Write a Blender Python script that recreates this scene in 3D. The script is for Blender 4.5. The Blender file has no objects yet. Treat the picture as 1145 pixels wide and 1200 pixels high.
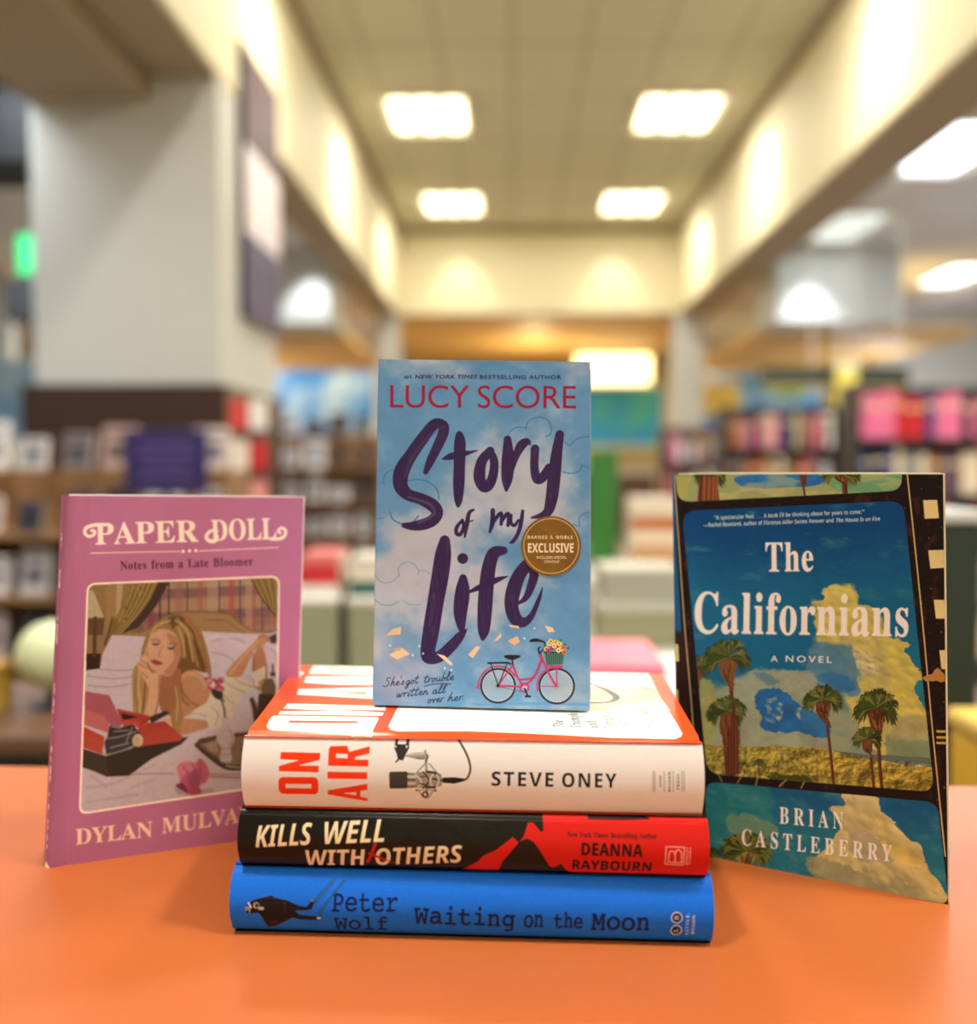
import bpy, math
import numpy as np
from mathutils import Vector, Matrix

# =============================================================== camera, world, exposure
YAW = math.atan(27.5 / 1200.0)          # the hall runs a little to the right of the lens axis
FOCUS, APERTURE = 0.56, 0.0115
sc = bpy.context.scene
cam_d = bpy.data.cameras.new('camera'); cam = bpy.data.objects.new('camera', cam_d); sc.collection.objects.link(cam); sc.camera = cam
cam_d.sensor_fit = 'HORIZONTAL'; cam_d.sensor_width = 36.0; cam_d.lens = 36.0 * 1200.0 / 1145.0
cam.location = (0, 0, 1.14); cam.rotation_euler = (math.pi / 2 - math.atan(55 / 1200.0), 0, YAW)
cam_d.clip_start = .02; cam_d.clip_end = 100
cam_d.dof.use_dof = True; cam_d.dof.focus_distance = FOCUS; cam_d.dof.aperture_fstop = (cam_d.lens / 1000) / APERTURE
w = bpy.data.worlds.new('world'); sc.world = w; w.use_nodes = True
w.node_tree.nodes['Background'].inputs[0].default_value = (1.0, .93, .82, 1); w.node_tree.nodes['Background'].inputs[1].default_value = .30
sc.view_settings.view_transform = 'Standard'; sc.view_settings.look = 'None'; sc.view_settings.gamma = 1.0; sc.view_settings.use_curve_mapping = False
sc.view_settings.exposure = 0.0
sc.cycles.use_denoising = True; sc.cycles.max_bounces = 6; sc.cycles.diffuse_bounces = 4; sc.cycles.glossy_bounces = 3; sc.cycles.sample_clamp_indirect = 4.0

def light(kind, loc, power, color, size=(1, 1), rot=(0, 0, 0), spot=None, blend=.6, radius=.05):
    d = bpy.data.lights.new('lamp_or_fill', kind); d.energy = power; d.color = color
    if kind == 'AREA': d.shape = 'RECTANGLE'; d.size, d.size_y = size
    if kind == 'SPOT': d.spot_size = spot; d.spot_blend = blend; d.shadow_soft_size = radius
    o = bpy.data.objects.new('lamp_or_fill', d); o.location = loc; o.rotation_euler = rot; sc.collection.objects.link(o); return o
WARM = (1.0, .87, .60); COOL = (.86, .94, 1.0); NEUT = (1.0, .95, .86)
# ceiling panels of the tray (x, y) and how strong each one is
TRAY = [(-.82, 10.15, 36), (1.60, 10.15, 36), (-.78, 13.55, 30), (1.56, 13.55, 30), (-.82, 6.7, 36), (1.60, 6.7, 36), (-.82, 3.2, 48), (1.60, 3.2, 48), (-.82, .1, 88), (1.60, .1, 88), (-.82, -3.6, 44), (1.60, -3.6, 44)]  # rearmost row, behind the camera, is added for frontal fill
TRAY_Z = 4.58
for x, y, p in TRAY: light('AREA', (x, y, TRAY_Z - .06), p, NEUT, (.24, .30))
# wall washers inside the tray
for y in (0.6, 3.7, 6.86, 9.8, 13.1):
    for x in (-1.65 + .32, 2.4 - .32): light('SPOT', (x, y, TRAY_Z - .03), 115, WARM, spot=math.radians(70), rot=(0, math.radians(14 if x < 0 else -14), 0), blend=.7)
for x in (-.75, 1.45): light('SPOT', (x, 14.6, TRAY_Z - .03), 52, WARM, spot=math.radians(72), rot=(math.radians(10), 0, 0), blend=.7)
# side halls
SIDE = [(3.45, 8.1, 90), (3.45, 10.7, 8), (5.7, 13.4, 90), (-3.05, 5.6, 30), (-4.0, 8.3, 90), (3.45, 4.0, 90), (-4.0, 2.6, 60), (-4.5, 12.5, 80), (3.45, .2, 110)]
for x, y, p in SIDE: light('AREA', (x, y, 3.52), p, COOL, (.6, 1.3))
light('SPOT', (3.30, 11.28, 3.55), 130, COOL, spot=math.radians(80), blend=.6)
light('SPOT', (-2.25, 11.32, 3.55), 90, COOL, spot=math.radians(84), blend=.6)
light('AREA', (0, 18.5, 3.25), 200, (1.0, .76, .42), (8, 3))
light('AREA', (7, 18.5, 3.25), 160, (1.0, .80, .5), (4, 3)); light('AREA', (-6, 17.5, 3.25), 160, (1.0, .84, .6), (4, 3))
light('POINT', (.4, 18.6, 2.5), 90, (1.0, .78, .42), radius=.2); light('POINT', (5.2, 14.6, 1.9), 50, (.9, .92, 1.0), radius=.2); light('POINT', (6.5, 9.0, 2.2), 60, COOL, radius=.2); light('POINT', (-4.5, 15.5, 2.2), 70, (1.0, .86, .6), radius=.2)  # points without fixtures, added to brighten the gold ceiling and side halls
# ---------------------------------------------------------------- camera numbers shared by the layout
F_PX = 1200.0; CX, CY = 572.5, 600.0
TZ, CZ = 0.9, 1.14                      # table top and lens height above the floor
PITCH = math.atan(55 / 1200.0)
_R = np.array([1, 0, 0.]); _FW = np.array([0, math.cos(PITCH), -math.sin(PITCH)]); _UP = np.array([0, math.sin(PITCH), math.cos(PITCH)])
_C = np.array([0, 0, CZ])

def ray(p): return _FW + _R * (p[0] - CX) / F_PX + _UP * (CY - p[1]) / F_PX
def onz(p, z):
    d = ray(p); return _C + d * ((z - CZ) / d[2])
def proj(P):
    d = np.asarray(P) - _C; w = d @ _FW
    return np.array([CX + F_PX * (d @ _R) / w, CY - F_PX * (d @ _UP) / w])

def homog(src, dst):
    A = []; b = []
    for (x, y), (u, v) in zip(src, dst):
        A.append([x, y, 1, 0, 0, 0, -u * x, -u * y]); b.append(u)
        A.append([0, 0, 0, x, y, 1, -v * x, -v * y]); b.append(v)
    h = np.linalg.solve(np.array(A, float), np.array(b, float))
    return np.append(h, 1).reshape(3, 3)
def hap(Hm, P):
    P = np.atleast_2d(np.asarray(P, float)); q = np.c_[P, np.ones(len(P))] @ Hm.T
    return q[:, :2] / q[:, 2:3]

class Surf:
    """A flat printed face: origin o, in-plane axes e and u, outline corners TL TR BR BL (local metres), canvas size W x H."""
    def __init__(s, o, e, u, corners, W, H):
        s.o, s.e, s.u = map(np.asarray, (o, e, u)); s.n = np.cross(s.e, s.u); s.W, s.H = W, H
        s.L = homog([(0, 0), (W, 0), (W, H), (0, H)], corners); s.Li = np.linalg.inv(s.L)
        s.corners = corners
        tl, tr, br, bl = [proj(s.o + s.e * c[0] + s.u * c[1]) for c in corners]
        s.k = 0.5 * (H / np.linalg.norm(bl - tl) + W / np.linalg.norm(br - bl))
        s.kh = H / np.linalg.norm(bl - tl)
        s.M = homog([tl, tr, br, bl], [(0, 0), (W, 0), (W, H), (0, H)])
    def uv(s, px): return hap(s.M, px)
    def xyz(s, uv):
        l = hap(s.L, uv); return s.o + l[:, :1] * s.e + l[:, 1:2] * s.u

# ---------------------------------------------------------------- printing: a small painter for the covers
def rgb(*c):
    if len(c) == 1: h = c[0].lstrip('#'); return np.array([int(h[i:i+2], 16) for i in (0, 2, 4)]) / 255.
    return np.array(c, float) / 255.
def box_blur(a, r):
    r = int(round(r))
    if r < 1: return a
    for ax in (0, 1):
        p = np.pad(a, [(r + 1, r) if i == ax else (0, 0) for i in range(a.ndim)], mode='edge')
        c = np.cumsum(p, axis=ax)
        n = a.shape[ax]; k = 2 * r + 1
        a = (np.take(c, range(k, k + n), axis=ax) - np.take(c, range(0, n), axis=ax)) / k
    return a
def blur(a, r):
    for _ in range(2): a = box_blur(a, r / 1.6)
    return a
def noise(W, H, sx, sy, seed):
    rg = np.random.RandomState(seed); gw, gh = int(W / sx) + 3, int(H / sy) + 3
    g = rg.rand(gh, gw)
    x = np.arange(W) / sx; y = np.arange(H) / sy; xi = x.astype(int); yi = y.astype(int); fx = x - xi; fy = y - yi
    fx = fx * fx * (3 - 2 * fx); fy = (fy * fy * (3 - 2 * fy))[:, None]
    a = g[yi][:, xi]; b = g[yi][:, xi + 1]; c = g[yi + 1][:, xi]; d = g[yi + 1][:, xi + 1]
    return (a * (1 - fx) + b * fx) * (1 - fy) + (c * (1 - fx) + d * fx) * fy
def fbm(W, H, sx, sy, octv, seed, gain=.55):
    o = 0; t = 0; a = 1
    for i in range(octv):
        if sx < 1.2 or sy < 1.2: break
        o = o + a * noise(W, H, sx, sy, seed + 17 * i); t += a; a *= gain; sx /= 2; sy /= 2
    return o / t
def sstep(a, lo, hi):
    t = np.clip((a - lo) / (hi - lo), 0, 1); return t * t * (3 - 2 * t)
def smooth(P, closed=False, n=6):
    P = [np.array(p, float) for p in P]; N = len(P); o = []
    if N < 3 and not closed:
        return np.array(P)
    rng = range(N) if closed else range(N - 1)
    for i in rng:
        if closed: a, b, c, d = P[(i-1) % N], P[i], P[(i+1) % N], P[(i+2) % N]
        else: a, b, c, d = P[max(i-1, 0)], P[i], P[i+1], P[min(i+2, N-1)]
        for j in range(n):
            t = j / n
            o.append(.5 * ((2*b) + (-a+c)*t + (2*a-5*b+4*c-d)*t*t + (-a+3*b-3*c+d)*t**3))
    if not closed: o.append(P[-1])
    return np.array(o)

GLY = {}
def load_outlines(rows):
    for row in rows:
        rings = []
        for r in row[3:]: a = np.array(r, float).reshape(-1, 2); rings.append(np.cumsum(a, axis=0) * 2)
        GLY['SBITGH'[row[0]] + chr(row[1])] = (row[2], rings)

class Canvas:
    def __init__(s, surf, color=(200, 200, 200), T=None):
        s.S = surf; s.W, s.H = surf.W, surf.H; s.img = np.ones((s.H, s.W, 3)) * rgb(*color); s.T = T; s.k = surf.k; s.clip = None
    def px(s, P):
        P = np.atleast_2d(np.asarray(P, float))[:, :2]
        if s.T is not None: P = P / s.T[2] + np.array(s.T[:2])
        return P
    def sc(s): return s.k / (s.T[2] if s.T is not None else 1)
    def raster(s, polys, ss=3):
        """winding mask of canvas-space polygons -> (mask, y0, x0)"""
        A = np.concatenate(polys)
        x0 = max(int(A[:, 0].min()) - 2, 0); x1 = min(int(A[:, 0].max()) + 3, s.W); y0 = max(int(A[:, 1].min()) - 2, 0); y1 = min(int(A[:, 1].max()) + 3, s.H)
        if x1 <= x0 or y1 <= y0: return None
        w, h = (x1 - x0) * ss, (y1 - y0) * ss; D = np.zeros((h, w + 1), np.int16)
        for P in polys:
            Q = (P - [x0, y0]) * ss
            for (ax, ay), (bx, by) in zip(Q, np.roll(Q, -1, axis=0)):
                if ay == by: continue
                sg = 1
                if ay > by: ax, ay, bx, by = bx, by, ax, ay; sg = -1
                r0 = max(int(math.ceil(ay - .5)), 0); r1 = min(int(math.ceil(by - .5)), h)
                if r1 <= r0: continue
                r = np.arange(r0, r1); x = ax + (bx - ax) * ((r + .5 - ay) / (by - ay))
                c = np.clip(np.ceil(x - .5).astype(int), 0, w); D[r, c] += sg
        m = (np.cumsum(D, axis=1)[:, :w] != 0).astype(np.float32)
        return m.reshape(y1 - y0, ss, x1 - x0, ss).mean(axis=(1, 3)), y0, x0
    def full(s, r):
        M = np.zeros((s.H, s.W)); 
        if r is not None: m, y0, x0 = r; M[y0:y0+m.shape[0], x0:x0+m.shape[1]] = m
        return M
    def comp(s, M, color, a=1.0, y0=0, x0=0):
        h, w = M.shape; sl = (slice(y0, y0 + h), slice(x0, x0 + w))
        A = M * a
        if s.clip is not None: A = A * s.clip[sl]
        if isinstance(color, np.ndarray) and color.ndim == 3: c = color[sl]
        else: c = color if isinstance(color, np.ndarray) else rgb(*color)
        s.img[sl] = s.img[sl] * (1 - A[..., None]) + c * A[..., None]
    def mask(s, P, sm=False, soft=0, rough=0, rs=12, seed=1):
        pts = smooth(P, True) if sm else P
        M = s.full(s.raster([s.S.uv(s.px(pts))]))
        if rough:
            k = s.k; M = blur(M, rough * 1.6 * k); M = blur(M, rough * 1.6 * k) if rough >= 2 else M; M = sstep(M + (fbm(s.W, s.H, rs * k, rs * .7 * k, 6, seed, .62) - .5) * 2.0 * np.sqrt(np.clip(4 * M * (1 - M), 0, 1)), .5 - .05 - (.25 if rough >= 2 else 0), .5 + .05 + (.25 if rough >= 2 else 0))
        elif soft: M = blur(M, soft * s.sc())
        return M
    def tex(s, color, seed, amp=.16):
        k = s.sc() * (s.T[2] if s.T is not None else 1); b = fbm(s.W, s.H, 20*k, 14*k, 5, seed + 100, .62); rel = b - np.roll(np.roll(b, int(2*k), 0), int(2*k), 1)
        return np.clip(rgb(*color) * (1 + (b[..., None] - .5) * amp * 2.0 - rel[..., None] * amp * 2.6), 0, 1)
    def fill(s, P, color, a=1.0, sm=False, soft=0, rough=0, rs=12, seed=1):
        if soft or rough: s.comp(s.mask(P, sm, soft, rough, rs, seed), s.tex(color, seed) if rough > 1.05 else color, a); return
        r = s.raster([s.S.uv(s.px(smooth(P, True) if sm else P))])
        if r is not None: s.comp(r[0], color, a, r[1], r[2])
    def stroke(s, P, color, w=None, a=1.0, sm=True, soft=.5, dry=0, seed=0):
        """variable-width line; points (x, y[, half width]); w = constant half width in the same units"""
        P = [tuple(p) if len(p) > 2 else (p[0], p[1], w) for p in P]
        Q = smooth(P, False, 8) if sm and len(P) > 2 else np.array(P, float)
        uv = s.S.uv(s.px(Q)); r = Q[:, 2] * s.sc()
        x0 = max(int((uv[:, 0] - r).min()) - 2, 0); x1 = min(int((uv[:, 0] + r).max()) + 3, s.W); y0 = max(int((uv[:, 1] - r).min()) - 2, 0); y1 = min(int((uv[:, 1] + r).max()) + 3, s.H)
        if x1 <= x0 or y1 <= y0: return
        M = np.zeros((y1 - y0, x1 - x0))
        for i in range(len(uv) - 1):
            a_, b_ = uv[i], uv[i+1]; ra, rb = max(r[i], .3), max(r[i+1], .3); rm = max(ra, rb) + 1.5
            X0 = max(int(min(a_[0], b_[0]) - rm), x0); X1 = min(int(max(a_[0], b_[0]) + rm) + 2, x1); Y0 = max(int(min(a_[1], b_[1]) - rm), y0); Y1 = min(int(max(a_[1], b_[1]) + rm) + 2, y1)
            if X1 <= X0 or Y1 <= Y0: continue
            xx = np.arange(X0, X1) + .5; yy = (np.arange(Y0, Y1) + .5)[:, None]; d = b_ - a_; L2 = d @ d + 1e-9
            t = np.clip(((xx - a_[0]) * d[0] + (yy - a_[1]) * d[1]) / L2, 0, 1)
            dist = np.hypot(xx - a_[0] - t * d[0], yy - a_[1] - t * d[1]); rr = ra + (rb - ra) * t
            c = np.clip((rr - dist) / (2 * soft) + .5, 0, 1); sub = M[Y0-y0:Y1-y0, X0-x0:X1-x0]; np.maximum(sub, c, out=sub)
        if dry: M = M * (1 - dry * sstep(fbm(s.W, s.H, 3, 26, 2, seed)[y0:y1, x0:x1], .55, .8))
        s.comp(M, color, a, y0, x0)
    def circle(s, c, r, color, a=1.0, ring=None, ry=None):
        t = np.linspace(0, 2*math.pi, 40, endpoint=False); ry = ry or r
        P = np.c_[c[0] + r*np.cos(t), c[1] + ry*np.sin(t)]
        if ring: s.stroke([(x, y, ring) for x, y in list(P) + [P[0]]], color, a=a, sm=False)
        else: s.fill(P, color, a)
    def text(s, st, txt, p0, p1, h, color, a=1.0, up=None, bold=0, slant=0, track=0, ref=None, jit=0, sizes=None):
        """ink of txt runs from p0 to p1 along the baseline; h = height of ref (default: cap height)"""
        pen = 0; G = []; mul = 1
        for i, ch in enumerate(txt):
            if ch == ' ': pen += 230 + track; continue
            if ch == "'": G.append((pen, [np.array([(20, 480), (90, 480), (70, 680), (30, 680)], float)], 0)); pen += 110 + track; continue
            adv, polys = GLY[st + ch]; G.append((pen, polys, i)); pen += adv + track
        capg = GLY.get(st + (ref or 'E')) or GLY.get(st + 'P') or GLY.get(st + 'S') ; cap = max(p[:, 1].max() for p in capg[1])
        xs = np.concatenate([p[:, 0] + q for q, pl, _ in G for p in pl]); xmin, xmax = xs.min(), xs.max()
        p0 = s.px([p0])[0]; p1 = s.px([p1])[0]; e = (p1 - p0) / (xmax - xmin); T = s.T[2] if s.T is not None else 1
        if up is None: un = np.array([e[1], -e[0]]) / np.linalg.norm(e)
        else: un = np.array(up, float); un /= np.linalg.norm(un)
        uvec = un * (h / T) / cap
        rg = np.random.RandomState(7)
        polys = []
        for q, pl, i in G:
            dy = rg.uniform(-jit, jit)
            for p in pl:
                X = p[:, 0] + q - xmin + slant * p[:, 1]; Y = p[:, 1] + dy
                polys.append(s.S.uv(p0 + X[:, None] * e + Y[:, None] * uvec))
        r = s.raster(polys, 4)
        if r is None: return
        m = r[0]
        if bold:
            b = abs(bold) * s.sc(); n = max(int(math.ceil(b)), 1); m0 = np.pad(m, n); m = m0.copy()
            for dx, dy in [(math.cos(t)*b, math.sin(t)*b) for t in np.linspace(0, 2*math.pi, 8, endpoint=False)]:
                ix, iy = int(math.floor(dx)), int(math.floor(dy)); fx, fy = dx - ix, dy - iy
                R_ = lambda a, b_: np.roll(np.roll(m0, b_, 0), a, 1)
                v = (R_(ix, iy)*(1-fx) + R_(ix+1, iy)*fx)*(1-fy) + (R_(ix, iy+1)*(1-fx) + R_(ix+1, iy+1)*fx)*fy
                m = np.maximum(m, v) if bold > 0 else np.minimum(m, v)
            y0, x0 = r[1] - n, r[2] - n; cy, cx = max(-y0, 0), max(-x0, 0); m = m[cy:, cx:]; y0, x0 = max(y0, 0), max(x0, 0)
            m = m[:s.H - y0, :s.W - x0]; s.comp(m, color, a, y0, x0)
        else: s.comp(m, color, a, r[1], r[2])

# a loose hand: single strokes on a grid where 1 is the height of a tall letter
HAND = {'S': (.55, [[(.50,.86),(.42,.98),(.22,.94),(.16,.74),(.34,.56),(.40,.32),(.28,.08),(.06,.02),(-.06,.12)]]), 'h': (.42, [[(.02,.0),(.10,.5),(.20,.98),(.12,.5),(.05,.10),(.16,.38),(.28,.44),(.27,.14),(.34,.02),(.42,.10)]]),
 'e': (.32, [[(.02,.16),(.18,.24),(.25,.38),(.14,.44),(.05,.24),(.10,.03),(.24,.03),(.32,.14)]]), 's': (.28, [[(.0,.08),(.14,.44),(.17,.40),(.22,.16),(.14,.0),(.04,.04)]]), 'g': (.36, [[(.26,.38),(.12,.44),(.03,.20),(.12,.04),(.24,.20),(.28,.42),(.24,.0),(.14,-.42),(.0,-.38),(.10,-.14),(.36,.12)]]),
 'o': (.34, [[(.22,.42),(.06,.34),(.04,.08),(.16,.02),(.25,.20),(.22,.42),(.27,.32),(.34,.34)]]), 't': (.30, [[(.18,.86),(.08,.30),(.08,.04),(.18,.02),(.30,.14)], [(-.04,.58),(.30,.64)]]), 'r': (.28, [[(.04,.44),(.06,.22),(.05,.0)], [(.05,.20),(.12,.38),(.20,.45),(.27,.42)]]),
 'u': (.40, [[(.04,.42),(.03,.10),(.12,.02),(.24,.18),(.28,.42),(.26,.10),(.34,.02),(.40,.12)]]), 'b': (.36, [[(.14,.98),(.06,.40),(.05,.06),(.16,.02),(.26,.18),(.22,.36),(.12,.30),(.28,.30),(.36,.34)]]), 'l': (.24, [[(.02,.08),(.20,.80),(.15,.98),(.07,.60),(.06,.06),(.14,.0),(.24,.12)]]),
 'w': (.50, [[(.04,.42),(.05,.06),(.12,.02),(.24,.38),(.24,.06),(.32,.02),(.42,.40),(.50,.36)]]), 'i': (.22, [[(.04,.10),(.10,.42),(.07,.06),(.13,.0),(.22,.12)], [(.15,.62),(.16,.65)]]), 'n': (.40, [[(.04,.0),(.09,.44),(.09,.24),(.20,.44),(.26,.36),(.25,.08),(.32,.0),(.40,.12)]]),
 'a': (.38, [[(.26,.40),(.12,.42),(.03,.18),(.10,.02),(.22,.18),(.28,.42),(.25,.08),(.32,.0),(.38,.12)]]), 'v': (.36, [[(.02,.38),(.10,.40),(.12,.02),(.26,.40),(.36,.36)]]), '.': (.12, [[(.04,.02),(.05,.04)]]), "'": (.10, [[(.04,.98),(.02,.80)]])}
def handwrite(c, txt, p0, p1, h, color, w):
    L = []; x = 0
    for ch in txt:
        if ch == ' ': x += .26; continue
        a, ss = HAND[ch]; L += [[(x + q[0] + .22*q[1], q[1]) for q in t] for t in ss]; x += a + .03
    x1 = max(q[0] for t in L for q in t); e = (np.array(p1, float) - p0) / x1; u = np.array([e[1], -e[0]]) / np.linalg.norm(e) * h
    for t in L: c.stroke([tuple(np.array(p0) + q[0]*e + q[1]*u) for q in t], color, w)
def puffs(c, P, n, r0, r1, light, dark, seed, T=None):
    """rounded billows inside an outline, each with a bright and a shaded side as in a cloud picture"""
    M = c.mask(P, True, rough=1.2, rs=8, seed=seed); rg = np.random.RandomState(seed); Q = c.S.uv(c.px(P)); lo, hi = Q.min(0), Q.max(0); k = c.sc(); old = c.clip
    c.clip = M if old is None else M * old
    for i in range(n):
        x, y = rg.uniform(lo[0], hi[0]), rg.uniform(lo[1], hi[1]); r = rg.uniform(r0, r1) * k
        X0, X1, Y0, Y1 = int(max(x-r*1.3, 0)), int(min(x+r*1.3, c.W)), int(max(y-r*1.3, 0)), int(min(y+r*1.3, c.H))
        if X1 <= X0 + 1 or Y1 <= Y0 + 1: continue
        xx = np.arange(X0, X1)[None]; yy = np.arange(Y0, Y1)[:, None]; d = np.hypot(xx - x, (yy - y) * 1.15) / r
        sh = np.clip((( (xx - x) * -.5 + (yy - y)) / r + .5), 0, 1)
        col = rgb(*light) * (1 - sh[..., None]) + rgb(*dark) * sh[..., None]
        A = sstep(d, 1.1, .3) * rg.uniform(.25, .6); sl = (slice(Y0, Y1), slice(X0, X1)); A = (A * c.clip[sl])[..., None]
        c.img[sl] = c.img[sl] * (1 - A) + col * A
    c.clip = old
# ---------------------------------------------------------------- where the books stand
def vplane(bl, br, z):
    L = onz(bl, z); Rr = onz(br, z); e = Rr - L; w = np.linalg.norm(e); e = e / w
    return L, e, np.array([-e[1], e[0], 0]), w          # origin, along, away from the lens, width
Z0, Z1, Z2, Z3 = TZ, TZ + .0345, TZ + .0645, TZ + .1012
def spine_surf(bl, br, z, t, W, H, ins=0.0):
    o, e, h, w = vplane(bl, br, z)
    return Surf(o, e, (0, 0, 1), [(0, t), (w, t), (w, 0), (0, 0)], W, H), h, w
SP_BLUE, H_BLUE, W_BLUE = spine_surf((272.5, 1094), (834, 1109), Z0, .0345, 1200, 176)
SP_BLACK, H_BLACK, W_BLACK = spine_surf((281.5, 1015.5), (829, 1030), Z1, .030, 1200, 156)
SP_WHITE, H_WHITE, W_WHITE = spine_surf((286, 947), (823, 957), Z2, Z3 - Z2, 1200, 200)
# top board of the white book
_o, _e, _h, _w = vplane((286, 947), (823, 957), Z2)
_o = np.array([_o[0], _o[1], Z3])
def _loc(p, z=Z3): q = onz(p, z) - _o; return (q @ _e, q @ _h)
TOP_WHITE = Surf(_o, _e, _h, [_loc((349, 779.5)), _loc((776, 789.5)), (_w, 0), (0, 0)], 780, 480)
def lean_surf(bl, br, z, ang, corners, W, H):
    o, e, h, w = vplane(bl, br, z); a = math.radians(ang)
    u = math.cos(a) * np.array([0, 0, 1.]) + math.sin(a) * h; n = np.cross(e, u)
    def loc(p):
        d = ray(p); P = _C + d * (((o - _C) @ n) / (d @ n)); return ((P - o) @ e, (P - o) @ u)
    return Surf(o, e, u, [loc(c) for c in corners], W, H), w
PB, W_PB = lean_surf((436, 826), (691, 833), Z3 + .0015, 4, [(443, 421), (692, 424), (691, 833), (436, 826)], 500, 800)
DOLL, W_DOLL = lean_surf((53, 1018), (345, 976), TZ, 1, [(74, 581), (356, 583), (345, 976), (53, 1018)], 540, 720)
CAL, W_CAL = lean_surf((793, 996), (1111, 1060), TZ, 0, [(786, 556), (1105, 556), (1111, 1060), (793, 996)], 560, 800)
SEAL = Surf(PB.o + PB.n * .0004, PB.e, PB.u, [((lambda d: (_C + d * (((PB.o - _C) @ PB.n) / (d @ PB.n)) - PB.o))(ray(p)) @ PB.e, (lambda d: (_C + d * (((PB.o - _C) @ PB.n) / (d @ PB.n)) - PB.o))(ray(p)) @ PB.u) for p in [(610.6, 604.5), (681.2, 604.5), (681.2, 675.1), (610.6, 675.1)]], 200, 200)
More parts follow.
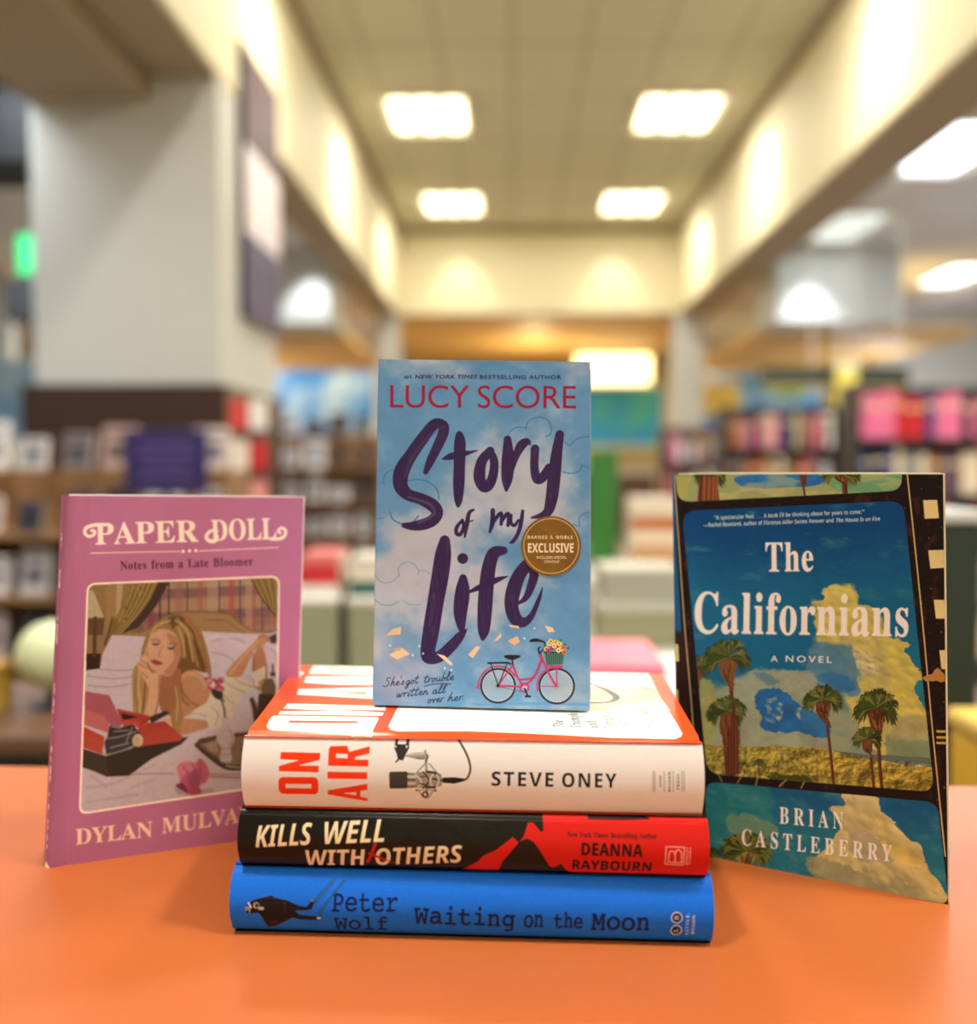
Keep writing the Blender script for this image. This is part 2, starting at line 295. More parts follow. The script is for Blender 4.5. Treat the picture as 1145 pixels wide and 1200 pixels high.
# letter outlines: style, character code, advance, then closed rings as a start point and steps
OUTLINES = [
[0,38,492,[94,-4,-22,2,-18,6,-16,10,-11,13,-7,16,-2,19,2,16,4,14,8,12,10,10,12,10,16,9,-20,26,-6,9,-2,12,-2,11,2,15,6,14,9,10,13,8,14,4,18,2,16,-2,15,-4,11,-8,9,-10,5,-13,2,-15,-2,-14,-4,-12,-8,-10,-10,-10,-11,-8,-13,-9,65,-63,14,24,9,30,30,0,-13,-40,-6,-12,-7,-10,-8,-10,49,-48,-40,0,-29,28,-11,-8,-11,-8,-14,-6,-13,-6,-16,-2],[94,146,28,22,5,7,3,8,1,9,-1,8,-2,6,-5,6,-6,4,-7,2,-9,2,-9,-2,-8,-2,-6,-4,-5,-6,-3,-6,-1,-8,1,-8,2,-8,4,-7],[94,23,14,1,12,2,12,4,25,16,-69,68,-29,-22,-6,-8,-3,-9,-2,-11,2,-12,4,-10,7,-8,9,-6,12,-4]],
[0,44,180,[14,-44,10,42,6,41,32,0,2,-3,-12,-40,-16,-40]],
[0,46,180,[44,-4,-14,4,-3,5,-2,6,-1,7,1,8,2,6,3,4,14,4,16,-4,3,-4,2,-6,1,-8,-1,-7,-2,-6,-3,-5]],
[0,65,437,[-4,0,0,9,6,1,5,2,5,3,12,23,79,195,9,-1,80,-188,14,-27,4,-5,5,-2,7,-1,0,-9,-108,0,0,9,16,1,8,5,4,8,-6,17,-10,26,-74,0,-12,-30,-2,-6,0,-6,2,-8,8,-6,14,-1,2,0,0,-9],[56,80,65,0,-33,80]],
[0,66,443,[8,0,0,8,10,2,8,2,5,4,3,6,2,8,2,11,0,143,-4,22,-8,10,-18,4,0,8,102,0,32,-2,24,-6,18,-11,10,-15,4,-18,-2,-16,-6,-13,-12,-10,-15,-8,-19,-5,23,-6,19,-10,12,-11,8,-15,3,-16,-3,-20,-8,-16,-12,-12,-18,-10,-22,-6,-27,-2],[91,126,3,0,16,1,12,3,10,6,6,9,3,12,1,15,0,14,-3,12,-5,8,-6,6,-8,4,-12,1,-6,-1,-6,-1,-2,-3,-3,-16],[111,12,13,2,10,4,8,6,4,10,4,14,0,16,-1,17,-4,13,-7,10,-9,6,-13,4,-18,2,-7,0,0,-84,4,-16,4,-2,5,-2]],
[0,67,468,[128,-6,-22,2,-19,6,-19,8,-16,12,-13,14,-11,16,-8,19,-6,21,-1,22,2,22,5,21,8,19,12,16,13,14,17,12,18,8,20,5,22,1,16,0,18,-5,20,-7,10,-2,7,2,5,4,4,8,8,0,0,-78,-8,0,-8,20,-12,16,-12,14,-14,10,-15,6,-17,2,-21,-4,-17,-14,-12,-22,-8,-30,-2,-39,2,-37,8,-28,14,-20,19,-12,24,-4,13,1,14,3,13,6,13,8,12,10,10,13,10,-9,-15,-18,-17,-14,-20,-10,-20,-6]],
[0,68,496,[10,0,0,8,10,2,6,2,6,3,2,5,2,7,1,11,0,149,-1,11,-2,10,-4,5,-5,3,-7,2,-10,2,0,8,103,0,37,-4,30,-10,24,-16,18,-22,10,-28,4,-34,-4,-41,-15,-32,-24,-23,-33,-14,-44,-4],[111,12,20,3,17,9,12,14,8,20,6,25,2,31,-4,38,-7,28,-13,20,-18,12,-22,4,-8,0,-6,-2,-3,-2,-4,-20,0,-156,4,-19,3,-3,6,-2]],
[0,69,442,[7,0,0,8,11,1,8,2,5,4,4,5,2,8,1,11,0,145,-1,13,-3,9,-3,6,-5,4,-8,2,-10,2,0,8,192,0,0,-68,-8,0,-4,18,-8,15,-10,10,-14,7,-18,4,-22,1,-16,-1,-7,-6,-1,-14,0,-71,4,0,14,1,12,4,8,6,6,10,4,12,4,16,8,0,0,-113,-8,0,-8,31,-4,8,-5,5,-7,3,-28,5,0,-77,0,-8,2,-5,2,-3,19,-4,15,0,14,2,12,4,12,4,9,6,9,8,7,9,7,11,6,14,9,0,-14,-72]],
[0,70,404,[8,0,0,8,10,2,8,3,5,4,3,5,2,9,2,11,0,146,-2,10,-2,8,-4,6,-5,3,-7,3,-11,2,0,8,190,0,0,-68,-9,0,-2,12,-4,12,-4,8,-6,8,-8,6,-9,4,-11,3,-14,2,-15,1,-15,-2,-7,-4,-2,-11,0,-75,4,0,13,1,12,3,8,7,6,9,5,13,3,17,9,0,0,-115,-9,0,-2,18,-6,13,-6,10,-8,6,-12,4,-14,2,-3,0,0,-72,3,-18,2,-5,4,-3,5,-2,23,-4,0,-8]],
[0,73,261,[6,0,0,8,11,2,8,3,5,3,4,5,3,7,1,10,0,156,-1,8,-2,8,-3,4,-6,2,-8,2,-12,2,0,8,116,0,0,-8,-10,-2,-8,-2,-6,-2,-4,-4,-2,-8,0,-8,0,-156,2,-16,9,-9,20,-5,0,-8]],
[0,76,426,[8,0,0,8,10,2,8,2,5,4,3,6,2,8,2,10,0,150,-2,10,-2,7,-3,5,-5,4,-8,2,-10,2,0,8,117,0,0,-8,-21,-3,-4,-2,-4,-3,-2,-4,-3,-18,0,-148,1,-18,8,-8,17,-2,15,0,14,2,12,4,10,4,9,8,8,8,7,10,6,12,6,15,10,0,-13,-77]],
[0,77,634,[7,0,0,8,10,2,8,2,5,4,4,6,3,7,1,11,0,151,-2,17,-10,8,-18,4,0,8,84,0,66,-157,66,157,84,0,0,-8,-9,-2,-7,-3,-6,-3,-3,-6,-3,-8,0,-9,0,-147,2,-20,9,-10,17,-4,0,-8,-110,0,0,8,18,4,9,10,3,20,0,158,-84,-200,-9,0,-83,194,0,-154,2,-12,2,-8,4,-5,6,-3,8,-2,10,-2,0,-8]],
[0,78,494,[202,-6,-148,181,0,-135,0,-12,2,-7,4,-5,4,-4,8,-2,12,-2,0,-8,-75,0,0,8,18,4,9,8,2,20,0,154,-20,22,-9,4,0,8,69,0,118,-144,0,104,-3,19,-9,9,-18,4,0,8,74,0,0,-8,-10,-2,-8,-2,-6,-4,-2,-5,-2,-8,-1,-11,0,-194]],
[0,79,525,[130,-6,-16,2,-15,2,-15,6,-13,6,-13,9,-11,10,-9,11,-9,13,-7,14,-4,15,-4,16,0,16,0,16,4,16,4,14,7,14,9,13,10,11,10,10,14,9,13,7,15,5,16,3,16,1,17,-1,15,-3,14,-5,14,-6,12,-9,12,-9,10,-12,8,-12,6,-14,5,-16,3,-16,1,-16,-1,-16,-3,-16,-5,-15,-6,-14,-9,-13,-10,-11,-11,-10,-12,-9,-14,-6,-16,-6,-15,-2],[132,6,21,4,16,14,11,21,8,30,2,39,-2,32,-6,27,-8,21,-12,16,-15,8,-17,4,-20,-4,-17,-14,-11,-21,-7,-31,-3,-38,2,-32,6,-28,8,-20,12,-16,15,-9]],
[0,80,418,[8,0,0,8,10,2,8,2,5,4,3,6,2,8,2,10,0,150,-2,9,-2,7,-3,6,-5,4,-8,2,-10,2,0,8,99,0,25,-1,21,-3,15,-4,10,-6,10,-6,7,-9,5,-10,4,-11,0,-12,-2,-18,-7,-15,-11,-13,-17,-10,-21,-6,-25,-1,-30,0,0,-63,1,-10,2,-8,3,-6,5,-4,8,-2,11,-2,0,-8],[91,115,9,0,16,1,12,4,8,6,6,10,3,12,1,16,-1,16,-3,14,-4,9,-8,7,-10,4,-12,2,-14,-4,-3,-13]],
[0,82,473,[8,0,0,8,10,2,8,2,5,4,3,6,2,8,2,10,0,150,-2,9,-2,7,-3,6,-5,4,-8,2,-10,2,0,8,100,0,31,-2,25,-5,20,-8,14,-11,8,-16,2,-19,-2,-15,-6,-14,-10,-10,-14,-10,-18,-6,58,-87,10,-12,13,-5,1,-8,-71,0,-69,106,-9,0,0,-66,1,-10,2,-8,3,-6,5,-4,8,-2,11,-2,0,-8],[91,117,11,0,16,1,12,4,10,7,6,10,4,13,2,16,-2,17,-4,13,-8,10,-12,6,-14,2,-8,-1,-6,-1,-3,-3,-4,-19]],
[0,83,390,[22,-6,0,85,9,0,7,-23,8,-18,10,-13,12,-10,14,-5,16,-2,12,0,10,4,8,6,6,8,4,8,2,10,-4,14,-8,12,-16,10,-30,16,-18,9,-14,11,-12,10,-7,12,-5,13,-1,15,1,13,2,11,6,12,6,8,8,8,10,6,10,6,12,2,12,1,22,-3,27,-6,5,-1,4,-1,5,2,3,3,2,6,10,0,0,-73,-9,0,-3,12,-6,10,-6,10,-6,9,-8,7,-8,6,-8,5,-10,3,-9,0,-11,0,-8,-4,-8,-5,-6,-7,-3,-7,-1,-9,0,-8,4,-8,4,-6,26,-16,32,-16,32,-20,8,-6,5,-8,4,-8,5,-28,-2,-13,-3,-13,-5,-11,-8,-10,-10,-9,-12,-6,-13,-5,-15,-3,-16,-1,-17,1,-16,4,-14,4,-7,2,-8,-2,-4,-10]],
[0,84,423,[46,0,0,8,11,2,8,2,6,4,4,5,2,9,1,10,0,176,-4,0,-16,-1,-14,-5,-12,-8,-8,-12,-6,-14,-4,-17,-8,0,0,69,199,0,0,-70,-8,0,-5,22,-8,16,-12,12,-17,6,-21,2,-2,0,0,-176,0,-11,2,-9,4,-5,6,-3,8,-2,12,-2,0,-8]],
[0,85,492,[124,-6,-28,2,-22,7,-17,11,-11,16,-7,22,-3,26,0,112,0,9,-2,7,-4,6,-5,4,-7,2,-10,2,0,8,112,0,0,-8,-19,-4,-9,-8,-2,-18,0,-120,2,-18,4,-15,6,-11,8,-8,12,-6,16,-1,20,3,17,8,11,14,8,19,2,25,0,109,0,10,-2,7,-4,6,-6,4,-8,2,-12,2,0,8,73,0,0,-8,-9,-2,-7,-4,-5,-4,-2,-4,-2,-8,-1,-9,0,-99,-2,-31,-7,-25,-12,-18,-17,-12,-22,-8]],
[0,86,428,[106,-6,-84,196,-11,20,-4,4,-7,4,-7,2,0,8,113,0,0,-8,-23,-4,-3,-2,-3,-4,-1,-5,4,-16,50,-117,44,116,4,16,-2,6,-2,4,-3,2,-21,4,0,8,71,0,0,-8,-7,-2,-5,-1,-5,-3,-13,-22,-76,-198]],
[0,87,611,[86,-6,-70,202,-8,18,-4,2,-5,2,-7,2,0,8,98,0,0,-8,-15,-4,-3,-2,-2,-4,0,-5,4,-19,38,-110,38,100,-7,24,-3,6,-3,6,-3,2,-20,6,0,8,106,0,0,-8,-14,-2,-7,-4,-3,-8,4,-13,37,-110,33,101,4,19,0,5,-2,4,-3,3,-17,5,0,8,60,0,0,-8,-6,-2,-5,-4,-4,-4,-9,-20,-65,-196,-9,0,-56,160,-63,-160]],
[0,89,426,[50,0,0,8,11,2,8,2,5,4,4,6,2,8,0,10,0,50,-57,104,-5,9,-6,7,-5,4,-7,4,-6,1,0,9,110,0,0,-9,-6,0,-14,-3,-6,-8,4,-12,42,-83,42,70,8,21,-2,8,-9,6,-14,1,-1,9,72,0,0,-9,-16,-7,-12,-16,-58,-94,0,-62,0,-10,2,-8,4,-6,6,-4,8,-2,10,-2,0,-8]],
[0,97,344,[128,-5,-15,3,-9,7,-4,13,-16,-12,-18,-8,-18,-2,-11,1,-9,3,-8,6,-6,7,-3,9,-1,10,2,14,8,12,12,10,17,10,23,8,28,9,0,25,-2,9,-2,7,-2,5,-6,4,-6,2,-8,1,-12,-2,-8,-3,-2,-6,4,-9,6,-12,-2,-6,-2,-5,-3,-4,-5,-3,-5,-2,-7,0,-6,0,-5,2,-5,4,-3,4,-2,6,-1,6,2,8,2,7,4,6,7,6,7,5,10,4,10,3,10,1,13,1,21,-1,18,-4,12,-8,8,-10,5,-14,1,-17,0,-74,2,-11,4,-3,8,4,4,-7,-11,-10,-13,-7],[76,17,11,3,13,12,0,52,-15,-4,-11,-6,-8,-9,-6,-11,-1,-12,2,-14,5,-8]],
[0,98,361,[22,-6,0,200,-4,20,-14,6,0,8,65,0,0,-88,12,10,14,7,15,2,12,-1,10,-3,10,-5,8,-8,8,-9,5,-11,5,-12,2,-12,1,-15,-1,-17,-4,-14,-4,-14,-8,-12,-8,-11,-11,-9,-12,-6,-13,-4,-14,-1,-15,2,-15,7,-14,10,-26,-20],[92,7,10,2,8,6,6,9,4,14,2,19,0,23,0,18,-2,16,-4,12,-6,8,-8,4,-10,2,-14,-5,-4,-4,-3,-5,-2,-5,0,-87,3,-15,7,-9]],
[0,99,293,[78,-5,-12,1,-12,4,-10,6,-10,7,-8,9,-7,12,-5,12,-4,14,0,15,1,15,3,15,6,13,8,12,9,10,11,8,12,6,13,4,15,2,14,-2,13,-3,10,-6,7,-7,5,-10,1,-10,0,-6,-2,-4,-3,-4,-4,-4,-5,-2,-6,0,-11,2,-7,8,-2,14,0,4,0,6,-1,7,-5,4,-8,1,-10,-2,-8,-6,-6,-12,-3,-14,-1,-20,2,-23,4,-19,6,-14,10,-10,11,-7,13,-2,12,2,11,5,11,10,6,-6,-18,-20,-22,-11]],
[0,100,370,[70,-5,-12,1,-10,4,-9,5,-9,8,-6,9,-6,11,-5,13,-3,13,0,15,0,16,4,15,4,13,6,12,8,10,8,8,10,6,12,4,11,1,15,-2,12,-7,12,-10,0,60,-1,6,-2,6,-3,3,-18,5,0,8,72,0,0,-190,2,-18,3,-2,5,-3,6,-1,0,-8,-18,-2,-22,-4,-24,-5,0,25,-12,-14,-14,-8],[86,14,5,1,5,2,5,3,5,6,3,5,3,7,0,83,-2,5,-3,5,-4,4,-16,5,-9,-2,-8,-4,-5,-9,-3,-13,-2,-16,-1,-20,1,-18,2,-16,3,-13,5,-8,6,-5]],
[0,101,301,[77,-5,-13,1,-11,4,-11,5,-9,8,-8,9,-7,12,-4,14,-4,14,0,16,0,16,4,14,5,12,7,12,8,9,10,8,10,5,12,4,12,1,18,-2,16,-7,12,-10,10,-14,6,-18,2,-22,0,-3,-84,0,2,-23,6,-16,8,-13,11,-7,15,-3,12,3,12,7,11,12,7,-7,-18,-22,-22,-14],[58,96,42,0,0,12,-4,30,-3,6,-5,4,-8,0,-12,-5,-8,-15,-2,-26]],
[0,102,214,[8,0,0,8,12,3,5,7,1,18,0,102,-18,0,0,17,18,0,0,21,2,17,6,13,8,12,12,8,16,4,17,2,13,0,11,-4,9,-5,6,-7,4,-8,2,-8,-1,-7,-2,-5,-3,-4,-4,-4,-4,-2,-6,0,-14,4,-4,4,-1,4,-1,6,4,14,2,3,0,3,0,3,-3,2,-5,1,-6,-1,-4,-3,-4,-3,-2,-20,0,-40,28,0,0,-17,-28,0,0,-106,0,-8,2,-7,3,-4,5,-3,6,-2,10,0,0,-8]],
[0,103,327,[73,-70,-20,1,-17,3,-12,5,-10,7,-5,8,-2,8,3,11,9,8,15,6,-12,8,-8,9,-2,11,1,8,3,7,5,7,7,6,10,6,13,6,-22,13,-13,16,-5,22,1,10,3,10,5,8,6,7,8,7,10,4,10,4,12,2,12,1,14,-1,12,-2,12,-4,42,0,0,-18,-24,0,6,-10,4,-11,2,-11,-1,-10,-3,-8,-4,-8,-6,-8,-7,-6,-8,-4,-9,-4,-11,-2,-11,0,-8,0,-7,0,-15,-5,-3,-3,-2,-4,-1,-4,2,-6,8,-4,10,-2,18,0,42,-4,8,-4,8,-4,6,-6,3,-6,2,-9,1,-9,-2,-16,-8,-12,-12,-10,-16,-8,-22,-4],[78,62,8,2,6,3,3,6,3,9,1,10,1,14,-1,13,-1,11,-3,8,-3,6,-6,4,-8,0,-6,0,-6,-4,-4,-6,-3,-8,-1,-11,-1,-13,1,-14,1,-10,3,-9,4,-6,6,-3],[80,-58,19,1,14,3,11,5,6,7,2,9,-1,5,-3,4,-4,4,-22,3,-54,0,-6,-5,-4,-7,-2,-7,2,-6,4,-5,6,-5,8,-4,10,-2]],
[0,104,381,[9,0,0,8,13,5,4,15,0,172,-3,14,-3,4,-4,1,-6,1,0,8,64,0,0,-94,14,14,16,8,18,3,16,-2,12,-7,8,-10,6,-15,1,-19,0,-78,3,-15,4,-3,4,-2,6,0,0,-8,-81,0,0,8,3,0,8,2,4,7,2,11,0,80,-4,21,-2,3,-4,3,-6,1,-10,-2,-10,-6,-8,-10,0,-90,3,-15,3,-3,4,-2,6,0,0,-8]],
[0,105,198,[50,181,-6,1,-6,2,-6,4,-4,6,-2,6,-1,6,1,7,2,6,4,5,6,4,6,3,6,1,7,-1,6,-3,5,-4,4,-5,3,-6,1,-7,-2,-6,-2,-6,-4,-6,-5,-4,-6,-2],[9,0,0,8,13,5,4,15,0,98,-2,16,-14,4,0,9,64,0,0,-127,3,-15,13,-5,0,-8]],
[0,107,359,[8,0,0,8,14,5,4,15,0,171,-2,15,-3,3,-5,2,-6,1,0,8,64,0,0,-144,40,40,4,6,3,4,1,5,-2,5,-6,2,-10,0,-1,9,69,0,0,-9,-12,-2,-12,-5,-10,-9,-27,-26,62,-87,5,-5,4,-3,6,-1,0,-8,-82,0,0,8,2,0,6,1,4,3,2,4,-4,8,-34,50,-8,-7,0,-39,3,-15,13,-5,0,-8]],
[0,108,199,[9,0,0,8,13,5,4,15,0,171,-2,15,-3,3,-5,2,-6,1,0,8,64,0,0,-200,3,-15,13,-5,0,-8]],
[0,109,554,[9,0,0,8,13,5,4,15,0,98,-3,16,-3,2,-4,2,-6,1,0,8,63,0,0,-23,13,15,16,9,16,3,20,-3,14,-10,8,-16,14,16,16,10,19,3,15,-2,12,-7,9,-10,5,-15,2,-19,0,-78,3,-15,3,-3,4,-2,6,0,0,-8,-80,0,0,8,6,1,4,1,4,3,3,15,0,80,-3,21,-3,3,-5,3,-6,1,-9,-2,-9,-6,-8,-10,0,-90,4,-15,2,-3,4,-1,6,-1,0,-8,-78,0,0,8,6,1,4,1,2,3,4,15,0,80,-3,21,-3,3,-4,3,-6,1,-10,-2,-9,-6,-8,-10,0,-90,3,-14,3,-4,4,-1,5,-1,0,-8]],
[0,110,381,[9,0,0,8,13,5,4,15,0,98,-3,16,-3,2,-4,2,-6,1,0,8,64,0,0,-21,14,14,16,8,18,3,16,-2,12,-7,8,-10,6,-15,1,-19,0,-78,3,-15,4,-3,4,-2,6,0,0,-8,-81,0,0,8,3,0,8,2,4,7,2,11,0,80,-4,21,-2,3,-4,3,-6,1,-10,-2,-10,-6,-8,-10,0,-90,3,-15,3,-3,4,-2,6,0,0,-8]],
[0,111,336,[84,-5,-14,1,-13,4,-12,6,-11,8,-8,10,-7,11,-5,13,-4,14,0,15,0,15,4,14,5,14,7,11,8,9,11,8,12,6,13,4,14,1,14,-1,13,-4,11,-5,11,-8,9,-9,7,-12,5,-13,4,-15,0,-15,0,-15,-4,-15,-5,-13,-7,-11,-9,-10,-11,-7,-11,-6,-13,-4],[84,6,9,1,7,5,4,8,4,20,2,37,-1,26,-2,19,-3,14,-5,7,-7,5,-8,2,-8,-2,-7,-5,-5,-7,-3,-14,-2,-19,-1,-26,2,-36,4,-21,5,-8,7,-5]],
[0,112,371,[8,-70,0,8,12,4,5,8,1,18,0,154,-3,20,-13,6,0,7,62,0,0,-23,11,15,15,9,17,4,11,-2,11,-3,9,-6,8,-7,8,-10,6,-12,4,-12,2,-14,1,-14,-1,-16,-2,-14,-5,-14,-5,-12,-8,-10,-8,-8,-10,-6,-11,-4,-11,-1,-16,3,-13,6,-11,12,0,-45,2,-21,8,-9,14,-3,0,-8],[98,14,9,2,7,5,6,9,4,12,2,16,0,19,0,19,-2,16,-4,12,-4,8,-7,6,-9,1,-10,-3,-9,-6,-7,-12,0,-84,6,-11,8,-7]],
[0,114,287,[9,0,0,8,13,5,4,15,0,98,-3,16,-13,4,0,9,63,0,0,-29,6,10,7,8,8,6,8,6,7,2,7,1,9,-1,7,-2,6,-4,4,-6,2,-6,0,-7,0,-6,-2,-5,-3,-5,-4,-3,-5,-2,-6,-1,-13,5,-7,9,-10,5,-4,-1,-4,-3,-5,-6,-3,-6,-2,-8,-2,-10,0,-68,1,-7,1,-5,4,-4,18,-4,0,-8]],
[0,115,288,[76,-5,-10,1,-11,2,-11,5,-8,1,-4,0,-4,-4,-2,-4,-8,0,0,56,8,0,4,-12,6,-12,8,-8,8,-7,8,-5,10,0,8,0,6,2,6,4,3,4,3,5,0,6,-2,9,-6,8,-10,6,-24,13,-12,6,-8,7,-7,6,-5,8,-2,9,-2,9,2,14,4,11,8,11,11,7,13,5,14,2,13,-2,17,-4,3,-1,3,-1,4,1,3,3,2,4,7,0,0,-49,-8,0,-4,11,-6,9,-6,7,-7,6,-8,3,-9,1,-6,0,-6,-2,-4,-3,-3,-4,-2,-5,-1,-4,6,-14,15,-10,23,-12,10,-5,8,-7,6,-6,5,-8,3,-10,0,-10,-1,-16,-5,-12,-8,-11,-11,-8,-13,-5]],
[0,116,228,[62,-4,-12,0,-10,4,-7,5,-5,8,-3,10,-1,13,0,104,-14,0,0,10,34,34,20,28,8,0,0,-57,32,0,0,-15,-32,0,0,-99,2,-15,3,-4,3,-2,4,0,8,2,6,6,5,10,8,-5,-12,-21,-17,-12]],
[0,117,375,[66,-5,-14,1,-12,5,-8,7,-5,11,-3,13,-1,16,0,76,-3,17,-4,3,-4,2,-6,1,0,8,65,0,0,-118,5,-14,3,-3,4,-2,5,0,10,2,8,4,8,9,0,91,-4,18,-3,2,-5,2,-8,1,0,8,68,0,0,-120,4,-15,14,-5,0,-9,-20,-1,-22,-3,-24,-7,0,25,-6,-7,-7,-7,-8,-4,-9,-4,-9,-2]],
[0,119,435,[61,-5,-53,137,-5,10,-9,4,0,9,75,0,0,-9,-9,-2,-3,-6,1,-5,2,-7,24,-62,22,54,-6,15,-5,11,-11,4,0,7,78,0,0,-9,-8,0,-4,-4,-2,-4,0,-4,1,-3,19,-61,23,58,3,10,-4,6,-12,4,0,7,44,0,0,-7,-10,-6,-6,-13,-54,-134,-8,0,-32,103,-42,-103]],
[0,121,300,[26,-70,-8,0,-7,4,-6,4,-5,6,-2,6,-2,8,2,6,1,5,3,5,4,3,6,3,6,0,14,-4,3,-4,1,-4,2,-6,-1,-2,0,-4,1,-3,2,-1,3,-2,4,2,5,4,5,7,7,15,6,20,-52,128,-6,12,-4,6,-10,2,0,9,83,0,0,-9,-13,-2,-4,-6,1,-4,1,-6,26,-68,23,60,3,10,1,7,-5,7,-12,2,0,9,48,0,0,-9,-4,0,-4,-2,-4,-4,-8,-19,-49,-133,-17,-36,-5,-8,-5,-5,-6,-5]],
[1,38,492,[94,-4,-22,2,-18,6,-16,10,-11,13,-7,16,-2,19,2,16,4,14,8,12,10,10,12,10,16,9,-20,26,-6,9,-2,12,-2,11,2,15,6,14,9,10,13,8,14,4,18,2,16,-2,15,-4,11,-8,9,-10,5,-13,2,-15,-2,-14,-4,-12,-8,-10,-10,-10,-11,-8,-13,-9,65,-63,14,24,9,30,30,0,-13,-40,-6,-12,-7,-10,-8,-10,49,-48,-40,0,-29,28,-11,-8,-11,-8,-14,-6,-13,-6,-16,-2],[94,146,28,22,5,7,3,8,1,9,-1,8,-2,6,-5,6,-6,4,-7,2,-9,2,-9,-2,-8,-2,-6,-4,-5,-6,-3,-6,-1,-8,1,-8,2,-8,4,-7],[94,23,14,1,12,2,12,4,25,16,-69,68,-29,-22,-6,-8,-3,-9,-2,-11,2,-12,4,-10,7,-8,9,-6,12,-4]],
[1,44,180,[14,-44,10,42,6,41,32,0,2,-3,-12,-40,-16,-40]],
[1,46,180,[44,-4,-14,4,-3,5,-2,6,-1,7,1,8,2,6,3,4,14,4,16,-4,3,-4,2,-6,1,-8,-1,-7,-2,-6,-3,-5]],
[1,65,463,[0,0,84,241,62,0,86,-241,-55,0,-17,57,-88,0,-18,-57],[85,100,63,0,-18,56,-4,14,-6,18,-4,16,-4,-17,-6,-19,-4,-12]],
[1,66,451,[30,0,0,240,75,0,29,-2,24,-4,20,-8,13,-11,8,-15,3,-21,-2,-13,-2,-12,-6,-10,-7,-8,-9,-6,-11,-2,0,-2,21,-9,6,-5,6,-6,4,-6,4,-8,1,-11,1,-11,-3,-20,-7,-18,-14,-14,-18,-10,-20,-6,-26,-2],[81,144,29,0,14,2,10,2,7,4,5,5,3,7,1,8,-2,8,-2,7,-6,5,-8,4,-11,2,-13,0,-27,0],[81,42,33,0,14,1,10,3,8,5,5,7,3,8,1,8,-1,9,-3,7,-5,6,-8,5,-11,3,-15,0,-31,0]],
[1,67,428,[128,-4,-24,2,-20,6,-18,8,-14,12,-12,14,-9,17,-7,19,-4,22,0,24,1,23,5,21,6,20,10,17,14,15,14,12,18,8,21,6,23,1,36,-5,34,-12,-16,-41,-28,11,-26,5,-18,-3,-15,-7,-11,-12,-10,-17,-4,-20,-2,-23,2,-23,4,-20,8,-16,12,-12,15,-6,19,-3,30,3,31,10,0,-43,-31,-9]],
[1,68,497,[30,0,0,240,76,0,24,-2,21,-4,20,-8,17,-10,14,-13,12,-16,8,-19,6,-22,1,-24,-4,-37,-11,-31,-20,-24,-26,-16,-32,-10,-38,-4],[81,42,22,0,26,3,21,9,14,16,10,22,2,29,-2,24,-6,19,-9,16,-13,10,-18,6,-20,2,-27,0]],
[1,69,376,[30,0,0,240,138,0,0,-42,-87,0,0,-52,81,0,0,-42,-81,0,0,-62,87,0,0,-42]],
[1,70,369,[30,0,0,240,138,0,0,-42,-88,0,0,-62,82,0,0,-42,-82,0,0,-94]],
[1,71,486,[131,-4,-33,4,-28,10,-22,18,-16,24,-10,31,-2,37,1,24,5,22,8,20,12,16,14,14,16,12,20,8,23,6,25,1,38,-4,34,-11,-17,-40,-25,9,-30,4,-14,-1,-12,-4,-12,-6,-10,-7,-8,-9,-7,-12,-5,-12,-3,-15,-1,-16,0,-15,2,-14,4,-12,6,-12,6,-9,8,-8,10,-5,12,-4,14,-1,18,1,14,2,0,50,-45,0,0,42,95,0,0,-124,-39,-10]],
[1,72,514,[30,0,0,240,51,0,0,-94,95,0,0,94,50,0,0,-240,-50,0,0,104,-95,0,0,-104]],
[1,73,261,[10,0,0,29,30,13,0,156,-30,13,0,29,110,0,0,-29,-30,-13,0,-156,30,-13,0,-29]],
[1,74,222,[5,-70,-17,0,-13,3,0,43,11,-3,13,-1,16,4,5,2,3,4,3,6,4,27,0,225,51,0,0,-224,-1,-20,-4,-16,-4,-14,-8,-12,-9,-9,-11,-7,-12,-4,-12,-4]],
[1,75,446,[30,0,0,240,51,0,0,-110,9,14,11,14,65,82,56,0,-84,-106,85,-134,-58,0,-63,101,-21,-15,0,-86]],
[1,76,379,[30,0,0,240,51,0,0,-198,97,0,0,-42]],
[1,77,633,[30,0,0,240,70,0,56,-184,62,184,68,0,0,-240,-47,0,0,114,1,26,0,28,2,20,-64,-188,-46,0,-58,188,0,-20,1,-29,1,-27,0,-112]],
[1,78,546,[30,0,0,240,64,0,104,-180,0,34,-1,32,0,114,46,0,0,-240,-65,0,-104,182,0,-35,2,-34,0,-113]],
[1,79,535,[134,-4,-25,2,-21,6,-18,8,-16,12,-12,14,-10,18,-7,19,-4,21,-1,24,1,24,4,22,7,20,10,16,12,14,16,12,18,8,22,6,24,2,24,-2,22,-6,18,-8,16,-12,12,-14,10,-17,6,-19,4,-22,2,-24,-2,-24,-4,-21,-6,-20,-10,-17,-12,-14,-16,-12,-18,-8,-22,-6],[134,40,20,2,15,7,11,12,8,16,5,20,1,23,-1,24,-5,20,-8,16,-11,12,-15,7,-20,2,-20,-2,-15,-7,-11,-12,-8,-16,-6,-20,-1,-24,1,-23,6,-20,8,-16,11,-12,15,-7]],
[1,80,422,[30,0,0,240,77,0,28,-2,23,-7,16,-11,12,-15,8,-19,2,-21,-1,-13,-3,-14,-5,-12,-7,-12,-10,-10,-12,-8,-15,-6,-19,-4,-21,0,-22,0,0,-86],[81,127,17,0,13,1,11,2,10,6,7,6,4,10,1,11,-1,13,-5,10,-8,6,-12,4,-14,2,-23,0]],
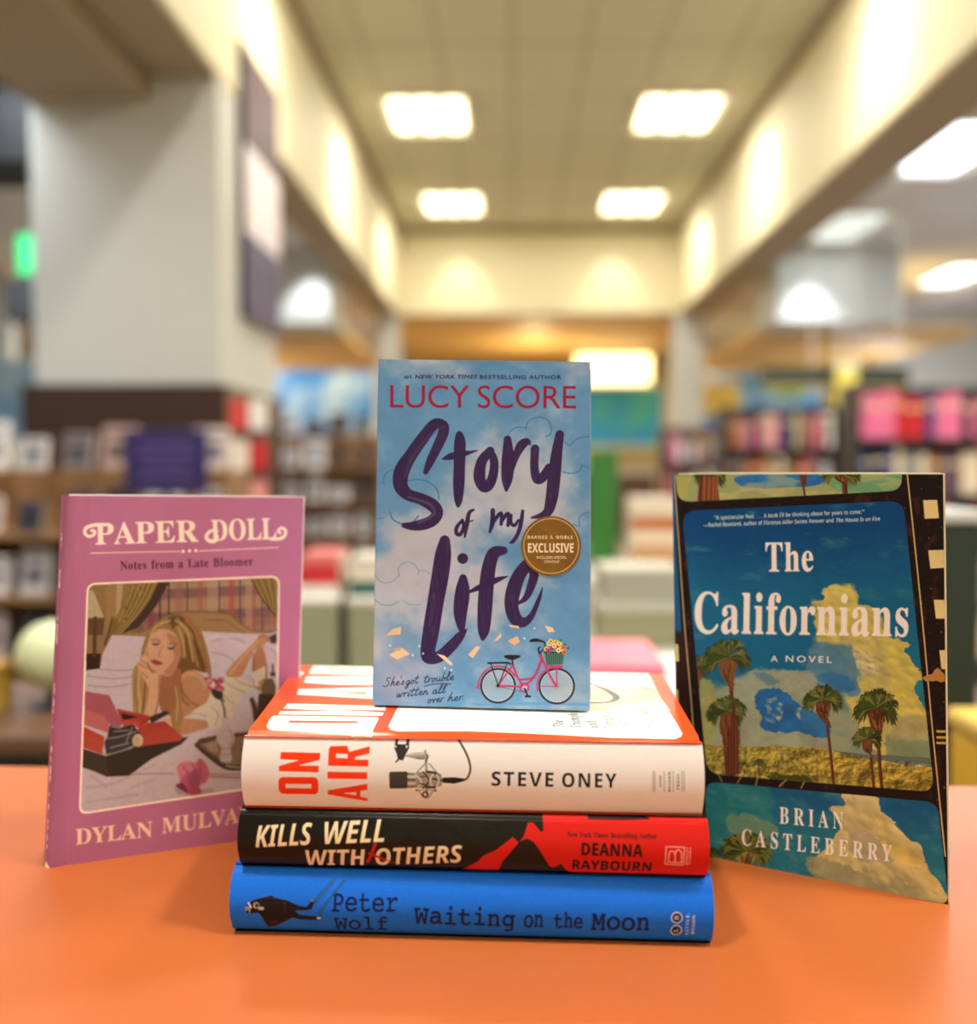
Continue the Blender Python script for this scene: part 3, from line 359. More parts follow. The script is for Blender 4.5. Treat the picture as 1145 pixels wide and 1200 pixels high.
[1,81,535,[182,-57,-44,53,-4,0,-25,2,-21,6,-18,8,-16,12,-12,14,-10,18,-7,19,-4,21,-1,24,1,24,4,22,7,20,10,16,12,14,16,12,18,8,22,6,24,2,24,-2,22,-6,18,-8,16,-12,12,-14,10,-17,6,-19,4,-22,2,-24,-2,-26,-4,-22,-8,-22,-12,-18,-15,-14,-19,-10,58,-65],[134,40,20,2,15,7,11,12,8,16,5,20,1,23,-1,24,-5,20,-8,16,-11,12,-15,7,-20,2,-20,-2,-15,-7,-11,-12,-8,-16,-6,-20,-1,-24,1,-23,6,-20,8,-16,11,-12,15,-7]],
[1,82,443,[30,0,0,240,70,0,30,-2,24,-6,18,-10,14,-14,7,-18,3,-22,-1,-10,-2,-10,-3,-9,-17,-21,-22,-14,71,-104,-57,0,-57,92,-27,0,0,-92],[81,134,17,0,14,0,12,3,10,5,6,6,3,8,1,10,-1,11,-4,8,-6,6,-9,4,-12,3,-16,0,-15,0]],
[1,83,370,[84,-4,-25,2,-23,5,-20,8,0,47,35,-13,12,-3,12,-2,13,-2,10,2,10,2,6,4,4,5,3,6,1,7,-2,8,-4,8,-8,6,-33,18,-18,8,-19,14,-14,20,-4,9,-1,9,-1,11,2,20,8,17,12,13,16,10,20,6,24,2,35,-4,35,-13,-16,-40,-30,11,-26,4,-9,-1,-7,-2,-6,-4,-4,-5,-4,-5,0,-8,1,-8,4,-6,6,-6,34,-18,31,-18,8,-6,7,-8,5,-8,4,-9,3,-11,1,-12,-3,-20,-7,-16,-14,-14,-17,-11,-21,-6]],
[1,84,389,[72,0,0,198,-66,0,0,42,182,0,0,-42,-66,0,0,-198]],
[1,85,508,[126,-4,-30,4,-24,8,-18,13,-14,18,-8,21,-4,26,0,154,51,0,0,-147,1,-17,4,-14,8,-10,8,-8,12,-4,16,0,14,0,12,5,10,7,6,11,4,13,0,18,0,146,52,0,0,-156,-2,-16,-4,-14,-6,-14,-8,-12,-11,-11,-13,-9,-16,-6,-19,-4]],
[1,86,437,[82,0,-82,240,52,0,44,-143,4,-13,6,-22,3,-18,3,18,6,22,4,13,45,143,51,0,-82,-240]],
[1,87,649,[61,0,-61,240,50,0,30,-131,5,-19,5,-24,2,-20,4,20,4,22,4,18,34,134,48,0,36,-134,3,-18,5,-22,2,-20,4,20,4,24,4,19,30,131,50,0,-60,-240,-58,0,-32,126,-3,11,-3,16,-4,17,-2,12,-2,-12,-3,-16,-3,-17,-3,-11,-32,-126]],
[1,88,448,[0,0,80,124,-75,116,56,0,52,-86,51,86,54,0,-75,-119,81,-121,-58,0,-56,90,-56,-90]],
[1,89,419,[80,0,0,92,-80,148,55,0,50,-99,50,99,55,0,-80,-146,0,-94]],
[1,90,389,[8,0,0,33,115,165,-112,0,0,42,173,0,0,-33,-116,-165,118,0,0,-42]],
[1,97,406,[71,-4,-15,2,-14,5,-12,8,-8,11,-6,14,-2,18,2,18,7,15,11,11,16,8,21,5,25,2,32,1,0,8,-1,9,-3,7,-4,6,-6,3,-6,3,-8,0,-27,-4,-25,-10,-17,34,33,12,38,5,22,-1,19,-6,15,-9,11,-13,7,-16,2,-20,0,-122,-36,0,-9,25,-9,-9,-8,-8,-9,-4,-10,-4,-12,-2],[90,33,10,1,9,4,8,5,6,7,3,9,2,11,0,15,-20,-1,-14,-1,-11,-3,-8,-4,-5,-6,-4,-8,0,-8,0,-6,2,-6,4,-4]],
[1,98,425,[127,-4,-13,2,-10,2,-9,4,-19,16,-3,0,-9,-20,-38,0,0,255,50,0,0,-59,0,-20,-2,-16,2,0,6,6,6,7,8,6,9,4,11,3,12,0,20,-2,16,-8,14,-14,11,-18,7,-24,2,-28,-2,-29,-7,-23,-11,-19,-14,-13,-18,-8],[113,38,9,1,8,5,8,8,4,10,4,14,0,16,0,17,-4,13,-5,11,-7,7,-8,5,-10,1,-12,0,-8,-4,-7,-8,-5,-9,-2,-12,-2,-15,0,-6,1,-16,3,-14,4,-10,7,-8,9,-5]],
[1,99,345,[100,-4,-24,3,-22,7,-16,14,-13,18,-7,23,-3,29,1,22,4,18,6,16,9,12,11,10,12,8,14,6,16,4,17,0,33,-3,24,-9,-14,-38,-22,8,-21,2,-14,-2,-11,-6,-8,-12,-4,-15,-2,-20,2,-17,2,-14,6,-10,8,-7,10,-5,11,0,28,4,23,11,0,-43,-24,-10]],
[1,100,425,[84,-4,-19,4,-17,8,-14,12,-10,19,-6,23,-3,30,3,28,6,24,10,18,15,14,17,8,20,2,12,0,11,-2,9,-5,8,-5,7,-7,5,-7,0,16,-2,20,0,59,50,0,0,-255,-38,0,-10,24,-2,0,-5,-8,-7,-6,-8,-6,-8,-4,-12,-2],[102,36,12,2,10,4,7,7,5,9,2,12,2,16,0,5,-1,17,-3,13,-4,11,-8,8,-10,4,-13,2,-10,-2,-9,-4,-7,-8,-5,-11,-3,-14,-1,-17,1,-16,3,-14,5,-10,7,-8,9,-4]],
[1,101,397,[109,-4,-17,2,-16,3,-16,6,-12,8,-12,10,-9,13,-7,15,-4,17,-1,20,1,20,4,18,6,16,8,13,10,11,12,8,14,6,15,4,17,0,24,-2,20,-7,16,-12,12,-17,8,-20,2,-24,0,-25,-118,0,2,-13,4,-11,6,-9,10,-6,10,-4,14,-2,32,4,30,10,0,-38,-29,-10],[67,112,70,0,-1,11,-3,9,-5,8,-6,6,-9,4,-11,1,-9,-1,-8,-3,-7,-5,-6,-8,-3,-10]],
[1,102,260,[34,0,0,146,-28,0,0,24,28,14,0,13,1,15,3,12,4,9,6,8,8,6,8,5,11,2,11,2,13,1,27,-3,19,-5,-13,-37,-12,4,-16,2,-6,-2,-5,-2,-4,-3,-5,-16,0,-11,44,0,0,-38,-44,0,0,-146]],
[1,103,425,[94,-80,-36,2,-32,8,0,40,23,-8,24,-4,25,-2,14,2,10,4,8,9,5,11,1,16,0,4,1,11,1,11,-8,-9,-8,-7,-8,-5,-10,-3,-9,-2,-11,-2,-20,4,-17,8,-13,14,-11,18,-6,24,-2,28,2,27,7,23,10,20,14,14,18,8,20,2,20,-2,18,-9,14,-15,6,24,42,0,0,-184,-2,-24,-8,-20,-13,-16,-17,-12,-24,-6],[102,36,12,1,9,4,7,6,6,9,2,12,2,17,0,6,-2,18,-2,14,-6,11,-6,6,-10,4,-12,2,-14,-2,-9,-7,-7,-11,-4,-16,-2,-20,2,-19,4,-15,7,-12,10,-6]],
[1,104,441,[26,0,0,255,50,0,0,-52,0,-25,-2,-18,2,0,7,8,7,7,9,5,9,4,11,2,11,0,18,-1,16,-5,14,-9,10,-13,6,-17,2,-21,0,-120,-50,0,0,107,-2,15,-4,10,-5,8,-9,5,-10,1,-14,-1,-10,-5,-7,-9,-5,-12,-3,-15,-1,-18,0,-86]],
[1,105,205,[52,206,-8,1,-6,1,-6,4,-4,4,-3,6,-1,8,1,9,3,7,4,4,20,5,18,-5,5,-4,3,-7,0,-9,0,-8,-3,-6,-5,-4],[26,0,0,184,50,0,0,-184]],
[1,106,205,[52,206,-8,1,-6,1,-6,4,-4,4,-3,6,-1,8,1,9,3,7,4,4,20,5,18,-5,5,-4,3,-7,0,-9,0,-8,-3,-6,-5,-4],[12,-80,-18,0,-16,4,0,38,12,-2,12,0,6,0,6,2,5,4,4,4,3,8,0,10,0,196,50,0,0,-204,0,-10,-2,-11,-4,-9,-6,-9,-6,-7,-9,-6,-11,-5,-12,-3]],
[1,107,416,[26,0,0,255,50,0,0,-114,0,-21,-2,-20,10,14,12,14,52,56,56,0,-73,-80,77,-104,-58,0,-52,74,-22,-17,0,-57]],
[1,108,205,[26,0,0,255,50,0,0,-255]],
[1,109,660,[26,0,0,184,38,0,7,-24,3,0,6,8,8,7,9,5,9,4,11,2,11,0,12,0,12,-2,10,-4,8,-5,8,-7,5,-8,5,0,6,8,8,7,8,5,11,4,10,2,11,0,18,-1,16,-5,12,-9,10,-13,5,-17,1,-21,0,-120,-50,0,0,107,0,15,-4,10,-6,8,-7,5,-10,1,-12,-1,-9,-5,-7,-8,-5,-10,-2,-14,-2,-16,0,-92,-50,0,0,107,0,15,-4,10,-6,8,-8,5,-9,1,-13,-1,-9,-5,-7,-9,-4,-12,-3,-15,-1,-18,0,-86]],
[1,110,441,[26,0,0,184,38,0,7,-24,3,0,6,8,8,7,10,5,10,4,11,2,11,0,18,-1,16,-5,14,-9,10,-13,6,-17,2,-21,0,-120,-50,0,0,107,-2,12,-2,10,-4,8,-6,5,-7,4,-9,0,-14,-1,-10,-5,-8,-9,-4,-12,-3,-15,-1,-18,0,-86]],
[1,111,416,[104,-4,-17,2,-15,4,-14,6,-12,8,-11,11,-9,13,-6,16,-4,16,-1,20,3,28,8,24,13,18,18,14,21,8,26,2,17,0,15,-4,14,-6,12,-9,11,-11,9,-12,6,-16,4,-16,0,-20,-2,-28,-8,-24,-14,-18,-17,-14,-22,-8],[104,37,12,1,10,5,7,8,5,11,2,14,2,16,-2,16,-2,14,-5,11,-7,7,-10,5,-12,1,-12,-1,-10,-5,-7,-7,-5,-11,-3,-14,-1,-16,1,-16,3,-14,5,-11,7,-8,10,-5]],
[1,112,425,[26,-80,0,264,41,0,7,-24,2,0,20,18,9,5,11,3,12,0,20,-2,16,-8,14,-14,11,-18,7,-24,2,-28,-3,-28,-7,-24,-10,-19,-15,-13,-17,-8,-19,-4,-13,2,-10,2,-8,4,-20,16,-2,0,2,-26,0,-74],[113,38,11,1,8,5,6,8,5,10,3,14,0,16,-1,20,-4,16,-7,10,-10,6,-12,2,-12,0,-8,-4,-7,-8,-5,-9,-2,-12,-2,-15,0,-6,1,-16,3,-14,4,-10,7,-8,9,-5]],
[1,113,425,[136,-80,0,76,2,28,-2,0,-5,-8,-7,-6,-7,-6,-9,-4,-11,-2,-13,-2,-19,4,-17,8,-14,12,-10,19,-7,23,-2,30,3,28,6,24,10,18,15,14,17,8,20,2,12,0,11,-2,9,-5,8,-5,6,-7,6,-7,6,24,42,0,0,-264],[102,36,12,2,10,4,7,6,5,10,2,12,2,15,0,6,-1,17,-3,13,-4,11,-8,8,-10,4,-12,2,-12,-2,-8,-4,-7,-8,-5,-11,-3,-14,-1,-17,2,-19,4,-15,7,-12,10,-6]],
[1,114,305,[26,0,0,184,38,0,8,-32,2,0,6,10,8,8,8,6,10,6,11,4,11,0,10,0,8,0,-4,-48,-7,2,-8,0,-25,-4,-7,-4,-6,-5,-5,-6,-4,-7,-3,-10,-1,-10,0,-94]],
[1,115,334,[76,-4,-33,3,-27,9,0,40,32,-10,30,-5,8,1,8,1,4,3,4,3,2,3,1,5,-3,9,-10,8,-27,12,-28,14,-7,6,-6,6,-4,6,-2,8,-2,8,-1,10,3,16,6,12,11,10,15,7,17,5,21,0,32,-2,32,-12,-15,-36,-25,10,-25,4,-13,-2,-6,-4,-3,-6,3,-8,10,-8,25,-10,27,-14,8,-4,5,-6,5,-7,4,-7,2,-10,0,-10,-2,-16,-6,-15,-12,-11,-15,-8,-19,-6]],
[1,116,291,[89,-4,-29,6,-8,4,-7,6,-6,8,-4,10,-3,13,0,15,0,88,-24,0,0,21,28,17,14,38,32,0,0,-38,51,0,0,-38,-51,0,0,-88,0,-7,2,-5,4,-4,4,-3,6,-2,6,-1,16,2,15,4,0,-37,-20,-6]],
[1,117,441,[90,-4,-18,2,-16,6,-13,8,-10,14,-6,16,-2,22,0,120,50,0,0,-108,1,-12,2,-10,4,-8,6,-5,8,-3,9,-2,13,2,11,6,7,8,4,12,4,15,0,18,0,87,50,0,0,-184,-38,0,-6,24,-4,0,-6,-9,-8,-7,-10,-5,-10,-3,-10,-2]],
[1,118,382,[70,0,-70,184,52,0,36,-105,4,-19,2,-18,10,37,34,105,53,0,-70,-184]],
[1,119,575,[56,0,-52,184,49,0,21,-82,4,-20,4,-22,2,-18,3,12,3,17,2,15,2,10,22,88,56,0,21,-88,3,-16,4,-21,1,-17,4,16,3,24,5,20,22,82,49,0,-52,-184,-55,0,-14,64,-4,17,-5,25,-6,23,-4,16,-5,-16,-5,-23,-6,-25,-4,-17,-15,-64]],
[1,120,388,[2,0,62,94,-60,90,58,0,35,-59,36,59,57,0,-60,-90,62,-94,-56,0,-39,63,-39,-63]],
[1,121,382,[37,-80,-15,0,-10,2,0,40,8,-2,11,0,10,1,9,3,6,6,6,6,4,8,4,8,3,10,-73,182,54,0,36,-104,4,-15,2,-17,3,17,5,15,34,104,53,0,-77,-208,-8,-17,-10,-14,-13,-11,-14,-8,-15,-5]],
[1,122,328,[9,0,0,30,85,115,-80,0,0,39,137,0,0,-33,-83,-113,86,0,0,-38]],
[2,69,364,[8,0,52,240,134,0,-10,-42,-84,0,-10,-52,78,0,-9,-42,-79,0,-12,-62,84,0,-10,-42]],
[2,72,470,[8,0,52,240,50,0,-20,-94,77,0,19,94,50,0,-50,-240,-50,0,22,104,-78,0,-21,-104]],
[2,73,257,[-10,0,6,29,31,13,33,156,-25,13,6,29,106,0,-6,-29,-31,-13,-33,-156,25,-13,-6,-29]],
[2,75,412,[8,0,52,240,50,0,-26,-116,26,34,68,82,58,0,-96,-115,47,-125,-55,0,-35,97,-21,-11,-17,-86]],
[2,76,348,[8,0,52,240,50,0,-42,-198,84,0,-10,-42]],
[2,79,490,[109,-4,-27,4,-22,8,-17,14,-13,18,-8,22,-2,26,1,18,3,20,4,18,6,18,8,16,9,16,11,14,14,12,14,10,18,8,18,4,21,2,27,-4,22,-8,16,-13,13,-18,7,-22,2,-25,0,-20,-2,-18,-4,-20,-6,-18,-8,-16,-10,-16,-10,-14,-14,-12,-14,-10,-17,-8,-19,-4],[113,40,13,1,12,5,10,7,10,11,9,13,7,15,6,18,2,20,2,22,-2,14,-3,12,-5,10,-8,7,-10,5,-13,1,-10,-1,-9,-3,-10,-5,-8,-6,-8,-8,-6,-10,-16,-36,-5,-44,1,-14,4,-12,6,-10,8,-7,11,-5]],
[2,82,409,[8,0,52,240,58,0,22,-2,20,-5,15,-9,12,-12,7,-17,2,-21,-2,-18,-4,-16,-9,-12,-11,-12,-12,-8,-14,-6,42,-102,-54,0,-34,92,-20,0,-19,-92],[87,134,13,0,13,0,11,4,9,4,7,8,4,10,1,12,-3,14,-12,9,-17,3,-13,0]],
[2,83,356,[65,-4,-33,4,-26,12,0,44,30,-12,30,-6,10,2,10,2,8,3,6,5,3,6,1,9,0,9,-3,6,-5,6,-20,18,-20,16,-16,22,-2,8,-2,10,-2,10,2,14,3,12,5,12,8,10,10,8,12,8,12,5,15,3,16,1,35,-4,30,-12,-18,-39,-16,8,-16,4,-15,1,-9,-1,-7,-2,-7,-4,-4,-6,-3,-6,-1,-8,1,-8,3,-7,4,-5,22,-18,12,-8,10,-10,7,-10,5,-12,4,-12,1,-13,-1,-16,-4,-14,-7,-12,-9,-10,-11,-8,-13,-7,-14,-4,-15,-2]],
[2,84,357,[44,0,42,198,-58,0,8,42,166,0,-9,-42,-57,0,-42,-198]],
[2,87,600,[38,0,-8,240,47,0,1,-131,0,-28,-2,-29,12,28,10,26,60,134,44,0,4,-134,0,-16,0,-18,-2,-20,12,30,11,27,54,131,51,0,-106,-240,-57,0,-3,109,0,33,0,25,-20,-49,-53,-118]],
[3,77,404,[14,0,-6,2,-4,3,-2,7,4,9,12,2,6,0,4,149,-2,0,-12,2,-4,10,2,6,3,3,6,1,27,0,8,-1,6,-3,4,-6,36,-104,34,104,4,6,6,3,8,1,28,0,6,-1,3,-3,1,-6,-4,-10,-12,-2,-2,0,4,-149,6,0,12,-2,4,-9,-2,-7,-4,-3,-6,-2,-46,0,-12,2,-4,10,4,9,16,2,7,0,-4,141,-32,-94,-6,-10,-11,-2,-10,2,-6,10,-34,94,-2,-141,11,0,13,-2,4,-9,-4,-10,-12,-2]],
[3,80,404,[26,0,-6,2,-4,3,-1,7,1,6,4,4,6,1,22,0,0,148,-12,0,-16,2,-5,9,1,7,4,4,6,1,76,0,45,-6,27,-20,10,-34,-10,-34,-27,-20,-45,-7,-28,0,0,-50,34,0,8,-1,5,-4,2,-6,-4,-10,-13,-2],[74,94,30,0,28,5,18,13,6,21,-6,21,-18,12,-28,5,-30,0]],
[3,87,404,[48,0,-6,2,-2,6,-24,164,-2,0,-8,2,-4,3,-2,7,4,8,6,2,53,0,11,-2,4,-8,-1,-7,-5,-3,-8,-2,-23,0,18,-130,28,98,3,6,7,2,7,0,8,-2,3,-6,31,-98,17,130,-26,0,-8,2,-5,3,-2,7,4,8,12,2,54,0,6,-2,2,-8,-1,-7,-4,-3,-7,-2,-2,0,-23,-164,-2,-6,-5,-2,-12,0,-8,7,-36,113,-32,-113,-2,-5,-6,-2]],
[3,97,404,[77,-4,-15,2,-14,4,-10,8,-9,10,-5,12,-2,13,2,16,8,13,10,11,16,8,18,5,22,2,40,-6,-5,22,-12,12,-21,4,-28,-6,-14,-6,-7,-2,-7,4,-4,10,2,6,6,6,10,4,43,8,19,-2,16,-5,12,-7,8,-12,5,-14,1,-18,0,-75,9,0,15,-2,4,-9,-1,-7,-5,-3,-6,-2,-26,0,-6,1,-4,4,-2,5,-2,11,-19,-14,-21,-9],[81,21,27,5,21,13,9,15,0,18,-35,6,-17,0,-12,-4,-12,-4,-7,-7,-5,-7,-2,-10,2,-6,2,-6,6,-6]],
[3,101,404,[100,-4,-16,1,-15,3,-13,6,-12,8,-9,8,-8,12,-5,12,-4,14,-1,16,1,16,4,13,6,13,8,10,10,10,12,8,14,5,14,3,17,2,15,-2,14,-3,12,-5,12,-7,9,-9,7,-10,6,-11,4,-13,1,-12,-1,-7,-2,-5,-3,-2,-17,-2,-114,0,2,-14,6,-12,8,-10,10,-8,14,-4,16,-1,24,4,25,10,20,7,8,-4,3,-7,-8,-12,-20,-11,-26,-7],[46,90,107,0,-3,12,-5,10,-8,9,-10,7,-11,4,-13,1,-14,-1,-12,-4,-11,-6,-9,-9,-7,-11]],
[3,102,404,[45,0,-7,2,-5,3,-2,7,1,6,5,4,7,2,28,0,0,100,-27,0,-7,1,-5,4,-1,7,1,6,5,4,6,2,27,0,-1,5,0,6,2,18,6,15,10,10,13,7,19,5,22,1,20,-2,12,-5,4,-10,-4,-8,-10,-4,-14,2,-19,2,-11,0,-9,-3,-7,-5,-4,-6,-2,-8,-2,-11,0,-5,0,-4,58,0,8,-2,4,-4,2,-6,-2,-7,-4,-4,-7,-1,-57,0,0,-100,54,0,7,-2,5,-4,1,-6,-1,-7,-4,-3,-8,-2]],
[3,103,404,[92,-66,-20,2,-12,5,-4,9,5,8,10,4,7,0,7,-1,13,-1,15,2,11,3,8,7,6,8,4,13,1,17,0,19,-14,-13,-17,-7,-19,-3,-13,2,-12,3,-12,5,-10,7,-8,9,-7,10,-5,12,-3,12,-1,14,1,13,3,12,6,11,7,10,9,9,10,7,11,6,12,2,13,2,16,-2,16,-6,16,-11,0,11,2,4,3,2,5,2,25,0,7,-2,4,-4,2,-6,-4,-9,-16,-3,-2,0,0,-123,-4,-31,-9,-18,-18,-12,-13,-6,-14,-2],[96,32,14,2,12,4,10,7,7,10,5,11,1,14,-1,12,-5,12,-7,10,-10,8,-12,4,-14,2,-12,-2,-12,-4,-10,-8,-8,-10,-4,-11,-2,-13,1,-14,5,-11,8,-9,9,-8,12,-4]],
[3,104,404,[30,0,-8,2,-4,3,-1,7,5,9,14,2,4,0,0,168,-19,3,-4,9,1,7,4,4,8,0,24,0,6,0,3,-2,1,-4,0,-74,16,12,16,7,16,3,15,-2,13,-5,11,-9,8,-11,5,-15,2,-17,0,-74,7,0,9,-1,4,-4,2,-6,-1,-7,-5,-3,-6,-2,-44,0,-10,2,-4,10,4,9,12,2,7,0,0,68,-1,12,-3,10,-5,7,-7,6,-9,3,-10,1,-20,-4,-16,-14,-6,-21,0,-68,7,0,12,-2,3,-9,-2,-10,-10,-2]],
[3,105,404,[103,182,-14,4,-3,13,1,17,5,8,11,2,13,-4,4,-18,-3,-18],[40,0,-6,2,-5,3,-1,7,1,6,5,4,8,1,50,0,0,105,-32,0,-8,2,-5,4,-1,6,1,6,5,4,7,2,48,0,5,-2,3,-2,1,-4,0,-121,53,0,7,-1,4,-4,2,-6,-4,-10,-10,-2]],
[3,108,404,[44,0,-8,2,-4,3,-1,7,1,6,5,4,7,1,46,0,0,168,-28,0,-20,3,-4,9,2,7,4,4,8,0,54,0,4,0,4,-2,1,-4,0,-185,51,0,7,-1,4,-4,1,-6,-2,-10,-11,-2]],
[3,110,404,[31,0,-7,2,-5,3,-1,7,4,9,14,2,4,0,0,105,-8,0,-8,2,-5,4,-1,6,4,10,18,2,16,0,4,-2,4,-2,1,-4,0,-10,15,12,16,7,17,3,15,-2,12,-5,12,-9,8,-11,4,-15,2,-17,0,-74,8,0,8,-1,6,-4,1,-6,-5,-10,-12,-2,-36,0,-14,2,-3,10,3,9,14,2,4,0,0,68,-3,22,-11,13,-19,4,-21,-5,-16,-14,-6,-19,0,-69,8,0,12,-2,4,-9,-4,-10,-14,-2]],
[3,111,404,[101,-4,-16,1,-15,3,-14,6,-12,8,-10,9,-8,11,-6,12,-4,14,-1,16,1,14,4,14,6,13,8,11,10,10,12,7,14,6,15,3,16,2,17,-2,14,-3,14,-6,12,-7,10,-10,8,-11,6,-13,4,-14,0,-14,0,-16,-4,-14,-6,-12,-8,-11,-10,-9,-12,-8,-14,-6,-14,-3],[101,19,30,7,21,20,6,30,-6,29,-21,21,-30,7,-29,-7,-21,-21,-7,-29,7,-30,21,-20]],
[3,114,404,[31,0,-7,2,-4,3,-2,7,2,6,4,4,8,1,28,0,0,105,-19,0,-9,2,-5,4,-1,6,1,6,5,4,6,2,38,0,5,-2,3,-2,1,-4,0,-27,21,21,23,13,25,5,24,-6,8,-16,-4,-10,-10,-5,-12,5,-16,5,-18,-5,-20,-12,-21,-21,0,-68,55,0,6,-1,4,-4,2,-6,-3,-10,-11,-2]],
[3,116,404,[114,-3,-23,3,-17,8,-12,14,-6,38,0,59,-28,0,-8,1,-4,4,-1,6,5,10,18,2,18,0,0,42,1,8,4,5,7,1,11,-4,3,-18,0,-34,64,0,8,-1,6,-4,1,-7,-1,-6,-5,-4,-7,-1,-67,0,0,-55,3,-26,10,-14,18,-3,35,9,27,8,8,-3,2,-9,-7,-10,-19,-10,-24,-6]],
[4,34,354,[120,231,22,0,11,69,0,58,-44,0,0,-58],[36,231,20,0,12,69,0,58,-44,0,0,-58]],
[4,35,584,[98,308,-20,-97,-78,0,0,-35,70,0,-18,-84,-52,0,0,-35,46,0,-21,-97,36,0,21,97,96,0,-20,-97,36,0,20,97,78,0,0,35,-70,0,18,84,52,0,0,35,-46,0,21,97,-36,0,-21,-97,-96,0,20,97],[106,176,98,0,-18,-84,-98,0]],
[4,38,625,[248,170,-10,-19,-13,-20,-14,-17,-48,56,23,18,18,18,12,17,7,19,3,18,-4,24,-12,20,-17,16,-23,11,-26,3,-30,-3,-24,-11,-18,-16,-12,-22,-4,-26,6,-28,14,-28,18,-23,-26,-17,-22,-18,-18,-20,-10,-22,-4,-24,4,-26,13,-22,19,-17,23,-11,27,-4,19,1,20,5,21,10,24,14,24,20,39,-46,63,0,-69,80,23,30,20,30,12,30],[178,80,-24,-20,-24,-14,-25,-6,-21,6,-14,12,-7,18,3,16,7,13,12,13,17,13,20,13],[104,260,5,17,13,11,19,5,13,-1,10,-6,9,-7,5,-9,2,-12,-4,-17,-12,-18,-28,-21,-15,17,-12,20]],
[4,44,219,[30,-59,21,9,16,13,12,15,7,18,2,17,-2,17,-4,13,-8,10,-10,7,-12,2,-14,-4,-11,-10,-4,-15,3,-15,8,-9,14,-4,0,-19,-6,-20,-12,-16]],
[4,45,323,[142,134,-122,0,0,-47,122,0]],
[4,46,219,[54,56,-14,-4,-12,-12,-4,-14,4,-16,12,-10,14,-4,16,4,10,10,4,16,-4,14,-10,12]],
[4,49,500,[150,341,-49,0,0,-341,49,0]],
[4,65,667,[181,343,-35,0,-146,-343,50,0,43,100,145,0,46,-100,50,0],[163,268,55,-124,-106,0]],
[4,66,563,[38,0,116,0,46,6,32,14,23,21,13,25,4,25,-4,26,-10,23,-18,18,-22,14,-28,8,18,11,15,11,11,15,6,17,2,20,-4,26,-12,23,-21,20,-29,13,-40,5,-98,0],[86,297,46,0,23,-3,17,-6,11,-11,6,-13,2,-14,-3,-20,-8,-16,-14,-10,-21,-7,-26,-2,-33,0],[86,151,60,0,27,-3,21,-6,16,-12,8,-14,3,-18,-2,-16,-7,-14,-14,-12,-20,-9,-30,-3,-62,0]],
[4,67,708,[328,318,-43,16,-39,8,-35,4,-61,-9,-52,-25,-40,-38,-25,-50,-9,-58,7,-46,21,-45,36,-41,52,-28,68,-10,48,4,40,10,36,16,0,53,-40,-21,-40,-13,-40,-5,-46,6,-38,18,-28,28,-19,35,-7,43,7,42,19,36,29,28,37,18,44,6,39,-4,39,-11,40,-20]],
[4,68,750,[38,0,133,0,62,10,51,25,36,37,24,47,8,51,-7,49,-21,47,-35,38,-51,27,-68,10,-132,0],[87,297,75,0,52,-7,38,-18,28,-28,16,-34,6,-40,-4,-29,-12,-33,-25,-32,-39,-23,-57,-9,-78,0]],
[4,69,500,[231,341,-193,0,0,-341,198,0,0,44,-150,0,0,106,140,0,0,44,-140,0,0,103,145,0]],
[4,70,469,[220,341,-182,0,0,-341,49,0,0,158,133,0,0,44,-133,0,0,95,133,0]],
[4,71,740,[336,168,-114,0,0,-44,66,0,0,-70,-24,-7,-25,-5,-25,-2,-46,6,-38,18,-30,28,-18,36,-6,42,6,42,18,36,28,28,37,18,42,6,41,-4,41,-10,41,-19,0,49,-47,18,-37,9,-38,3,-59,-10,-51,-24,-38,-38,-26,-48,-9,-58,9,-56,25,-48,39,-36,50,-24,58,-8,45,2,42,10,43,16]],
[4,72,729,[326,341,-48,0,0,-149,-192,0,0,149,-48,0,0,-341,48,0,0,148,192,0,0,-148,48,0]],
[4,73,250,[87,341,-49,0,0,-341,49,0]],
[4,74,250,[87,341,-49,0,0,-331,-1,-28,-4,-22,-9,-16,-16,-10,-26,-2,-13,0,9,-46,15,-1,36,5,27,16,18,24,10,30,3,36]],
[4,75,656,[142,180,149,161,-61,0,-144,-156,0,156,-48,0,0,-341,48,0,0,168,174,-168,68,0]],
[4,76,490,[86,341,-49,0,0,-341,203,0,0,44,-154,0]],
[4,77,781,[354,341,-45,0,-113,-140,-114,140,-46,0,0,-341,50,0,0,266,106,-132,8,0,104,132,2,-266,48,0]],
[4,78,781,[353,341,-46,0,0,-264,-231,264,-39,0,0,-341,46,0,0,262,228,-262,42,0]],
[4,79,823,[22,170,8,-53,24,-48,38,-39,51,-25,61,-9,64,9,52,25,38,39,23,48,8,53,-9,55,-23,48,-39,39,-50,24,-62,10,-62,-10,-50,-25,-39,-38,-24,-48],[73,170,7,43,18,35,28,28,36,18,44,6,42,-6,38,-18,28,-28,18,-35,6,-43,-6,-42,-18,-36,-28,-27,-38,-18,-42,-7,-44,7,-36,18,-28,27,-18,36]],
[4,80,510,[35,341,0,-341,49,0,0,148,51,0,43,4,32,14,22,20,14,26,4,31,-4,31,-12,27,-22,21,-30,14,-40,5],[84,297,58,0,22,-3,17,-8,11,-12,6,-14,2,-15,-3,-19,-8,-14,-13,-12,-16,-6,-20,-2,-56,0]],
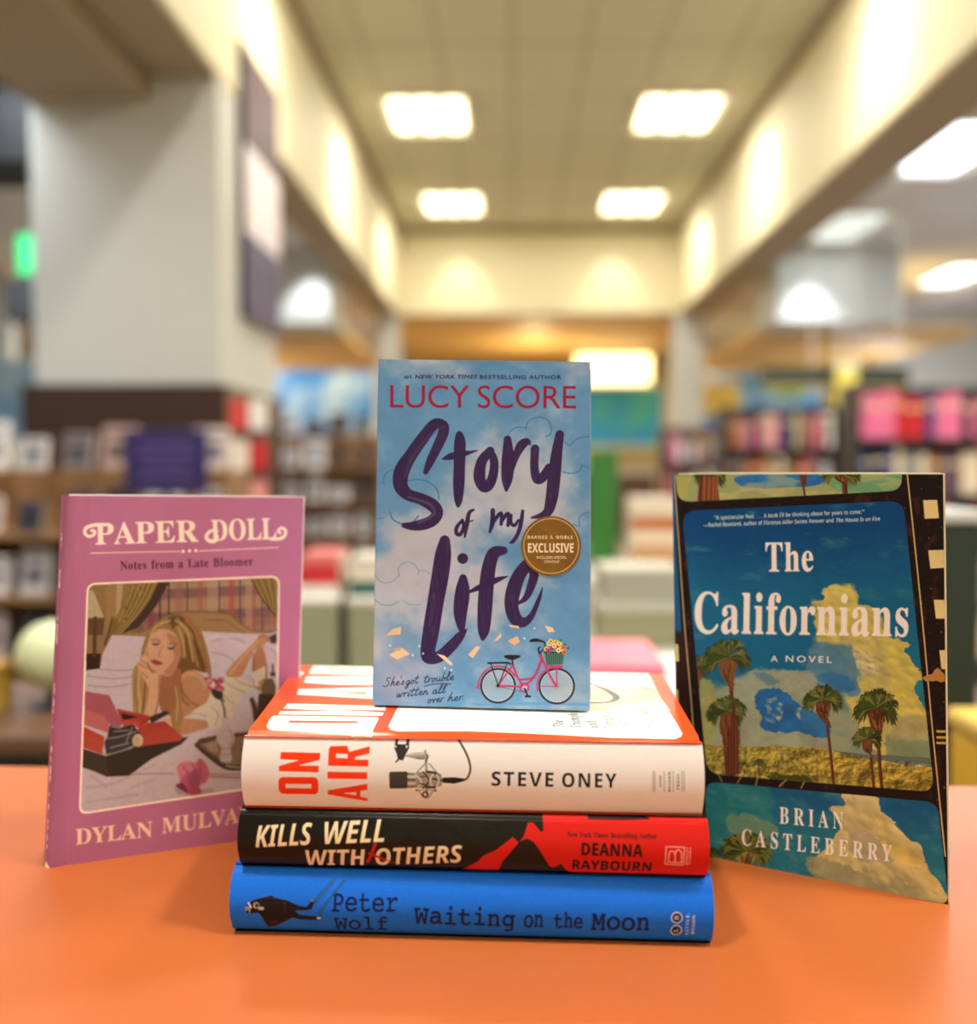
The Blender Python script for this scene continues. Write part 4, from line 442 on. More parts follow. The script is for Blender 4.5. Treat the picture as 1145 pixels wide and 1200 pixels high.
[4,81,823,[248,0,46,16,40,27,30,36,19,43,7,48,-9,56,-25,48,-38,38,-50,25,-58,9,-62,-9,-52,-23,-39,-38,-25,-48,-10,-58,8,-48,18,-44,30,-36,40,-26,48,-16,29,-20,31,-18,33,-15,36,-11,38,-6,44,44,-1,2,-21,-4,-21,0,-25,6,-28,8,-33,14],[208,300,43,-6,36,-18,28,-28,18,-36,7,-43,-6,-40,-18,-35,-28,-28,-36,-19,-42,-7,-50,8,-38,18,-27,28,-17,36,-5,40,5,34,14,34,24,32,39,22]],
[4,82,604,[38,341,0,-341,50,0,0,148,20,0,14,-2,16,-6,16,-12,20,-23,24,-35,46,-70,58,0,-46,68,-25,38,-24,32,-27,24,20,10,16,14,11,17,7,20,2,23,-4,32,-15,26,-23,20,-32,12,-38,5],[88,299,31,0,25,-3,19,-6,13,-10,8,-15,2,-17,-2,-17,-6,-15,-12,-12,-20,-9,-27,-3,-31,0]],
[4,83,458,[200,322,-25,13,-25,8,-26,3,-36,-4,-28,-12,-22,-20,-13,-24,-5,-32,16,-46,36,-34,44,-28,36,-28,16,-36,-2,-12,-7,-11,-11,-10,-16,-7,-20,-2,-20,2,-19,6,-18,10,-17,14,-16,17,0,-62,29,-17,31,-11,36,-3,30,4,27,12,20,20,13,26,5,30,-15,54,-37,35,-43,26,-37,25,-15,33,2,13,8,12,11,8,15,6,18,2,24,-4,27,-10,29,-22]],
[4,84,604,[294,341,-286,0,0,-44,118,0,0,-297,50,0,0,297,118,0]],
[4,85,708,[324,341,-49,0,0,-199,-1,-29,-7,-25,-13,-20,-20,-14,-26,-10,-34,-4,-28,4,-25,10,-21,16,-12,16,-6,22,-2,32,0,201,-50,0,0,-212,8,-49,22,-38,32,-26,38,-16,42,-4,55,6,43,18,30,29,18,39,6,46]],
[4,86,604,[302,341,-48,0,-102,-239,-103,239,-49,0,148,-344,10,0]],
[4,87,1042,[520,341,-48,0,-93,-235,-95,235,-46,0,-95,-235,-94,235,-49,0,138,-344,10,0,112,279,112,-279,10,0]],
[4,88,708,[344,341,-60,0,-106,-130,-107,130,-59,0,136,-165,-147,-176,59,0,118,141,116,-141,59,0,-145,176]],
[4,89,604,[150,224,-91,117,-59,0,126,-161,0,-180,50,0,0,180,126,161,-59,0]],
[4,90,646,[225,297,-217,-297,308,0,0,44,-218,0,218,297,-294,0,0,-44]],
[4,97,427,[206,40,-10,-6,-8,-4,-6,-2,-4,1,-4,3,0,8,0,115,-4,27,-12,21,-18,15,-22,8,-26,3,-30,-3,-24,-10,-20,-18,0,-48,22,21,24,12,24,4,15,-1,11,-5,8,-7,6,-12,1,-14,0,-12,-39,-14,-22,-8,-21,-10,-17,-13,-12,-17,-5,-24,3,-16,7,-16,11,-12,16,-8,18,-2,20,2,20,8,20,12,7,-12,11,-8,16,-2,14,1,12,5,18,11],[129,46,-13,-10,-12,-7,-14,-2,-16,4,-12,11,-4,16,4,15,10,11,16,10,19,9,22,8]],
[4,98,500,[74,341,-44,0,0,-329,24,-8,29,-6,30,-2,41,5,34,15,24,26,16,33,5,42,-5,37,-13,30,-21,24,-26,16,-32,5,-22,-2,-20,-7,-20,-12],[74,166,18,14,16,7,17,2,21,-3,17,-11,13,-17,8,-21,4,-27,-4,-24,-9,-20,-15,-15,-18,-10,-23,-3,-45,6]],
[4,99,438,[196,214,-20,8,-21,5,-23,2,-38,-5,-31,-16,-23,-26,-14,-33,-6,-41,6,-37,16,-31,24,-24,31,-15,37,-5,25,2,23,4,20,6,0,44,-22,-8,-19,-5,-19,-1,-26,3,-20,9,-16,16,-10,20,-4,26,3,26,9,20,15,16,19,10,22,4,20,-2,20,-6,22,-14]],
[4,100,510,[226,341,-45,0,0,-121,-17,5,-15,3,-15,1,-37,-5,-31,-16,-24,-23,-14,-31,-6,-36,5,-40,14,-33,23,-25,30,-14,37,-6,95,0],[181,38,-45,0,-27,3,-19,11,-13,15,-7,20,-2,24,3,26,9,22,16,16,20,11,24,3,14,-1,13,-2,14,-6]],
[4,101,479,[219,65,-26,-15,-26,-9,-27,-3,-23,2,-19,9,-16,13,-10,20,-7,24,158,0,-5,44,-12,35,-20,25,-28,14,-32,5,-35,-5,-29,-16,-22,-24,-14,-31,-6,-38,5,-36,13,-33,23,-26,31,-18,38,-6,34,2,28,9,27,15],[66,135,6,19,8,16,12,11,16,7,18,2,18,-2,14,-7,11,-12,7,-15,3,-19]],
[4,102,250,[148,341,-22,5,-19,-1,-16,-3,-15,-8,-12,-10,-15,-20,-9,-26,-4,-37,0,-17,-32,0,0,-40,32,0,0,-184,44,0,0,184,41,0,0,40,-41,0,0,22,2,19,5,15,9,12,13,7,19,3,20,-4]],
[4,103,427,[210,224,-92,0,-34,-3,-26,-10,-21,-16,-13,-21,-4,-27,2,-15,4,-14,6,-13,10,-11,12,-10,16,-8,-20,-8,-12,-11,-4,-13,2,-10,8,-10,12,-9,-20,-7,-16,-10,-12,-12,-6,-15,-2,-18,5,-22,14,-19,22,-14,29,-10,34,-3,36,3,30,10,22,14,13,20,5,24,-2,17,-8,15,-12,13,-18,11,-26,7,-38,9,-22,9,-8,11,6,12,18,5,22,5,24,6,21,14,10,14,8,18,3,19,-2,17,-8,16,-14,16,46,0],[148,146,-2,-14,-6,-11,-9,-9,-12,-6,-14,-2,-15,2,-12,6,-10,8,-6,12,-2,14,2,12,6,12,10,8,12,6,14,2,14,-2,12,-6,10,-8,6,-11],[166,-47,-2,-11,-8,-10,-13,-6,-17,-4,-22,-2,-22,2,-17,4,-13,7,-8,10,-2,12,2,11,8,10,10,7,14,5,17,1,18,-1,20,-4,17,-6,14,-10]],
[4,104,500,[75,341,-45,0,0,-341,45,0,0,161,19,19,18,10,19,4,15,-3,12,-7,10,-12,5,-14,2,-19,0,-139,45,0,0,138,-4,32,-11,26,-16,18,-21,12,-25,3,-25,-4,-22,-11,-20,-19]],
[4,105,219,[77,224,-45,0,0,-224,45,0],[82,292,-4,14,-10,10,-13,3,-13,-3,-10,-10,-4,-14,4,-13,10,-9,13,-4,13,4,10,9]],
[4,106,219,[75,224,-45,0,0,-257,-4,-22,-12,-17,-17,-10,33,-33,16,11,13,12,9,16,5,20,2,26],[80,292,-4,14,-10,10,-13,3,-13,-3,-10,-10,-4,-14,4,-13,10,-9,13,-4,13,4,10,9]],
[4,107,479,[230,224,-53,0,-99,-110,112,-114,60,0,-116,114],[76,341,-45,0,0,-341,45,0]],
[4,108,219,[77,341,-45,0,0,-341,45,0]],
[4,109,771,[30,224,0,-224,44,0,0,163,18,17,18,9,20,3,12,-2,12,-6,8,-10,6,-15,2,-19,0,-140,45,0,0,163,17,15,17,10,16,4,15,-2,12,-7,10,-11,7,-14,3,-19,0,-139,44,0,0,141,-4,29,-9,25,-15,19,-22,11,-24,4,-18,-2,-17,-6,-15,-9,-14,-11,-12,-13,-17,23,-23,13,-26,5,-22,-3,-22,-12,-22,-19,0,29]],
[4,110,500,[75,224,-45,0,0,-224,45,0,0,161,19,19,18,10,19,4,15,-3,12,-7,10,-12,5,-14,2,-19,0,-139,45,0,0,138,-4,34,-11,25,-17,18,-20,11,-25,3,-25,-4,-22,-11,-20,-19]],
[4,111,552,[136,229,-38,-5,-32,-16,-26,-26,-16,-31,-6,-37,6,-38,16,-33,25,-25,33,-16,38,-6,41,5,33,16,26,25,16,33,6,39,-6,38,-16,32,-26,24,-34,16],[136,189,25,-3,21,-11,16,-16,11,-21,3,-24,-3,-27,-10,-21,-16,-17,-21,-10,-26,-3,-24,3,-20,11,-16,16,-9,22,-3,26,3,25,10,21,15,15,20,11]],
[4,112,500,[73,6,16,-6,15,-4,14,0,38,5,31,15,24,25,15,31,6,38,-6,41,-15,31,-25,24,-36,14,-44,4,-78,0,0,-339,45,0],[73,184,41,0,26,-2,20,-10,15,-15,9,-21,2,-25,-3,-25,-9,-20,-16,-16,-20,-11,-23,-3,-14,0,-14,4,-14,6]],
[4,113,500,[177,-115,45,0,0,339,-82,0,-53,-8,-35,-22,-21,-28,-11,-30,-2,-26,6,-38,15,-31,24,-25,31,-15,38,-5,14,0,15,3,16,5],[177,184,0,-141,-14,-5,-14,-4,-14,-1,-23,4,-20,11,-16,17,-9,21,-3,25,4,27,11,21,17,15,20,8,20,2]],
[4,114,396,[34,224,0,-224,45,0,0,118,3,22,8,18,11,16,15,9,18,3,12,-2,14,-8,15,-12,23,39,-18,15,-17,8,-18,3,-13,-2,-12,-7,-14,-10,-12,-16,-14,-21,-1,51]],
[4,115,385,[162,210,-23,11,-22,6,-21,2,-25,-3,-21,-8,-15,-12,-9,-17,-4,-21,11,-32,26,-23,31,-19,26,-16,11,-18,-5,-14,-12,-8,-16,-4,-20,4,-26,10,-28,16,0,-48,28,-12,24,-6,26,-2,24,2,21,10,15,13,11,19,3,22,-4,20,-16,20,-30,22,-32,20,-17,14,-5,12,3,10,11,8,15,2,19,-2,22,-8,24,-14]],
[4,116,333,[84,271,-84,-81,0,-6,39,0,0,-118,3,-23,8,-19,16,-16,20,-9,26,-3,17,2,19,5,18,7,0,42,-18,-9,-16,-5,-16,-2,-9,0,-9,4,-7,6,-5,10,-2,14,0,114,70,0,0,40,-70,0]],
[4,117,500,[218,0,0,224,-44,0,0,-160,-16,-18,-18,-10,-20,-4,-16,2,-13,7,-9,10,-6,14,-2,17,0,142,-44,0,0,-139,4,-31,10,-25,16,-19,22,-10,26,-4,22,4,24,11,20,17,0,-28]],
[4,118,438,[103,-4,15,0,99,228,-47,0,-60,-138,-60,138,-48,0]],
[4,119,719,[196,224,-32,0,-58,-136,-58,136,-48,0,100,-228,14,0,66,156,66,-156,14,0,100,228,-48,0,-58,-136]],
[4,120,500,[244,224,-58,0,-64,-76,-66,76,-56,0,94,-110,-94,-114,56,0,66,80,71,-80,57,0,-99,114]],
[4,121,438,[219,224,-50,0,-58,-126,-61,126,-50,0,87,-176,-77,-163,50,0]],
[4,122,417,[202,224,-192,0,0,-40,114,0,-118,-184,196,0,0,40,-120,0]],
[5,46,180,[44,-4,-14,4,-3,5,-2,6,-1,7,1,8,2,6,3,4,14,4,16,-4,3,-4,2,-6,1,-8,-1,-7,-2,-6,-3,-5]],
[5,83,418,[70,-2,-17,1,-15,3,-12,6,-8,8,-5,10,-2,10,1,9,4,7,4,7,8,5,8,3,8,1,6,0,6,-2,6,-3,3,-4,2,-4,1,-5,-5,-12,-11,-6,-6,0,-4,-1,-4,-2,-2,-6,0,-3,3,-4,5,-4,21,-5,13,2,12,6,12,10,12,14,10,19,10,22,-16,2,-14,6,-12,9,-9,11,-5,12,-2,13,2,13,4,12,8,12,11,11,13,9,15,9,26,8,29,3,18,-2,4,-4,0,-2,-3,-2,-3,0,-6,0,-6,0,-10,-1,-12,-2,-10,-3,-28,-18,-19,-24,-4,-9,-2,-9,-1,-10,1,-10,3,-8,6,-8,7,-4,9,-4,10,-2,24,48,30,39,32,25,10,6,10,3,10,1,8,-1,7,-3,6,-4,5,-6,2,-6,1,-8,-1,-10,-4,-12,-7,-11,-9,-11,-11,-12,-13,-10,-15,-10,-17,-10,-18,-8,-8,-16,-9,-16,-11,-14,-13,-14,-14,-10,-15,-9,-16,-6,-16,-4],[192,100,28,18,23,24,15,24,6,20,-2,8,-4,5,-6,1,-9,-2,-10,-8,-11,-14,-10,-20,-10,-26]],
[5,97,355,[105,-2,-5,0,-6,2,-4,4,-4,4,-2,6,0,6,-14,-12,-14,-8,-14,-2,-10,1,-8,3,-6,4,-6,6,-3,8,-1,9,1,9,3,8,4,8,20,25,28,17,10,4,10,2,10,2,11,-2,8,-5,4,-9,7,14,37,2,-31,-64,-7,-15,-3,-7,4,-3,8,3,12,10,12,10,6,-7,-31,-25,-9,-4,-9,-4],[48,6,8,2,8,4,9,8,25,34,12,28,-4,8,-8,4,-12,-6,-16,-16,-14,-20,-11,-21,-4,-17,3,-6]],
[5,98,322,[150,40,-20,-12,-18,-4,-2,0,-4,0,-20,-14,-20,-10,-20,-2,-8,0,-7,2,-5,4,-4,6,-2,6,-2,7,6,19,16,31,-9,-9,-9,-8,-5,8,21,19,13,16,59,93,44,5,-74,-121,-8,-16,-10,-16,-8,-16,-4,-9,2,-6,2,-3,5,-2,15,6,23,15,-3,7,-2,9,-2,10,6,23,14,19,4,5,6,2,4,1,10,-3,6,-6,2,-12,-2,-9,-2,-9,-3,-9,-5,-9,-8,-8,-8,-8,16,4,15,11],[106,34,16,22,4,14,-1,6,-3,4,-4,1,-8,-5,-6,-10,-2,-14]],
[5,101,276,[50,-2,-12,1,-10,3,-10,6,-6,8,-5,8,-1,9,0,8,4,8,4,8,22,23,27,17,28,7,8,-2,7,-2,6,-3,4,-5,4,-5,0,-6,-1,-7,-3,-6,-5,-6,-25,-17,-38,-11,-6,-19,2,-4,4,-3,5,0,9,0,10,3,10,4,10,5,11,8,11,10,6,-7,-12,-10,-11,-9,-12,-6,-13,-4,-11,-4],[52,43,22,7,16,16,4,5,2,6,1,5,-1,6,-2,4,-3,1,-11,-7,-14,-18]],
[5,103,354,[157,31,-25,-18,-27,-13,-17,-30,-16,-24,-17,-19,-17,-15,-16,-8,-18,-3,-10,1,-8,2,-8,4,-4,5,-4,7,-1,7,4,15,11,15,20,14,26,13,34,14,8,13,-11,-7,-11,-4,-10,-2,-10,1,-8,3,-6,4,-6,7,-3,7,-1,9,1,9,3,8,4,10,21,24,28,17,10,3,9,2,10,2,12,-2,8,-5,3,-7,7,12,42,3,-51,-91,18,9,19,15],[46,6,5,1,5,2,6,4,18,19,16,26,11,28,-1,4,-2,3,-5,1,-11,-7,-16,-17,-16,-22,-13,-22,-5,-14,1,-4,2,-2],[2,-90,7,2,7,6,9,10,15,23,18,34,-19,-7,-17,-9,-14,-11,-10,-11,-6,-11,-2,-12,2,-7,4,-5]],
[5,104,381,[172,31,-14,-12,-9,-9,-9,-6,-10,-4,-10,-2,-6,1,-6,3,-5,4,-4,5,-2,7,-1,8,4,16,5,10,11,14,20,22,1,2,-1,2,-7,-1,-8,-4,-10,-7,-18,-18,-19,-25,-24,-37,-43,-2,43,82,-10,-12,-12,-12,-6,8,20,20,19,22,18,30,31,56,41,5,-69,-131,22,20,18,13,17,5,7,-2,6,-2,4,-4,4,-6,2,-6,1,-9,-1,-7,-2,-6,-4,-6,-18,-24,-10,-18,2,-4,11,7,23,21]],
[5,105,231,[92,122,-12,4,-5,10,1,5,2,5,4,4,14,5,12,-4,5,-11,-1,-4,-2,-5,-4,-4],[97,31,-19,-18,-14,-9,-22,-6,-14,2,-8,8,-2,12,6,20,18,34,-8,-8,-10,-10,-6,8,10,8,13,14,13,14,46,4,-34,-62,-14,-28,2,-4,13,6,23,22]],
[5,108,281,[102,31,-28,-25,-8,-4,-10,-4,-8,0,-8,0,-6,2,-6,4,-4,5,-4,6,0,7,2,10,4,13,7,15,7,10,-16,-14,-6,6,23,23,19,25,50,82,41,5,-73,-131,-18,-34,-6,-16,1,-3,1,-2,3,-1,12,6,25,22]],
[5,110,388,[0,-2,22,33,17,23,13,22,-2,3,-8,-5,-16,-18,-7,8,29,28,9,6,9,4,8,1,7,-3,5,-8,2,-12,-2,-14,21,20,19,13,16,5,6,-2,6,-2,6,-4,3,-6,2,-6,1,-9,-5,-15,-11,-18,-12,-14,-8,-14,3,-4,11,7,24,21,6,-7,-18,-17,-12,-8,-10,-6,-10,-2,-7,1,-5,3,-6,4,-4,5,-2,7,0,8,2,16,18,24,18,22,2,2,-2,2,-8,-2,-10,-8,-14,-12,-26,-28,-30,-42]],
[5,111,300,[46,-2,-10,0,-10,4,-7,5,-5,7,-4,8,-2,10,2,8,2,8,4,8,21,24,27,17,10,3,10,2,10,2,10,-2,8,-2,8,-4,4,-6,4,-8,0,-9,0,-8,-2,-7,-4,-8,-17,-22,11,5,13,9,7,-8,-24,-16,-24,-4,-14,-10,-14,-4],[53,8,5,2,6,2,6,4,-1,6,5,8,14,6,12,17,6,15,3,14,-1,6,-2,4,-5,0,-4,0,-6,-4,-7,-6,-12,-15,-12,-19,-9,-18,-3,-13,0,-5,2,-2]],
[5,114,275,[118,31,-20,-19,-12,-9,-18,-5,-10,1,-8,2,-7,4,-5,5,-4,6,-1,7,5,19,14,22,22,18,-14,0,-10,0,-12,-13,-13,-13,-7,8,12,10,10,10,8,24,5,3,5,-1,0,-5,0,-2,0,-3,2,-2,4,-2,8,-2,17,-2,13,-6,5,-11,-3,-9,-8,-14,-10,-14,-8,-11,-6,-12,0,-3,2,-1,3,-1,11,6,24,22]],
[5,115,235,[103,36,-28,-26,-21,-10,-20,-2,-10,0,-8,2,-6,4,-4,6,-3,5,-1,6,4,11,12,5,10,-4,4,-9,-4,-9,-8,-4,-2,1,8,-5,8,2,6,6,6,10,6,21,2,26,0,6,0,6,-8,-7,-11,-11,-11,-10,-6,8,16,14,22,22,4,5,4,5,2,2,4,1,3,-1,2,-1,1,-3,-3,-6,-3,-8,3,-6,9,-14,4,-12,2,-13,-1,-9,-3,-7,-4,-5,16,14]],
[5,116,297,[18,64,20,20,16,18,16,24,38,62,42,2,-24,-42,22,0,-4,-12,-26,0,-24,-40,-21,-38,-17,-30,-4,-14,4,-4,14,6,25,22,7,-7,-30,-25,-10,-4,-9,-3,-9,-1,-8,0,-6,3,-4,3,-4,6,-2,6,-1,6,3,15,6,13,14,24,-18,-18]],
[5,117,396,[180,31,-30,-26,-8,-3,-8,-3,-7,-1,-9,1,-8,2,-5,3,-5,5,-2,5,-1,7,1,5,0,5,-8,-10,-9,-8,-9,-7,-10,-4,-9,-3,-9,-1,-7,1,-7,2,-4,3,-4,5,-2,5,-2,7,6,19,16,32,-9,-8,-7,-8,-6,8,18,17,18,19,50,4,-36,-62,-9,-24,1,-2,1,-2,3,0,6,2,10,8,13,14,21,28,20,34,48,4,-40,-72,-8,-17,0,-3,2,-1,2,-1,8,4,11,8,16,16]],
[5,118,317,[56,-2,-11,1,-9,2,-7,4,-5,5,-4,7,0,8,2,13,7,14,12,17,4,7,-1,3,-6,-3,-12,-12,-5,5,9,9,10,11,10,7,10,6,9,2,7,-2,4,-7,2,-11,-3,-15,-5,-11,-8,-14,-7,-12,-5,-7,-2,-5,-2,-4,2,-4,2,-2,4,0,14,2,14,6,14,11,-6,8,-4,16,6,23,14,20,5,4,5,2,6,2,5,-1,5,-2,3,-3,5,-15,-4,-17,-8,-16,-14,-17,13,5,13,10,6,-6,-17,-14,-21,-4,-2,0,-28,-20,-8,-4,-9,-2],[108,36,16,18,6,21,0,3,-2,2,-4,2,-11,-6,-8,-10,-3,-14,2,-10]],
[5,119,509,[55,-2,-19,3,-12,9,-4,15,0,7,2,7,4,7,16,18,9,12,-1,3,-6,-3,-15,-13,-7,6,16,13,18,14,7,4,48,4,-45,-69,-8,-19,0,-4,2,-2,2,0,12,6,18,16,18,23,18,24,12,21,50,4,-38,-62,-4,-10,-4,-7,0,-7,3,-7,8,-3,19,6,22,15,-6,8,-4,16,6,23,14,20,5,4,5,2,6,2,5,-1,5,-2,3,-3,5,-15,-6,-25,-20,-24,14,4,13,10,6,-6,-13,-10,-12,-6,-14,-2,-2,0,-28,-20,-10,-4,-10,-2,-10,0,-15,2,-11,4,-8,6,-5,10,-1,12,-18,-18,-13,-10,-7,-3,-8,-3],[204,36,16,18,6,21,0,3,-2,2,-4,2,-11,-6,-8,-10,-3,-14,2,-10]]]
load_outlines(OUTLINES)
# ---------------------------------------------------------------- the printed faces
def shift(L, dx, dy): return [(p[0] + dx, p[1] + dy) + tuple(p[2:]) for p in L]

def paint_PB():
    c = Canvas(PB, (112, 160, 200)); W, H = c.W, c.H
    yy = np.linspace(0, 1, H)[:, None]; xx = np.linspace(0, 1, W)[None]
    n = fbm(W, H, 130, 110, 5, 3); n2 = fbm(W, H, 60, 50, 4, 9)
    base = np.ones((H, W, 3)) * rgb(104, 158, 205)
    base = base * (1 - .35 * sstep(yy, .25, 0)[..., None]) + rgb(88, 140, 188) * .35 * sstep(yy, .25, 0)[..., None]
    wht = sstep(n + .30 * np.exp(-((xx - .62)**2 / .10 + (yy - .40)**2 / .035)) + .26 * np.exp(-((xx - .25)**2 / .06 + (yy - .60)**2 / .03)) - .22 * np.exp(-((xx - .15)**2/.03 + (yy-.30)**2/.02)) - .20 * np.exp(-((xx-.9)**2/.04+(yy-.68)**2/.012)), .42, .80)
    base = base * (1 - wht[..., None] * .85) + rgb(206, 208, 216) * wht[..., None] * .85
    m = np.exp(-((xx - .12)**2/.04 + (yy-.93)**2/.01)) * .45 + np.exp(-((xx - .25)**2/.05 + (yy-.58)**2/.02)) * .22
    base = base * (1 - m[..., None]) + rgb(214, 190, 210) * m[..., None]
    base = base + (n2[..., None] - .5) * .10; c.img = np.clip(base * [.93, .95, .98], 0, 1)
    A = (420, 410, 3.948); B = (420, 600, 3.948)
    c.T = A; bl = (52, 122, 178)
    for L, w, a in [([(690,400),(705,375),(735,358),(770,360)],2.5,.9), ([(775,368),(785,333),(830,312),(875,325),(893,365),(885,392),(868,400)],3,.9),
                    ([(955,425),(975,442),(1008,415),(1040,404),(1074,402)],3,.9), ([(945,565),(985,571),(1022,560),(1033,530)],3,.8), ([(1035,535),(1075,551)],3,.8),
                    ([(118,620),(120,585),(145,560),(180,557)],3,.8), ([(225,607),(280,600),(335,617),(366,650),(373,690)],3,.95), ([(145,748),(162,785),(205,805),(250,798),(279,768)],3.5,.95),
                    ([(76,780),(110,780),(130,765)],2,.5), ([(1076,752),(1045,757),(1020,780),(1022,815),(992,805)],2.5,.7), ([(92,622),(110,612),(124,628)],2,.5), ([(650,480),(640,520),(660,545)],2,.3)]:
        c.stroke(L, bl, w, a)
    c.T = B
    for L, w, a in [([(76,290),(110,325),(155,322),(190,292)],2,.6), ([(192,298),(186,260),(215,235),(250,237),(275,262),(277,292)],2.2,.6), ([(280,270),(310,272),(335,288)],2,.6),
                    ([(78,405),(110,428),(150,430),(188,413)],2.5,.6), ([(200,405),(240,428),(290,428)],2,.4), ([(1075,205),(1045,190),(1035,160),(1060,140)],2.2,.6)]:
        c.stroke(L, (88, 136, 186), w, a)
    c.T = A
    c.text('G', '#1', (213, 134), (245, 134), 16, (40, 40, 70), bold=.7); c.text('G', 'NEW YORK TIMES', (263, 134), (547, 134), 17, (40, 40, 70), slant=.2, bold=.8, track=60)
    c.text('G', 'BESTSELLING AUTHOR', (563, 135), (937, 136), 17, (40, 40, 70), bold=.8, track=90)
    c.text('G', 'LUCY SCORE', (148, 268), (1006, 272), 104, (150, 24, 58), bold=-.30, track=-10)
    ink = (52, 34, 82)
    S = [(312,565,12),(335,512,20),(365,450,23),(393,385,25),(392,350,24),(352,345,25),(300,408,28),(242,490,30),(202,560,36),(196,625,34),(228,668,28),(290,690,27),(342,718,30),(366,752,27),(345,788,27),(300,808,26),(250,815,20),(212,812,12)]
    t1 = [(468,392,16),(470,430,27),(468,520,27),(465,620,27),(463,690,20),(462,722,8)]; t2 = [(392,505,5),(430,493,16),(480,482,15),(515,475,8),(550,466,3)]
    o = [(610,468,20),(572,515,24),(560,585,28),(575,632,24),(600,630,24),(622,585,22),(628,520,20),(610,470,18)]
    r1 = [(690,415,18),(692,500,29),(688,590,27),(684,650,7)]; r2 = [(705,575,8),(728,495,16),(752,445,22),(780,425,16),(795,440,3)]
    y1 = [(817,458,20),(814,540,20),(825,596,22),(852,590,22),(880,545,18)]; y2 = [(931,392,20),(917,480,26),(905,590,30),(893,690,28),(870,755,20),(800,777,4)]
    for L in (S, t1, t2, o, r1, r2, y1, y2): c.stroke(L, ink, dry=.10, seed=5)
    c.stroke([(395,355,5),(330,400,8),(250,500,8),(215,590,7)], (92, 74, 120), a=.4); c.stroke([(230,680,5),(330,715,7),(350,760,7),(280,800,6)], (100, 92, 120), a=.55)
    for L in ([(482,786,6),(455,822,9),(455,850,9),(473,852,9),(486,822,8),(484,790,6)], [(532,740,6),(512,756,9),(502,810,10),(492,866,5)], [(475,803,3),(530,790,3)],
              [(622,742,10),(620,800,11),(608,842,6)], [(624,805,4),(645,768,9),(662,758,8),(660,806,8)], [(662,800,5),(682,765,9),(695,762,8),(692,812,8)],
              [(706,765,7),(706,800,8),(722,812,8),(740,788,6)], [(760,745,7),(752,800,10),(738,850,9),(715,886,9),(700,892,3)]): c.stroke(L, ink)
    c.T = B
    L1 = [(400,132,24),(392,200,38),(378,300,40),(357,420,38),(338,540,38),(322,640,34),(328,672,30),(375,668,26),(430,620,25),(470,575,20),(500,543,4)]
    i1 = [(485,306,18),(482,370,34),(472,460,32),(476,530,18),(482,562,4)]; f1 = [(672,178,18),(628,190,28),(605,250,32),(592,350,34),(585,450,34),(580,540,28),(575,588,8)]
    f2 = [(514,370,6),(560,348,13),(630,318,14),(692,296,2)]
    e1 = [(735,425,5),(775,395,14),(803,330,20),(812,280,22),(790,240,26),(745,290,30),(718,360,34),(708,430,32),(725,490,30),(762,510,22),(800,480,14),(836,400,9),(851,348,2)]
    for L in (L1, i1, f1, f2, e1): c.stroke(L, ink, dry=.10, seed=11)
    c.circle((483, 215), 25, ink)
    c.stroke([(330,520,6),(345,440,12),(352,380,8)], (96, 78, 120), a=.35, dry=.6, seed=4)
    # sheets of paper
    for P, col in [([(126,572),(160,540),(200,530),(196,566)],(232,196,160)), ([(142,660),(200,626),(240,656),(180,682)],(240,206,168)), ([(158,632),(205,626),(190,644)],(214,170,132)), ([(362,655),(400,664),(440,705),(425,708)],(244,214,176)),
                   ([(508,660),(545,620),(567,620),(530,676)],(240,202,164)), ([(625,600),(660,558),(662,575),(645,592)],(238,206,170)), ([(692,596),(735,572),(748,600),(722,616)],(232,190,150)), ([(862,524),(898,534),(908,554),(878,556)],(240,208,172)), ([(694,522),(740,526),(745,538),(704,532)],(236,200,160))]:
        c.fill(P, col)
    for x, y in [(148,616),(283,620),(300,654),(400,722),(768,584),(815,537),(252,662),(430,730)]: c.circle((x, y), 5, (236, 240, 246), .8)
    # bicycle
    c.fill([(500,880),(620,885),(760,880),(900,876),(1050,884),(1074,884),(1074,896),(900,892),(700,892),(560,896)], (90, 150, 205), .7, soft=4)
    pk = (188, 62, 112); bk = (34, 34, 44)
    for cx, cy, R in [(646, 803, 78), (917, 805, 80)]:
        c.circle((cx, cy), R, (214, 220, 226), .35)
        for k in range(26):
            t = k * 2 * math.pi / 26; c.stroke([(cx, cy), (cx + R*.92*math.cos(t), cy + R*.92*math.sin(t))], (150, 155, 165), 1.1, a=.8, sm=False)
        c.circle((cx, cy), R, bk, ring=4.2); c.circle((cx, cy), R - 8, (190, 195, 200), ring=1.5)
    arc = lambda cx, cy, R, a, b, n=14: [(cx + R*math.cos(math.radians(t)), cy + R*math.sin(math.radians(t))) for t in np.linspace(a, b, n)]
    c.stroke(arc(646, 803, 90, 170, 330), pk, 4); c.stroke([(557,806),(545,812)], pk, 4); c.stroke(arc(917, 805, 90, 175, 285), pk, 4); c.stroke([(828,812),(828,826)], pk, 4)
    for L, w in [([(712,700),(735,760),(762,805)],5), ([(646,803),(762,808)],5), ([(646,803),(680,755),(715,708)],4), ([(848,672),(832,730),(800,768),(750,775)],5), ([(842,662),(852,690)],8), ([(846,668),(880,745),(915,806)],5),
                 ([(838,700),(812,765),(770,800)],5), ([(917,720),(917,805)],3), ([(868,712),(940,712)],4), ([(880,722),(935,722)],2), ([(828,806),(915,806)],2)]: c.stroke(L, pk, w)
    c.circle((768, 812), 20, pk, ring=4); c.circle((768,812), 9, (240,190,205)); c.stroke([(768, 815), (783, 850)], bk, 4); c.fill([(770,847),(798,847),(798,857),(770,857)], bk)
    c.stroke([(650,808),(720,822),(770,832)], (90, 90, 100), 1.4); c.circle((646, 803), 8, bk); c.circle((917, 805), 6, pk)
